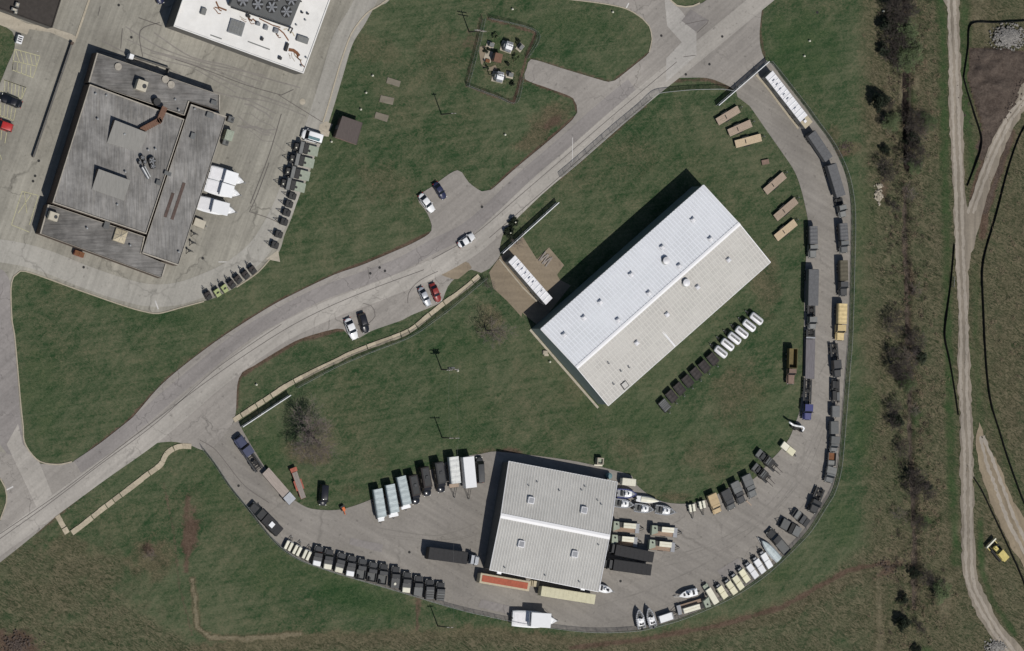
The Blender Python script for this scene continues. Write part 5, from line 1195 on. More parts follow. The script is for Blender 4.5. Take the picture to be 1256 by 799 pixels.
place((779.8,592.3),(763.3,590.6),8,2.2,'white box van body at the corner of the shed',[('box',0,1,'pale_cream',.7,2.3)],name='box_trailer',cat='trailer',wheels=[.45,.62],wr=.38,drawbar=.9)
bt('white boat with blue side tubes by the shed corner',(780,606.5),(757,605),10,'trailer under the boat with blue side tubes',group='boats by the shed',deck='rib_grey',rib='hull_blue',cover=(.38,.74,'glare_white',.6))
bt('white boat closest to the shed wall, below the blue tubed one',(776.5,619.5),(753.5,616.5),9.5,'trailer under the white boat closest to the shed',group='boats by the shed',deck='grey_paint',rib='rib_grey',cover=(.36,.72,'glare_white',.6))
bt('cream covered narrow boat on the grass side by the shed',(808,615),(780.5,611.5),7.5,'trailer under the cream covered narrow boat',group='boats by the shed',cover=(.2,.95,'pale_cream',.4),console=False)
bt('white boat in the middle of the lower boat row by the shed',(801,625.5),(778,622.5),9.5,'trailer under the middle white boat by the shed',group='boats by the shed',deck='grey_paint',rib='rib_grey',cover=(.36,.72,'glare_white',.6))
bt('grey tubed white boat farthest from the shed',(827.5,628.5),(804,624.5),10,'trailer under the boat farthest from the shed',group='boats by the shed',deck='grey_paint',rib='rib_grey',cover=(.36,.72,'glare_white',.6))
bt('small white boat at the lower right corner of the shed',(751,725.5),(733.5,720.5),9,'trailer under the small boat at the shed corner',cover=(.1,.6,'glare_white',.3))

# ------------------------------------------------------------------ black semis beside the shed
semi((755,674.5),(801.6,684),12.5,3.2,'upper one of two black covered trailers beside the shed','black_tarp','black covered semi trailers')
tractor((742.5,671),(760,674.5),11,2.7,'grey tractor unit of the upper black trailer','dark_grey_paint',hood=.34,cab=.42)
semi((752.5,693),(799,699.5),13,3.2,'lower one of two black covered trailers beside the shed','black_tarp','black covered semi trailers')
tractor((739,690.5),(757.5,693.5),11,2.7,'grey tractor unit of the lower black trailer','dark_grey_paint',hood=.34,cab=.42)
semi((573.4,685),(526,678.5),14,3.2,'black covered trailer in the yard left of the shed','black_tarp','black covered semi trailers')
tractor((589,688),(571,685),11,2.6,'silver tractor unit beside the shed wall','silver_paint')
L = span((730,735.5),(664,725),3.0); put(rig('long plain cream container trailer along the lower side of the shed', [('box',0,L,'container_cream',.9,3.0)], L, 2.35, None,'container_trailer','trailer',wheels=[L*.78,L*.86],wr=.48,jack=True,bed=.95,dual=True),(664,725),(730,735.5),3.0)
L = span((650,719.5),(589,709),2.6); put(rig('beige container with a red roof along the lower side of the shed', [('box',0,L,'container_beige',.5,2.5),('panel',.6,L-.5,'red_roof',2.5,2.58,.66)], L, 2.4, None,'container','container',rails=False),(650,719.5),(589,709),2.6)
v = thing('step_platform','small beige wooden steps at the end of the red roofed container','steps')
for i in range(3): MB().box(-1.1+i*.35,1.1,-.7,.7,i*.3,i*.3+.28).build('tread','container_beige',v)
put(v,(661,717),(650.5,715.5),.6)

# big white cabin boat by the bottom fence and three hulls by the grey building
def cabin_boat(lab, f, r, wpx, cab0, cab1, hc, trl, z=2.2, group=None, shade='glare_white'):
    L = span(f,r,z); W = wpx*S/.96
    v = boat(lab, L, W, 'glare_white','white_paint',group,console=False,engine=True,tr_label=trl,h0=.7,name='cabin_boat')
    a, b = -L/2+L*cab0, -L/2+L*cab1; zd = 1.55
    MB().loft([[(a,-W*.42,zd),(b,-W*.36,zd),(b,W*.36,zd),(a,W*.42,zd)],[(a,-W*.42,zd+hc*.4),(b-.1,-W*.35,zd+hc*.4),(b-.1,W*.35,zd+hc*.4),(a,W*.42,zd+hc*.4)]]).build('cabin','glare_white',v)
    MB().loft([[(a+.05,-W*.40,zd+hc*.4),(b-.15,-W*.34,zd+hc*.4),(b-.15,W*.34,zd+hc*.4),(a+.05,W*.40,zd+hc*.4)],[(a+.1,-W*.38,zd+hc*.85),(b-.5,-W*.3,zd+hc*.85),(b-.5,W*.3,zd+hc*.85),(a+.1,W*.38,zd+hc*.85)]]).build('windows','glass',v)
    MB().box(a-.15,b-.12,-W*.43,W*.43,zd+hc*.85,zd+hc,.08).build('roof',shade,v)
    MB().loft([[(b,-W*.3,1.62),(L*.42,-W*.12,1.75),(L*.42,W*.12,1.75),(b,W*.3,1.62)],[(b,-W*.24,1.85),(L*.36,-W*.08,1.85),(L*.36,W*.08,1.85),(b,W*.24,1.85)]]).build('foredeck','glare_white',v)
    MB().box(-L*.46,a-.3,-W*.36,W*.36,1.57,1.62).build('cockpit_floor','vent_white',v)
    q = MB()
    for s in (-1,1): q.tube((b,s*W*.42,2.1),(L*.44,s*W*.1,2.2),.035,n=5); q.tube((L*.25,s*W*.3,1.65),(L*.25,s*W*.27,2.15),.03,n=5)
    q.build('hand_rail','steel',v)
    return put_boat(v,f,r,z)
cabin_boat('big white cabin boat beside the bottom fence',(684,762),(629.5,758.5),20,.36,.80,2.4,'trailer under the big white cabin boat')
cabin_boat('upper one of three white boats beside the grey building',(300,223.5),(258,210.5),17,.42,.78,1.2,'trailer under the upper white boat by the grey building',group='white boats by the grey building')
cabin_boat('middle one of three white boats beside the grey building',(295,239),(253,226),17,.42,.78,1.2,'trailer under the middle white boat by the grey building',group='white boats by the grey building')
cabin_boat('lower one of three white boats beside the grey building',(289.5,260),(242.5,248),17.5,.38,.8,1.3,'trailer under the lower white boat by the grey building',group='white boats by the grey building')
place((251.5,276.5),(238.5,271.5),9,1.6,'cream box trailer below the three white boats',[('panel',0,1,'cream_unit',.6,1.6)],name='box_trailer',cat='trailer',wheels=[.5],wr=.33,drawbar=.8,bed=.6)
for i, (x_, y_, lab) in enumerate([(236,287,'dark boat stand nearest the cream box trailer'),(234,298,'dark boat stand in the middle of three'),(230,308,'dark boat stand farthest from the cream box trailer')]):
    v = thing('boat_stand', lab, 'stand', 'dark boat stands'); q = MB(); 
    for a in (0,2.1,4.2): q.tube((math.cos(a)*.8,math.sin(a)*.8,0),(0,0,1.2),.08,n=5)
    q.build('legs','chassis',v); MB().tube((0,0,1.1),(1.4,-.3,.4),.07,n=5).build('arm','chassis',v); MB().disc(0,0,.3,1.2,1.28,8).build('pad','dark_machine',v)
    q = G(x_,y_); v.location = (q.x,q.y,.03)
v = thing('dumpster','dark red dumpster along the lower side of the grey building','dumpster')
MB().box(-1.25,1.25,-.62,.62,.12,1.25,.04).build('bin','dark_red_paint',v); 
for s in (-1,1): MB().box(s*.62-.6,s*.62+.6,-.6,.6,1.25,1.31).build('lid','rust',v)
put(v,(103,313.5),(91.5,309.5),1.2)

# ------------------------------------------------------------------ left yard row
for f, r, lab, trl in [((469.3,636),(463.5,600),'leftmost silver tarped boat in the upper yard row','left'),((485,630.5),(478.7,594.5),'middle silver tarped boat in the upper yard row','middle'),((500,620.5),(492.3,584.5),'rightmost silver tarped boat, next to a dark motorhome','right')]:
    L = span(f,r,2.2); v = rig(lab.replace('boat','trailer'), [('tarp',0.3,L,'silver_tarp',.9,2.6),('panel',0,.28,'glare_white',.9,1.5,.75)], L, 2.4, 'silver tarped trailers','tarped_trailer','trailer',wheels=[L*.55,L*.66],wr=.42,drawbar=1.3,bed=.95)
    MB().box(L/2,L/2+.75,-1.35 if trl!='left' else -.8,1.15 if trl!='left' else .8,1.0,1.35,.1).build('front_locker','glare_white',v); put(v,f,r,2.4)
def motorhome(lab, f, r, wpx, body):
    L = span(f,r,2.7); W = wpx*S/.97; H = L/2
    v = thing('motorhome', lab, 'motorhome', 'dark motorhomes in the upper yard row')
    MB().box(-H,H-2.2,-W/2,W/2,.5,2.75,.12).build('body',body,v); MB().box(-H+.3,H-2.6,-W*.36,W*.36,2.75,2.83,.04).build('roof_panel','charcoal_paint' if body!='charcoal_paint' else 'dark_grey_paint',v)
    n = oval(2.6,W*.96,16,2.6,x0=H-1.3)
    MB().loft([ring(n,.45),[(x,y,1.15) for x,y in n],[(H-1.3+(x-H+1.3)*.9,y*.86,1.32) for x,y in n]]).build('bonnet','black_paint',v,True)
    MB().loft([[(H-2.3,-W*.44,1.3),(H-1.1,-W*.42,1.3),(H-1.1,W*.42,1.3),(H-2.3,W*.44,1.3)],[(H-2.3,-W*.4,2.2),(H-1.75,-W*.38,2.2),(H-1.75,W*.38,2.2),(H-2.3,W*.4,2.2)]]).build('windscreen','glass',v)
    MB().box(H-2.5,H-1.65,-W*.42,W*.42,2.2,2.3,.04).build('cab_roof','black_paint',v); MB().box(H-1.35,H-1.2,-.25,.4,1.33,1.42).build('windscreen_glint','glare_white',v)  # last piece: white bar painted in for the glint at the windscreen
    MB().box(-H+L*.3,-H+L*.3+.7,-.35,.35,2.83,3.05,.04).build('air_conditioner','dark_grey_paint',v)
    for s in (-1,1):
        for x in (H-1.2,-H+1.6): wheel(v,x,s*(W/2-.15),.38,.26)
        for x in (-H+1,-H+2.8): MB().box(x,x+.9,s*W/2-.03,s*W/2+.03,1.5,2.2).build('window','glass',v)
    lights(v,H-.02,-H,W*.33,.7)
    return put(v,f,r,2.7)
motorhome('leftmost dark motorhome beside the silver tarps',(513.5,619),(506.6,583),11,'brown_black')
motorhome('maroon tinted dark motorhome in the middle of three',(527.5,609),(521,573),11,'brown_black')
motorhome('rightmost dark motorhome beside the wrinkled white tarp',(544.5,604.5),(538.5,567),11,'charcoal_paint')
place((560.5,598.5),(556.8,560.5),12.5,2.8,'trailer under a wrinkled whitish tarp in the upper yard row',[('tarp',.14,1,'white_tarp',.95,2.9),('deck',0,.13,'wood_deck',.8,.95)],name='tarped_trailer',cat='trailer',wheels=[.6,.7],wr=.42,drawbar=2.6,bed=.95)
place((578.3,598.5),(574.7,560.5),14,3.0,'bright white box trailer with a black drawbar beside the shed',[('panel',0,1,'glare_white',.9,3.0,1.0,0,'cargo_box')],name='box_trailer',cat='trailer',wheels=[.55,.68],wr=.45,drawbar=3.0,bed=.95)
park((589.7,560.5),(591,593),10,1.8,car,'dark grey van tucked beside the bright white trailer','dark_grey_paint',kind='van',name='parked_van',cat='van',group='vans')

# left drive
tractor((293.5,537),(321,577),12.5,2.5,'blue tractor unit just inside the lower left gate','slate_blue_paint',hood=.25,cab=.27)
place((325.5,577.5),(359,616),11.5,1.3,'long flatbed trailer behind the blue tractor by the gate',[('deck',0,.76,'pinkish_deck',1.05,1.25),('deck',.77,1,'silver_paint',1.05,1.25)],name='flatbed_trailer',cat='trailer',wheels=[.74,.84],wr=.48,bed=1.1,jack=True,dual=True)
v = place((359.5,574),(372.5,611.5),8.5,1.1,'orange red trailer with a grey deck on the grass below the tree',[('deck',.14,1,'grey_wood_deck',.8,1.0,.8,'faded_red'),('panel',0,.13,'faded_red',.75,1.1),('panel',.4,.72,'faded_red',.7,.95,.25,.85),('panel',.4,.72,'faded_red',.7,.95,.25,-.85)],name='flatbed_trailer',cat='trailer',wheels=[.5,.62],wr=.36,bed=.85)
place((310,620),(343.5,653.5),12.5,2.2,'dark crew truck with a white roof box beside the left fence',[('hood',0,.2,'charcoal_paint',.7,1.5),('cab',.2,.42,'charcoal_paint',.7,2.1),('box',.44,1,'black_tarp',.8,2.2),('panel',.64,.76,'glare_white',2.2,2.45,.5,.1)],group=GF,wheels=[.14,.74,.86],wr=.5)
v = thing('site_machine','small orange machine at the edge of the yard grass','machine'); MB().box(-.5,.5,-.35,.35,.3,.9,.06).build('body','orange_paint',v); MB().tube((.4,0,.6),(1.5,-.2,.4),.1,n=6).build('arm','orange_paint',v); MB().box(-.9,-.3,-.6,.6,.2,.8,.05).build('engine','dark_machine',v)
for s in (-1,1): wheel(v,0,s*.5,.3,.2)
put(v,(424,630),(418.5,619),.6)
# three small cream trailers
for f, r, lab in [((357,664),(351.5,675.5),'cream slatted trailer beside the dark crew truck'),((367.5,669.5),(361.5,681.5),'middle one of three small cream slatted trailers'),((379,675),(373.5,687),'cream slatted trailer beside the row of dark trucks')]:
    L = span(f,r,1.2); v = rig(lab,[('frame',0,L,'chassis',.5,.65)],L,2.0,'small cream slatted trailers','small_trailer','trailer',wheels=[L*.5],wr=.33,drawbar=1.2,bed=.6)
    for s in (-.55,.55): MB().box(-L*.42,L*.42,s-.36,s+.36,.65,1.25,.05).build('cargo_box','pale_cream',v)
    MB().box(L*.44,L*.5,-.8,.8,.6,1.1).build('tool_chest','steel',v); put(v,f,r,1.2)
# row of dark utility trucks
PK = [((392.5,670),(388,694),'w'),((405,674),(401.5,698),'w'),((420.6,678.5),(415,702),'w'),((433,682),(429,706.5),'W'),((446,685.5),(442,711),'o'),((459,690),(455.5,713.6),'o'),((472,691.7),(468.5,717),'o'),((486.5,695),(484.5,721.4),'d'),((500.5,702),(498,726.7),'w'),((514.5,706.5),(512.5,732),'g'),((528,711),(527,735.4),'s'),((541.4,714.4),(540,737),'s')]
PLAB = ['dark utility truck with a white rear cover beside the cream trailers','second dark utility truck with a white rear cover from the cream trailers','third dark utility truck with a dull white rear cover from the cream trailers','dark utility truck with a bright bulging white rear cover','dark open backed utility truck next to the bright white cover','middle one of three open backed dark utility trucks','dark open backed utility truck next to the one with a white dot','dark utility truck with a small white dot on its back','dark utility truck with a white rear cover near the shed end','flat backed grey utility truck beside the last white cover','dark slat backed utility truck, next to last toward the shed','last dark slat backed utility truck at the shed end of the row']
for (f, r, k), lab in zip(PK, PLAB):
    L = span(f,r,1.7); W = 2.25; H = L/2
    v = rig(lab,[('hood',0,L*.26,'dark_grey_paint',.65,1.3),('cab',L*.26,L*.55,'dark_grey_paint',.65,1.85)],L,W,'dark utility trucks along the lower fence','utility_truck','truck',wheels=[L*.17,L*.8],wr=.45,bed=.8)
    x0, x1 = -H, -H+L*.44
    if k == 'o':
        MB().box(x0,x1,-W/2,W/2,.7,.9).build('cargo_bed','grey_paint',v); q = MB()
        for s in (-1,1): q.box(x0,x1,s*W/2-.08,s*W/2+.06,.9,1.35)
        q.box(x0-.02,x0+.08,-W*.46,W*.46,.9,1.35); q.build('side_board','charcoal_paint',v); MB().box(x0+.2,x0+1.0,W*.12,W*.34,.9,1.45,.05).build('spare_gear','chassis',v)
    else:
        MB().loft([[(x0,-W/2,.65),(x1,-W/2,.65),(x1,W/2,.65),(x0,W/2,.65)],[(x0,-W*.47,1.4),(x1,-W*.48,1.75),(x1,W*.48,1.75),(x0,W*.47,1.4)]]).build('rear_body','dark_grey_paint' if k!='g' else 'grey_paint',v)
        if k in 'wW': MB().box(x0-.05,x0+1.2,-W*.45,W*.45,1.45,1.72,.12).build('rear_cover','glare_white' if k=='W' or lab.startswith('dark utility truck with a white rear cover beside') else 'pale_cream',v)
        if k == 'd': MB().disc(x0+1.0,.1,.4,1.45,1.75,10,.3).build('roof_dome','pale_cream',v)
        if k == 's':
            for i in range(4): MB().box(x0+.15+i*.6,x0+.5+i*.6,-W*.42,W*.42,1.55+i*.06,1.68+i*.06).build('slat','grey_paint',v)
    put(v,f,r,1.6)

# ------------------------------------------------------------------ trucks on the inner edge of the yard
UG = 'trucks parked on the inner edge of the yard'
place((925.5,609.5),(915,583),11.5,2.0,'grey utility truck nearest the twin bar trailers',[('hood',0,.26,'grey_paint',.7,1.5),('cab',.26,.5,'grey_paint',.7,2.1),('box',.5,1,'grey_paint',.7,1.95)],group=UG,wheels=[.17,.8],wr=.48)
place((912,617),(901,591.5),11,2.0,'bluish grey utility truck with a wooden plank at its front',[('hood',0,.28,'dark_grey_paint',.7,1.5),('cab',.28,.5,'dark_grey_paint',.7,2.1),('box',.5,1,'grey_paint',.7,1.95)],group=UG,wheels=[.17,.8],wr=.48)
place((899.5,624.5),(889.5,601.5),11.5,2.0,'dark grey utility truck beside the sand coloured one',[('hood',0,.22,'grey_paint',.7,1.4),('cab',.22,.48,'dark_grey_paint',.7,2.0),('box',.48,1,'dark_grey_paint',.7,2.0)],group=UG,wheels=[.17,.8],wr=.48)
place((881.8,629.5),(873.2,606.5),11.5,1.9,'sand coloured utility truck in the inner row',[('hood',0,.22,'sand_paint',.7,1.4),('cab',.22,.44,'sand_paint',.7,1.95),('box',.44,1,'sand_paint',.7,1.9)],group=UG,wheels=[.17,.8],wr=.48)
v = thing('plank','loose wooden plank leaning out from the bluish grey truck','plank'); MB().box(-.9,.9,-.12,.12,.05,.16).build('board','wood_deck',v); MB().box(-.9,-.8,-.3,.3,.16,.2).build('cleat','wood_deck',v); put(v,(921.5,620),(915.5,614.5),.1)
for f, r, lab in [((849.8,629),(848,617),'small white twin box trailer nearer the boats'),((862.5,625),(860,613),'small white twin box trailer nearer the sand coloured truck')]:
    L = span(f,r,1.2); v = rig(lab,[('frame',0,L,'chassis',.5,.65)],L,1.9,'small white twin box trailers','small_trailer','trailer',wheels=[L*.5],wr=.33,drawbar=1.6,bed=.6)
    for s in (-.5,.5): MB().box(-L*.36,L*.4,s-.33,s+.33,.65,1.3,.06).build('cargo_box','pale_cream',v)
    MB().box(-L*.02,L*.04,-1.05,1.05,1.0,1.2).build('cross_bar','pale_green',v); put(v,f,r,1.2)
def howitzer(lab, f, r):
    L = span(f,r,1.3); v = rig(lab,[('frame',0,L,'chassis',.6,.8),('panel',.25*L,.62*L,'dark_machine',.8,1.7,.95),('panel',.64*L,.8*L,'charcoal_paint',.8,1.3,.6),('panel',.85*L,L,'grey_paint',.7,1.3,.85)],L,2.3,'dark twin bar trailers','equipment_trailer','trailer',wheels=[L*.4,L*.88],wr=.45,bed=.85)
    for s in (-1,1): MB().tube((L*.28,s*.5,1.0),(L/2+1.9,s*.42,.75),.07,n=6).build('tow_bar','brown_black',v)
    for i in range(3): MB().box(-L*.1+i*.5,-L*.1+i*.5+.3,-.9,.9,1.6,1.7+.05*i).build('cover_plate','grey_paint',v)
    return put(v,f,r,1.3)
howitzer('upper dark equipment trailer with twin tow bars at the grass edge',(953,575.5),(929.5,554.5)); howitzer('lower dark equipment trailer with twin tow bars at the grass edge',(944,589.5),(925,571.5))
place((974.5,557),(959.5,544.5),8,1.4,'single cream box trailer between the white boom and the dark trailers',[('panel',.02,.5,'cream_paint',.7,1.4),('panel',.52,.98,'pale_cream',.7,1.4)],name='generator_trailer',cat='trailer',wheels=[.5],wr=.36,drawbar=1.1,bed=.65)
v = thing('boom_lift','white trailer mounted boom at the grass edge of the yard','boom lift')
MB().box(-1.2,1.2,-.7,.7,.5,.8,.05).build('chassis','chassis',v); q = MB(); pp = [(1.9,-.55,1.0),(2.05,.15,1.3),(1.4,.45,1.6),(0,.15,1.9),(-1.4,.0,2.1),(-2.8,.35,2.3)]
for a, b in zip(pp[:-1],pp[1:]): q.tube(a,b,.28,.24,8)
q.build('boom','glare_white',v,True); MB().box(1.3,2.1,-.9,-.2,.4,1.2,.06).build('basket','black_paint',v); MB().box(-.6,.6,-.5,.5,.8,1.3,.06).build('turntable','dark_machine',v)
for s in (-1,1): wheel(v,0,s*.8,.34,.22)
put(v,(990,528),(964,519),1.2)
tractor((992,515),(994,465),11.5,2.5,'bright blue tractor unit on the inner side of the road','blue_paint',hood=.16,cab=.22)
place((993.5,465),(994.8,404),12.5,1.3,'long empty grey plank trailer behind the bright blue tractor',[('deck',.0,.80,'purple_deck',1.0,1.2),('deck',.81,.85,'rib_grey',1.05,1.25),('frame',.85,1,'chassis',.9,1.1)],name='flatbed_trailer',cat='trailer',wheels=[.86,.93],wr=.5,bed=1.05,jack=True,dual=True)
semi((997.5,375),(998.5,330.5),13,3.1,'grey covered trailer on the inner side of the road','grey_tarp','covered trailers on the inner side')
tractor((998,403.5),(998,374),11,2.4,'tractor unit with pale teal cab under the grey covered trailer','mid_grey_paint',hood=.2,cab=.3)
army((999,316),(998.3,277.5),11,2.6,'grey cargo truck with pale bonnet on the inner side of the road','mid_grey_paint','grey_tarp',hood=.22,cab=.2)
army((972,471),(973.5,428),10.5,2.6,'cargo truck with an open gold floored box on the grass','pink_brown','gold_canvas',hood=.25,cab=.2,kind='open',bedmt='gold_canvas',cabmt='pink_brown')

# ------------------------------------------------------------------ tank trailers and black trailers on the lawn
TK = [(884.6,431.7),(892.8,422.8),(901.3,415),(910.2,407.8),(919.4,399.3),(928.3,391)]
TL = ['white tank trailer touching the black trailers','second white tank trailer from the black trailers','third white tank trailer from the black trailers','fourth white tank trailer from the black trailers','fifth white tank trailer from the black trailers','white tank trailer at the far end from the black trailers']
proto = rig(TL[0],[('tank',0,3.75,'vent_white',.75,1.85)],3.75,1.9,'white tank trailers on the lawn','tank_trailer','trailer',wheels=[1.9],wr=.4,drawbar=1.3,bed=.75)
for s in (-1,1): MB().box(-.6,.5,s*1.0-.16,s*1.0+.16,.84,.9,.02).build('mudguard','chassis',proto)
for i, (x_, y_) in enumerate(TK):
    v = proto if i == 0 else dup(proto, TL[i]); put(v,(x_-7,y_-5.6),(x_+7,y_+5.6),1.6)
BK = [(815.5,497.5),(824,486),(833.6,476.8),(843.8,467.5),(853.9,458.2),(864.2,449.6),(874.5,440.5)]
BL = ['lightest slatted dark trailer at the lower end of the lawn row','dark covered trailer next to the slatted one','third dark covered trailer from the slatted end','dark covered trailer in the middle of the lawn row','third dark covered trailer from the white tanks','second dark covered trailer from the white tanks','dark covered trailer touching the white tanks']
def black_tr(lab, sl=False):
    L = 2.9; v = rig(lab,[('open',0,L,'charcoal_paint',.6,1.25,1.0,'charcoal_paint')],L,2.15,'dark covered trailers on the lawn','small_trailer','trailer',wheels=[L*.5],wr=.42,drawbar=1.1,bed=.7)
    if sl:
        for i in range(6): MB().box(-L/2+.1+i*.46,-L/2+.46+i*.46,-1.0,1.0,1.2,1.3).build('slat','grey_paint',v)
    else: tarp_shape(-L/2+.03,L/2-.03,1.04,1.1,1.45,3,.05).build('canvas_cover','brown_black',v)
    MB().box(-.5,.5,-.08,.08,1.45,1.5).build('strap','chassis',v) if not sl else None
    return v
proto = black_tr(BL[1])
for i, (x_, y_) in enumerate(BK):
    v = black_tr(BL[0], True) if i == 0 else (proto if i == 1 else dup(proto, BL[i])); put(v,(x_+4.8,y_+6.0),(x_-4.8,y_-6.0),1.3)

# ------------------------------------------------------------------ trailers on the eastern edge of the apron
v = park((371.5,163.5),(396,171),13,1.6,car,'white van with a dark shadowed end at the head of the apron trailers','glare_white',kind='van',name='parked_van',cat='van',group='vans')
MB().box(-1.8,1.2,.2,.9,2.0,2.12,.03).build('roof_rack','teal_plastic',v)
TB = ['pale green deck trailer right beside the white van','second pale green deck trailer from the white van','third pale green deck trailer from the white van','last pale green deck trailer, next to the small dark trailers']
L = 6.4; proto = rig(TB[0],[('frame',0,L,'chassis',.6,.8)],L,2.35,'pale green deck trailers on the apron','equipment_trailer','trailer',wheels=[L*.4,L*.55],wr=.4,drawbar=1.4,bed=.85)
MB().box(-L/2,-L/2+2.6,-1.15,1.15,.85,1.15,.03).build('deck_plate','pale_green',proto); MB().box(-L/2+2.7,-L/2+3.9,-1.1,1.1,.8,1.5).build('winch','dark_machine',proto)
MB().box(L/2-2.2,L/2-1.25,-1.45,1.45,.85,2.1,.05).build('control_cabinet','mid_grey_paint',proto); MB().box(L/2-1.2,L/2-.1,-.8,.8,.8,1.5,.05).build('engine','dark_machine',proto); MB().disc(L/2-.5,.3,.18,1.5,1.7,8).build('exhaust_cap','pale_cream',proto)
MB().disc(-L/2+2.3,.3,.3,1.15,1.28,10).build('hatch','dark_machine',proto)
for i, (x_, y_) in enumerate([(375.5,183),(370.3,197.6),(365,213.2),(359.5,227.5)]):
    v = proto if i == 0 else dup(proto, TB[i]); put(v,(x_-16,y_-4),(x_+16,y_+4),1.2)
def tiny(lab, mt, group): 
    L = 2.2; v = rig(lab,[('frame',0,L,'chassis',.5,.65),('panel',.2,1.1,mt,.65,1.3,.9),('panel',1.2,2.1,'dark_machine' if mt!='lime_paint' else 'lime_paint',.65,1.05,.8)],L,1.6,group,'small_trailer','trailer',wheels=[L*.5],wr=.36,drawbar=1.3,bed=.6)
    MB().box(-.2,.15,-.3,.3,1.05,1.5,.05).build('engine','dark_machine',v); MB().tube((.7,.4,1.2),(1.4,.5,1.9),.05,n=5).build('mast','chassis',v); return v
DL = ['small dark trailer next to the last pale green deck trailer','second small dark trailer down the apron edge','third small dark trailer down the apron edge','fourth small dark trailer down the apron edge','small dark trailer above the one by the concrete triangle','small dark trailer just above the pale concrete triangle']
proto = tiny(DL[0],'dark_machine','small dark trailers on the apron edge')
for i, (x_, y_) in enumerate([(359,240.5),(355,250.5),(352,261),(348.7,272.3),(342.3,287.5),(337.5,300.7)]):
    v = proto if i == 0 else dup(proto, DL[i]); put(v,(x_-6,y_-1.8),(x_+5,y_+1.8),.9)
EL = ['dark angled trailer nearest the concrete triangle','second dark angled trailer from the concrete triangle','third dark angled trailer from the concrete triangle','dark angled trailer next to the lime green pair']
proto = tiny(EL[0],'brown_black','small angled trailers on the curving kerb')
for i, (x_, y_) in enumerate([(310,331.5),(301.5,337.5),(292.3,343),(284.5,349)]):
    v = proto if i == 0 else dup(proto, EL[i]); put(v,(x_-3.5,y_-4.5),(x_+3,y_+4),.9)
proto = tiny('lime green trailer on the curving kerb, nearer the dark ones','lime_paint','lime green trailers'); put(proto,(272.5,350),(278,358),.9)
v = dup(proto,'lime green trailer on the curving kerb, next to the lone dark one'); put(v,(264,355),(269,363.5),.9)
v = tiny('lone dark trailer at the left end of the kerb row','brown_black','small angled trailers on the curving kerb'); put(v,(253,358.5),(257.5,367),.9)

# ------------------------------------------------------------------ bulldozer
v = thing('bulldozer','yellow bulldozer with a raised blade on the straw ground','bulldozer')
L = span((1217,666.5),(1233,686),1.4); H = L/2
MB().loft([[(H-.1,-1.7,.2),(H+.15,-1.7,.2),(H+.15,1.7,.2),(H-.1,1.7,.2)],[(H-.25,-1.7,.7),(H-.05,-1.7,.7),(H-.05,1.7,.7),(H-.25,1.7,.7)],[(H+.1,-1.7,1.3),(H+.35,-1.7,1.3),(H+.35,1.7,1.3),(H+.1,1.7,1.3)]]).build('blade','pale_cream',v)
for s in (-1,1):
    o = MB().loft([[(x,s*1.05-.25,z) for x, z in q] for q in [[(-H+.2,.5),(-H+.5,.08),(H-1.5,.08),(H-1.1,.5),(H-1.4,.85),(-H+.5,.9)]]]+[[(x,s*1.05+.25,z) for x, z in [(-H+.2,.5),(-H+.5,.08),(H-1.5,.08),(H-1.1,.5),(H-1.4,.85),(-H+.5,.9)]]]).build('track','chassis',v)
    for i in range(8): MB().box(-H+.5+i*.38,-H+.6+i*.38,s*1.05-.27,s*1.05+.27,.88,.95).build('track_shoe','dark_machine',o)
    MB().tube((H-1.3,s*1.35,.5),(H,s*1.35,.5),.1,n=6).build('push_arm','yellow_paint',v)
MB().box(-.1,H-1.1,-.5,.5,.7,1.5,.08).build('engine_cover','yellow_paint',v); MB().box(-H+.1,-.1,-.75,.75,.7,1.3).build('body','yellow_paint',v)
MB().box(-H+.3,-.25,-.65,.65,1.3,2.3).build('windows','glass',v); MB().box(-H,-.05,-.95,.95,2.3,2.45,.06).build('cab_roof','yellow_paint',v); MB().tube((H-1.5,.25,1.5),(H-1.5,.25,2.2),.07,n=7).build('exhaust_stack','chassis',v)
put(v,(1217,667),(1233,686.5),1.4)

# ------------------------------------------------------------------ utility poles and wires
PZ = 8.0
def pole(bx, by, label, arm_ang=0.0, arms=1, transformer=False, armlen=2.6, lean=(0,0)):
    v = thing('utility_pole', label, 'utility pole', 'wooden utility poles'); q = G(bx,by); v.location = (q.x,q.y,0)
    MB().tube((0,0,-.3),(lean[0],lean[1],PZ+.6),.17,.11,8).build('pole','pole_wood',v)
    for k in range(arms):
        z = PZ-.1-k*1.3; a = MB().box(-armlen/2,armlen/2,-.08,.08,z,z+.16).build('cross_arm','grey_wood_deck',v,rz=arm_ang)
        for x in (-armlen*.46,-armlen*.2,armlen*.2,armlen*.46): MB().disc(x,0,.07,z+.16,z+.4,7,.04).build('insulator','vent_white',a)
    if transformer: 
        for s in (-.5,.1,.6): MB().disc(s,.45,.25,PZ-2.2,PZ-1.2,10).build('transformer','grey_paint',v)
    return v
pole(575.5,39.5,'utility pole at the corner of the transformer compound',-.15,2)
pole(541.5,140.5,'lone utility pole on the upper lawn',.0,1,armlen=1.2)
pole(541.5,453.5,'utility pole with equipment in the middle of the lawn',.1,2,True)
pole(542.3,537,'utility pole on the lawn above the yard row',0,1)
pole(537,768,'utility pole outside the bottom fence',0,1,armlen=1.6)
P = {k: G(*b) for k, b in {'a':(575.5,39.5),'b':(541.5,140.5),'c':(541.5,453.5),'d':(542.3,537),'e':(537,768)}.items()}
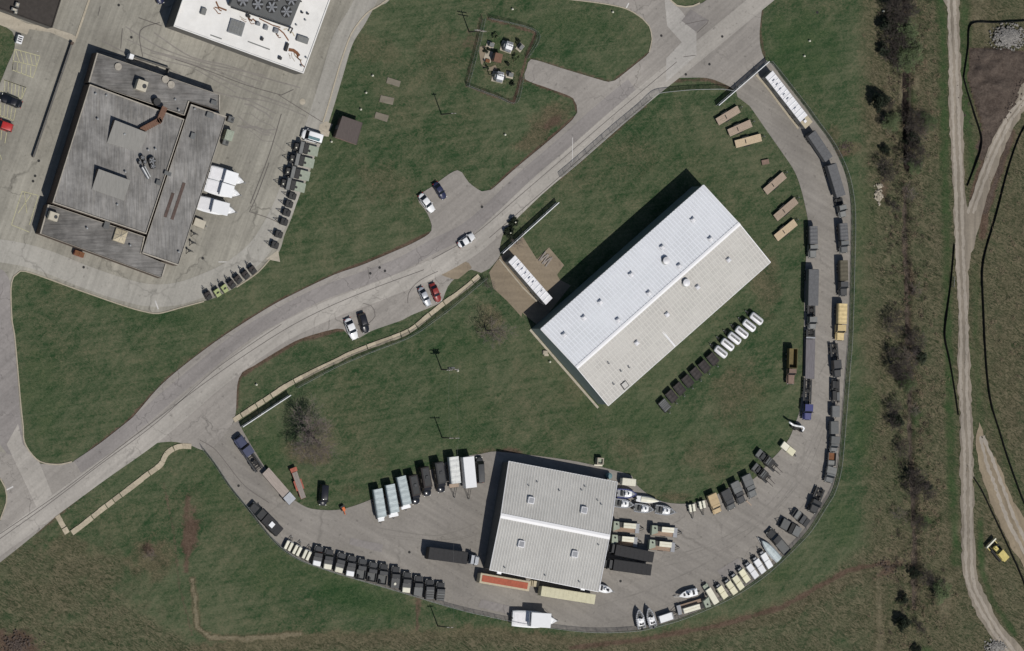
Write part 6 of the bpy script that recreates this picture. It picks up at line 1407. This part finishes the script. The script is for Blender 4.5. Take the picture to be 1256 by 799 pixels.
def wire(A, B, off, label, z=PZ+.3, sag=.9):
    d = (B-A); n_ = Vector((-d.y,d.x,0)).normalized()*off; pts = []
    for i in range(13):
        f = i/12; pts.append(A.lerp(B,f)+n_+Vector((0,0,z-sag*4*f*(1-f))))
    v = thing('power_line', label, 'power line', 'overhead power lines'); v.location = pts[0]
    mb = MB()
    for a, b in zip(pts[:-1],pts[1:]): mb.tube(a-pts[0],b-pts[0],.011,n=4)
    mb.build('cable','mid_grey_paint',v)
wire(P['c'],P['d'],1.1,'overhead cable between the two lawn poles, right hand strand'); wire(P['c'],P['d'],-1.1,'overhead cable between the two lawn poles, left hand strand')
wire(P['d'],P['e'],1.0,'overhead cable crossing the yard to the pole by the bottom fence',sag=1.6)

# ------------------------------------------------------------------ transformer compound
def transformer(px, py, lab, rz):
    v = thing('transformer', lab, 'transformer', 'compound transformers'); q = G(px,py,1.5); v.location = (q.x,q.y,0); v.rotation_euler.z = rz
    MB().box(-1.5,1.5,-1.3,1.3,-.05,.15).build('plinth','pale_concrete',v); MB().box(-.9,.9,-.7,.7,.15,2.0,.06).build('tank','glare_white',v)
    for s in (-1,1):
        for i in range(6): MB().box(-.8+i*.29,-.68+i*.29,s*1.0-.26,s*1.0+.26,.4,1.8).build('cooling_fin','silver_paint',v)
    for x in (-.5,0,.5): MB().disc(x,.2,.11,2.0,2.7,8,.06).build('bushing','vent_dark',v)
    MB().box(-1.35,-.92,-.4,.4,.3,1.5,.04).build('control_cabinet','steel',v); MB().box(.95,1.4,-.5,.5,1.0,1.9,.06).build('radiator','dark_machine',v)
transformer(624,57.5,'white transformer near the top of the fenced compound',-.3); transformer(613,94.5,'white transformer at the bottom of the fenced compound',-.2)
v = thing('switch_house','brown roofed switch box with a pale pad in the fenced compound','switch box'); q = G(611,71,2.0); v.location = (q.x,q.y,0); v.rotation_euler.z = -.25
MB().box(-.9,.9,-1.0,1.0,-.05,2.1,.04).build('cabinet','pink_brown',v); MB().box(-1.0,1.0,-1.1,1.1,2.1,2.2,.03).build('roof','duct_brown',v); MB().box(-2.9,-.9,-1.5,1.3,-.05,.12).build('plinth','pale_concrete',v); MB().box(-2.4,-1.3,-1.6,-.8,.12,.5,.04).build('rusty_box','rust',v); MB().box(-.92,-.9,-.4,.4,.2,1.9).build('door','grey_paint',v)
for x_, y_, a_, lab in [(603.5,55,-.3,'small pale switch cabinet near the top of the compound'),(640,58,.9,'small grey switch cabinet by the right compound fence'),(627,92,-.2,'small grey switch cabinet right of the lower transformer')]:
    v = thing('switch_cabinet', lab, 'cabinet', 'small switch cabinets in the compound'); q = G(x_,y_,1.2); v.location = (q.x,q.y,0); v.rotation_euler.z = a_
    MB().box(-.6,.6,-.45,.45,-.05,1.25,.05).build('body','mid_grey_paint',v); MB().box(-.5,.5,.45,.48,.2,1.1).build('door','grey_paint',v); MB().box(-1.0,1.0,-.8,.8,-.05,.1).build('plinth','pale_concrete',v)
v = thing('mast','short steel mast inside the fenced compound','mast'); q = G(600,92); v.location = (q.x,q.y,0); MB().tube((0,0,0),(0,0,6.0),.12,.08,7).build('pole','steel',v); MB().disc(0,0,.25,6,6.4,8).build('lamp_head','grey_paint',v)

# ------------------------------------------------------------------ small things on the lawns
v = thing('pump_box','small open pale box on the lawn above the shed','box'); q = G(736.5,566,1.4); v.location = (q.x,q.y,0); v.rotation_euler.z = -.08
mb = MB(); mb.box(-.85,.85,-.85,-.6,-.05,1.5); mb.box(-.85,.85,.6,.85,-.05,1.5); mb.box(-.85,-.6,-.6,.6,-.05,1.5); mb.box(.6,.85,-.6,.6,-.05,1.5); mb.build('side','pale_concrete',v); MB().box(-.6,.6,-.6,.6,.5,.9).build('lid','pale_green',v); MB().box(-1.1,1.1,-1.2,-.9,-.05,.25).build('step','pale_cream',v)
v = thing('water_tank','small teal tank in the shade at the shed corner','tank'); q = G(747.5,584,1.2); v.location = (q.x,q.y,0); MB().disc(0,0,.75,0,1.2,14).build('body','teal_plastic',v); MB().disc(0,0,.78,1.2,1.4,14,.4).build('lid','teal_plastic',v)
def dot(px, py, lab, mat='pale_cream', r=.22, h=.7, nm='marker_post', cat='marker post', grp='small markers on the lawns'):
    v = thing(nm, lab, cat, grp); q = G(px,py); v.location = (q.x,q.y,0)
    MB().disc(0,0,r,-.1,h*.75,8,r*.85).build('post',mat,v); MB().disc(0,0,r*1.15,h*.75,h,8,r*.4).build('cap',mat,v)
for x_, y_, lab in [(314,472,'white marker with a dark shadow above the slab walkway'),(628,11.5,'white marker on the top lawn'),(751,15,'yellowish marker on the lawn beside the curving side road'),(992.5,50.5,'pale marker in the grass right of the top gate'),(986,69,'lower pale marker in the grass right of the top gate'),(456.5,93,'pale marker left of the topmost lawn pad'),(448.5,114,'pale marker left of the middle lawn pad'),(442,134.5,'pale marker above the brown hut'),(406,174,'pale marker at the lower left corner of the brown hut'),(619,165.5,'pale marker on the lawn under the transformer compound'),(561,455,'pale marker below the equipped lawn pole'),(1083,14,'pale marker among the top trees'),(674,444,'pale heap marker beside the warehouse wall')]: dot(x_,y_,lab)
v = thing('rubble_pile','pale block of rubble at the west wall of the warehouse','rubble')
q = G(668.5,432.5); v.location = (q.x,q.y,0)
MB().box(-.7,.6,-.5,.5,-.05,.5,.12).build('block','pale_concrete',v); MB().box(-.3,.9,-.9,-.35,-.05,.3,.08).build('block','pale_concrete',v)
# white cabinet with louvres near the dark roofed block
v = thing('equipment_cabinet','small white louvred cabinet on the edge of the top left grass','cabinet'); q = G(24.5,48.5,1.3); v.location = (q.x,q.y,0); v.rotation_euler.z = math.radians(-17)
MB().box(-.7,.7,-1.0,1.0,-.05,1.3,.05).build('body','white_paint',v)
for s in (-.5,.0,.5): MB().box(-.5,.5,s-.13,s+.13,1.3,1.36).build('louvre','vent_dark',v)
v = thing('shipping_pallet','wavy striped pallet lying on the gravel pad beside the drive','pallet'); q = G(669,318); v.location = (q.x,q.y,0); v.rotation_euler.z = math.radians(-45)
for i in range(5): MB().box(-1.3+i*.55,-.95+i*.55,-1.5+.2*(i%2),1.4-.2*(i%2),.05,.28).build('slat','grey_wood_deck',v,rz=.12*(-1)**i)
for s in (-1,1): MB().box(-1.3,1.4,s*.8-.08,s*.8+.08,.02,.08).build('runner','wood_deck',v)
strip('drive_kerb',[(612,318),(640,352),(658,370)],.35,-.05,.25,'pale_concrete',smooth=False)
strip('drive_kerb',[(927,92),(941,108),(958,131),(979,158)],.5,-.05,.2,'kerb_stone')

# ------------------------------------------------------------------ trees
def bare_tree_mesh(seed, height, spread, levels=4, kids=(6,5,5,5), r0=.16, up=.35, twig=.014):
    R = random.Random(seed); mb = MB(); trunk = MB()
    def grow(p, d, L, r, lev):
        q = p; n = 2
        for i in range(n):
            d = (d+Vector((R.gauss(0,.12),R.gauss(0,.12),R.gauss(0,.08)))).normalized(); e = q+d*(L/n); r1 = r*(.8 if i == 0 else .6)
            (trunk if lev < 2 else mb).tube(q,e,r,max(r1,twig*.6),6 if lev < 2 else 3); 
            if i == 0 and lev < levels: branch(e, d, L, r1, lev, kids[lev]//2)
            q, r = e, r1
        if lev < levels: branch(q, d, L, r, lev, kids[lev]-kids[lev]//2)
    def branch(p, d, L, r, lev, k):
        a0 = R.uniform(0,6.28); u = d.orthogonal().normalized(); w_ = d.cross(u)
        for i in range(k):
            a = a0+i*6.283/k+R.uniform(-.5,.5); s = R.uniform(.55,1.05)*spread
            nd = (d*(1-.25*s)+(u*math.cos(a)+w_*math.sin(a))*s+Vector((0,0,up*.3))).normalized()
            grow(p, nd, L*R.uniform(.55,.85), max(r*R.uniform(.45,.65),twig), lev+1)
    grow(Vector((0,0,-.2)), Vector((0,0,1)), height*.36, r0, 0)
    return trunk, mb
def leaf_mesh(seed, rx, rz, z0, n, size, clumps=14):
    R = random.Random(seed); mb = MB(); cs = []
    for i in range(clumps):
        a = R.uniform(0,6.28); q = R.uniform(.1,.85)*rx; cs.append((q*math.cos(a), q*math.sin(a), z0+rz*R.uniform(.25,.95)*(1-.45*q/rx), R.uniform(.22,.42)*rx))
    for i in range(n):
        c_ = R.choice(cs); v_ = Vector((R.gauss(0,1),R.gauss(0,1),R.gauss(0,1))).normalized()*c_[3]*R.uniform(.4,1.05)
        p = Vector(c_[:3])+v_; a = Vector((R.gauss(0,1),R.gauss(0,1),R.gauss(0,1))).normalized(); b = a.orthogonal().normalized(); s = size*R.uniform(.6,1.3)
        mb.add([p-a*s,p+b*s*.6,p+a*s,p-b*s*.6],[(0,1,2,3)])
    return mb
TREE = {}
def kind(name):
    if name in TREE: return TREE[name]
    if name == 'big': t_, m_ = bare_tree_mesh(3, 9.5, 1.0, 4, (7,6,6,6), .3, .3, .017); r = (t_.mesh('trunk','bark'), m_.mesh('twigs','twig'), None)
    elif name.startswith('bare'): t_, m_ = bare_tree_mesh(11+int(name[4:]), 6.0, .95, 4, (5,5,5,5), .16, .45, .03); r = (t_.mesh('trunk','bark'), m_.mesh('twigs','dark_twig'), None)
    elif name.startswith('thin'): t_, m_ = bare_tree_mesh(31+int(name[4:]), 5.0, .8, 4, (5,4,5,4), .1, .5, .012); r = (t_.mesh('trunk','bark'), m_.mesh('twigs','twig'), None)
    elif name.startswith('dark'):
        s = int(name[4:]); t_, m_ = bare_tree_mesh(51+s, 3.6, .8, 3, (5,5,4), .12, .5, .02); r = (t_.mesh('trunk','bark'), m_.mesh('twigs','dark_twig'), leaf_mesh(60+s,1.9,3.6,.2,2200,.15,16).mesh('crown','evergreen'))
    elif name.startswith('bud'):
        s = int(name[3:]); t_, m_ = bare_tree_mesh(71+s, 5.2, .9, 4, (5,5,4,4), .12, .45, .012); r = (t_.mesh('trunk','bark'), m_.mesh('twigs','twig'), leaf_mesh(80+s,2.9,4.2,1.0,4200,.12,34).mesh('crown','bud_leaf'))
    TREE[name] = r; return r
def tree(px, py, k, sc, label, group='trees in the scrub by the ditch', nm='bare_tree', cat='tree'):
    v = thing(nm, label, cat, group); q = G(px,py); v.location = (q.x,q.y,-.15 if px > 1050 else 0); v.rotation_euler.z = random.uniform(0,6.28)
    s = sc*random.uniform(.94,1.06)*(1.2 if px > 1050 else 1.2); v.scale = (s*1.12, s*1.12, s*random.uniform(.85,1.0)); t_, m_, l_ = kind(k)
    inst('trunk', t_, v); c_ = inst('twigs', m_, v); c_['kind'] = 'stuff'
    if l_: inst('crown', l_, v)['kind'] = 'stuff'
    return v
tree(378,534,'big',1.16,'big leafless tree spreading over the lawn inside the lower left gate','trees on the lawns')
tree(596,405,'thin0',1.6,'thin leafless tree on the lawn below the gravel drive','trees on the lawns')
tree(634,300,'thin1',.7,'small leafless tree between the gate and the gravel pad','trees on the lawns')
tree(597,352,'thin2',.7,'small leafless tree at the upper end of the slab walkway','trees on the lawns')
tree(182,682,'thin0',.7,'small young tree on a bare patch in the lower left field','trees on the lawns')
for x_, y_, lab in [(623.5,286,'dark round shrub nearer the gravel drive'),(629.5,273,'dark round shrub farther up the road')]:
    v = thing('round_shrub', lab, 'shrub', 'dark round shrubs by the gate'); q = G(x_,y_); v.location = (q.x,q.y,0)
    inst('crown', leaf_mesh(5+int(y_),1.45,2.0,0,1900,.15,18).mesh('crown','evergreen'), v); MB().tube((0,0,0),(0,0,1.5),.08,n=6).build('trunk','bark',v); MB().disc(0,0,.22,1.55,1.75,8,.12).build('pale_tip','pale_cream',v)
TR = [(1095,18,'bare0',1.1,'tall bare tree at the top of the ditch line'),(1084,34,'dark0',.95,'dark tree on the lawn side of the topmost clump'),(1098,47,'bare1',1.0,'bare tree in the middle of the topmost clump'),(1083,62,'dark1',.8,'dark tree at the lower left of the topmost clump'),(1093,72,'bare2',.9,'bare tree at the lower end of the topmost clump'),(1108,40,'bud0',1.0,'pale budding tree in the topmost clump, nearer the ditch'),(1112,62,'bud1',1.0,'pale budding tree below the other in the topmost clump'),(1104,76,'bud2',.8,'lowest pale budding tree of the topmost clump'),
 (1098,8,'bare2',1.1,'dense bare tree at the very top of the ditch line'),(1088,50,'bare0',.9,'bare tree left of the pale budding ones'),(1090,28,'bare1',.8,'bare tree squeezed into the topmost clump'),(1117,160,'bare0',.8,'bare tree leaning over the middle of the ditch pool'),(1117,180,'bare1',.8,'bare tree beside the lower ditch pool'),
 (1074,123,'dark2',1.2,'dark rounded tree standing alone at the lawn edge'),(1082,128,'bare0',.55,'small bare tree touching the lone dark one'),(1113,150,'bare1',.9,'bare tree over the dark ditch, upper'),(1115,170,'dark0',.85,'dark tree over the lower ditch pool'),(1114,192,'bare2',.9,'bare tree at the lower end of the ditch pool'),(1127,160,'thin1',.8,'thin bare tree right of the ditch pool'),(1088,150,'bud0',.7,'budding bush left of the ditch pool'),(1135,150,'bud1',.7,'budding bush right of the ditch pool'),
 (1084,185,'dark1',.6,'low dark bush below the dirt bank'),(1083,205,'bare0',.7,'bare tree beside the pale rubble on the grass'),(1086,218,'bare1',.55,'small bare tree just above the pale rubble'),(1094,252,'bare2',.5,'small bare tree below the pale rubble'),(1118,205,'bud2',.6,'budding bush at the end of the ditch pool'),(1110,240,'thin0',.9,'thin tree astride the narrow ditch'),
 (1090,395,'bare0',.85,'bare tree left of the reddish ditch bank'),(1120,355,'thin2',.7,'thin tree right of the reddish ditch bank'),(1120,420,'bare1',.95,'bare tree in the mid clump, right side'),(1128,438,'dark2',.75,'dark tree in the mid clump, right side'),(1092,445,'bare2',1.0,'bare tree in the mid clump, left side'),(1100,456,'bare0',.9,'bare tree in the mid clump, lower left'),(1113,440,'thin1',1.0,'thin tree in the centre of the mid clump'),(1108,470,'bud0',.7,'budding tree below the mid clump'),
 (1094,500,'bare1',.7,'slim bare tree above the dark bush'),(1100,516,'dark0',.75,'dark bush beside the bright green patch'),(1092,518,'bare2',.6,'bare bush left of the dark bush'),(1117,505,'thin0',.7,'thin tree on the right of the dark bush'),(1102,550,'bare0',.6,'small bare tree below the dark bush'),(1112,578,'dark1',.35,'small round dark bush by the ditch'),
 (1118,592,'bare1',1.1,'bare tree of the lower ditch clump'),(1125,605,'bare2',1.0,'bare tree in the lower ditch clump, right side'),(1138,598,'dark2',.45,'dark bush at the right of the lower ditch clump'),(1100,632,'thin2',.8,'thin tree below the lower ditch clump'),(1124,640,'bare0',.6,'bare bush by the bright green pool edge'),
 (1121,702,'dark0',.7,'dark bush on the ditch near the bottom'),(1133,706,'bare1',.7,'bare tree right of the ditch near the bottom'),(1106,735,'dark1',.65,'upper of two dark trees near the bottom'),(1104,763,'dark2',.95,'lower of two dark trees near the bottom'),(1126,768,'bare2',.5,'small bare tree near the bottom edge'),(1150,726,'bud1',.8,'budding bush left of the bending dirt track'),(1122,797,'dark0',.6,'dark bush at the bottom edge'),(1090,-8,'bare2',1.0,'bare tree on the top edge of the picture')]
for x_, y_, k, s, lab in TR: tree(x_,y_,k,s,lab,nm='bare_tree' if k[:4] in ('bare','thin') else ('budding_tree' if k[:3]=='bud' else 'dark_tree'))

for i, (x_, y_, r_, lab) in enumerate([(596,62,.9,'small shrub left of the pale pad in the compound'),(607,44,.8,'small shrub above the pale pad in the compound'),(634,50,.9,'small shrub right of the upper transformer'),(632,72,1.0,'small shrub at the right side of the compound'),(622,80,.8,'small shrub between the switch box and lower transformer'),(596,84,.7,'small shrub at the lower left of the compound'),(628,103,.8,'small shrub right of the lower transformer')]):
    v = thing('small_shrub', lab, 'shrub', 'shrubs in the transformer compound'); q = G(x_,y_); v.location = (q.x,q.y,0)
    inst('crown', leaf_mesh(300+i,r_,1.1,0,420,.12,9).mesh('crown','bud_leaf' if i % 2 else 'evergreen'), v); MB().tube((0,0,0),(0,0,.7),.05,n=5).build('trunk','bark',v)

# ------------------------------------------------------------------ loose stones, rubble and tufts
def scatter(name, px, py, rx, ry, n, s0, s1, mat, hump=.5, kind_='stuff', flat=.6):
    mb = MB(); 
    for i in range(n):
        a = random.uniform(0,6.28); q = min(1.25,abs(random.gauss(0,.55))); x, y = px+rx*q*math.cos(a), py+ry*q*math.sin(a); g_ = G(x,y); s = random.uniform(s0,s1); z = hump*max(0,1-q*q)
        h = [Vector((random.uniform(-1,1),random.uniform(-1,1),random.uniform(-.3,1)*flat)) for _ in range(6)]
        c_ = Vector((g_.x,g_.y,z)); o_ = [c_+Vector((s,0,0)),c_+Vector((0,s,0)),c_+Vector((-s,0,0)),c_+Vector((0,-s,0)),c_+Vector((0,0,s*flat)),c_-Vector((0,0,s))]
        o_ = [p_+h[k]*s*.5 for k, p_ in enumerate(o_)]
        mb.add(o_,[(0,1,4),(1,2,4),(2,3,4),(3,0,4),(1,0,5),(2,1,5),(3,2,5),(0,3,5)])
    o = mb.build(name,mat); o['kind'] = kind_; return o
scatter('rubble',1235,46,18,14,1300,.08,.4,'rubble',1.1)
scatter('rubble',1222,794,14,9,420,.08,.35,'rubble',.6)
scatter('rubble',1078,241,4,9,90,.15,.45,'pale_concrete',.2); scatter('rubble',1078,228,5,3,40,.15,.4,'pale_concrete',.2)
scatter('soil_clods',1035,180,16,9,160,.06,.2,'soil_clod',.05); scatter('soil_clods',1222,108,38,46,900,.08,.26,'soil_clod',.5); scatter('soil_clods',1088,695,26,16,160,.06,.2,'soil_clod',.03); scatter('soil_clods',20,790,28,16,260,.08,.3,'soil_clod',.25)

def brush(name, n, band, mat, r=(.5,1.3), per=34, sz=.11):
    mb = MB(); R = random.Random(len(name)*7+n)
    for i in range(n):
        y = R.uniform(-5,805); x = band(R, y); g_ = G(x,y); rr = R.uniform(*r)
        for k in range(per):
            p = Vector((g_.x+R.gauss(0,rr*.5), g_.y+R.gauss(0,rr*.5), R.uniform(-.2,.75*rr))); a = Vector((R.gauss(0,1),R.gauss(0,1),R.gauss(0,.6))).normalized(); b = a.orthogonal().normalized(); s_ = sz*R.uniform(.5,1.5)
            mb.add([p-a*s_*1.6,p+b*s_*.5,p+a*s_*1.6,p-b*s_*.5],[(0,1,2,3)])
    o = mb.build(name, mat); o['kind'] = 'stuff'
ctr = lambda R, y: np.interp(y,[0,90,200,400,600,800],[1104,1108,1104,1108,1118,1118])
brush('dark_brush', 230, lambda R, y: ctr(R,y)+R.gauss(0,13), 'brush')
brush('green_brush', 170, lambda R, y: ctr(R,y)+R.gauss(6,17), 'brush_green')
brush('straw_brush', 330, lambda R, y: ctr(R,y)+R.gauss(8,22), 'brush_straw', (.4,1.2), 30, .1)
brush('field_brush', 160, lambda R, y: (R.uniform(1212,1262) if y > 210 and y < 470 else R.uniform(1126,1152)), 'brush_straw', (.4,1.1), 26, .1)
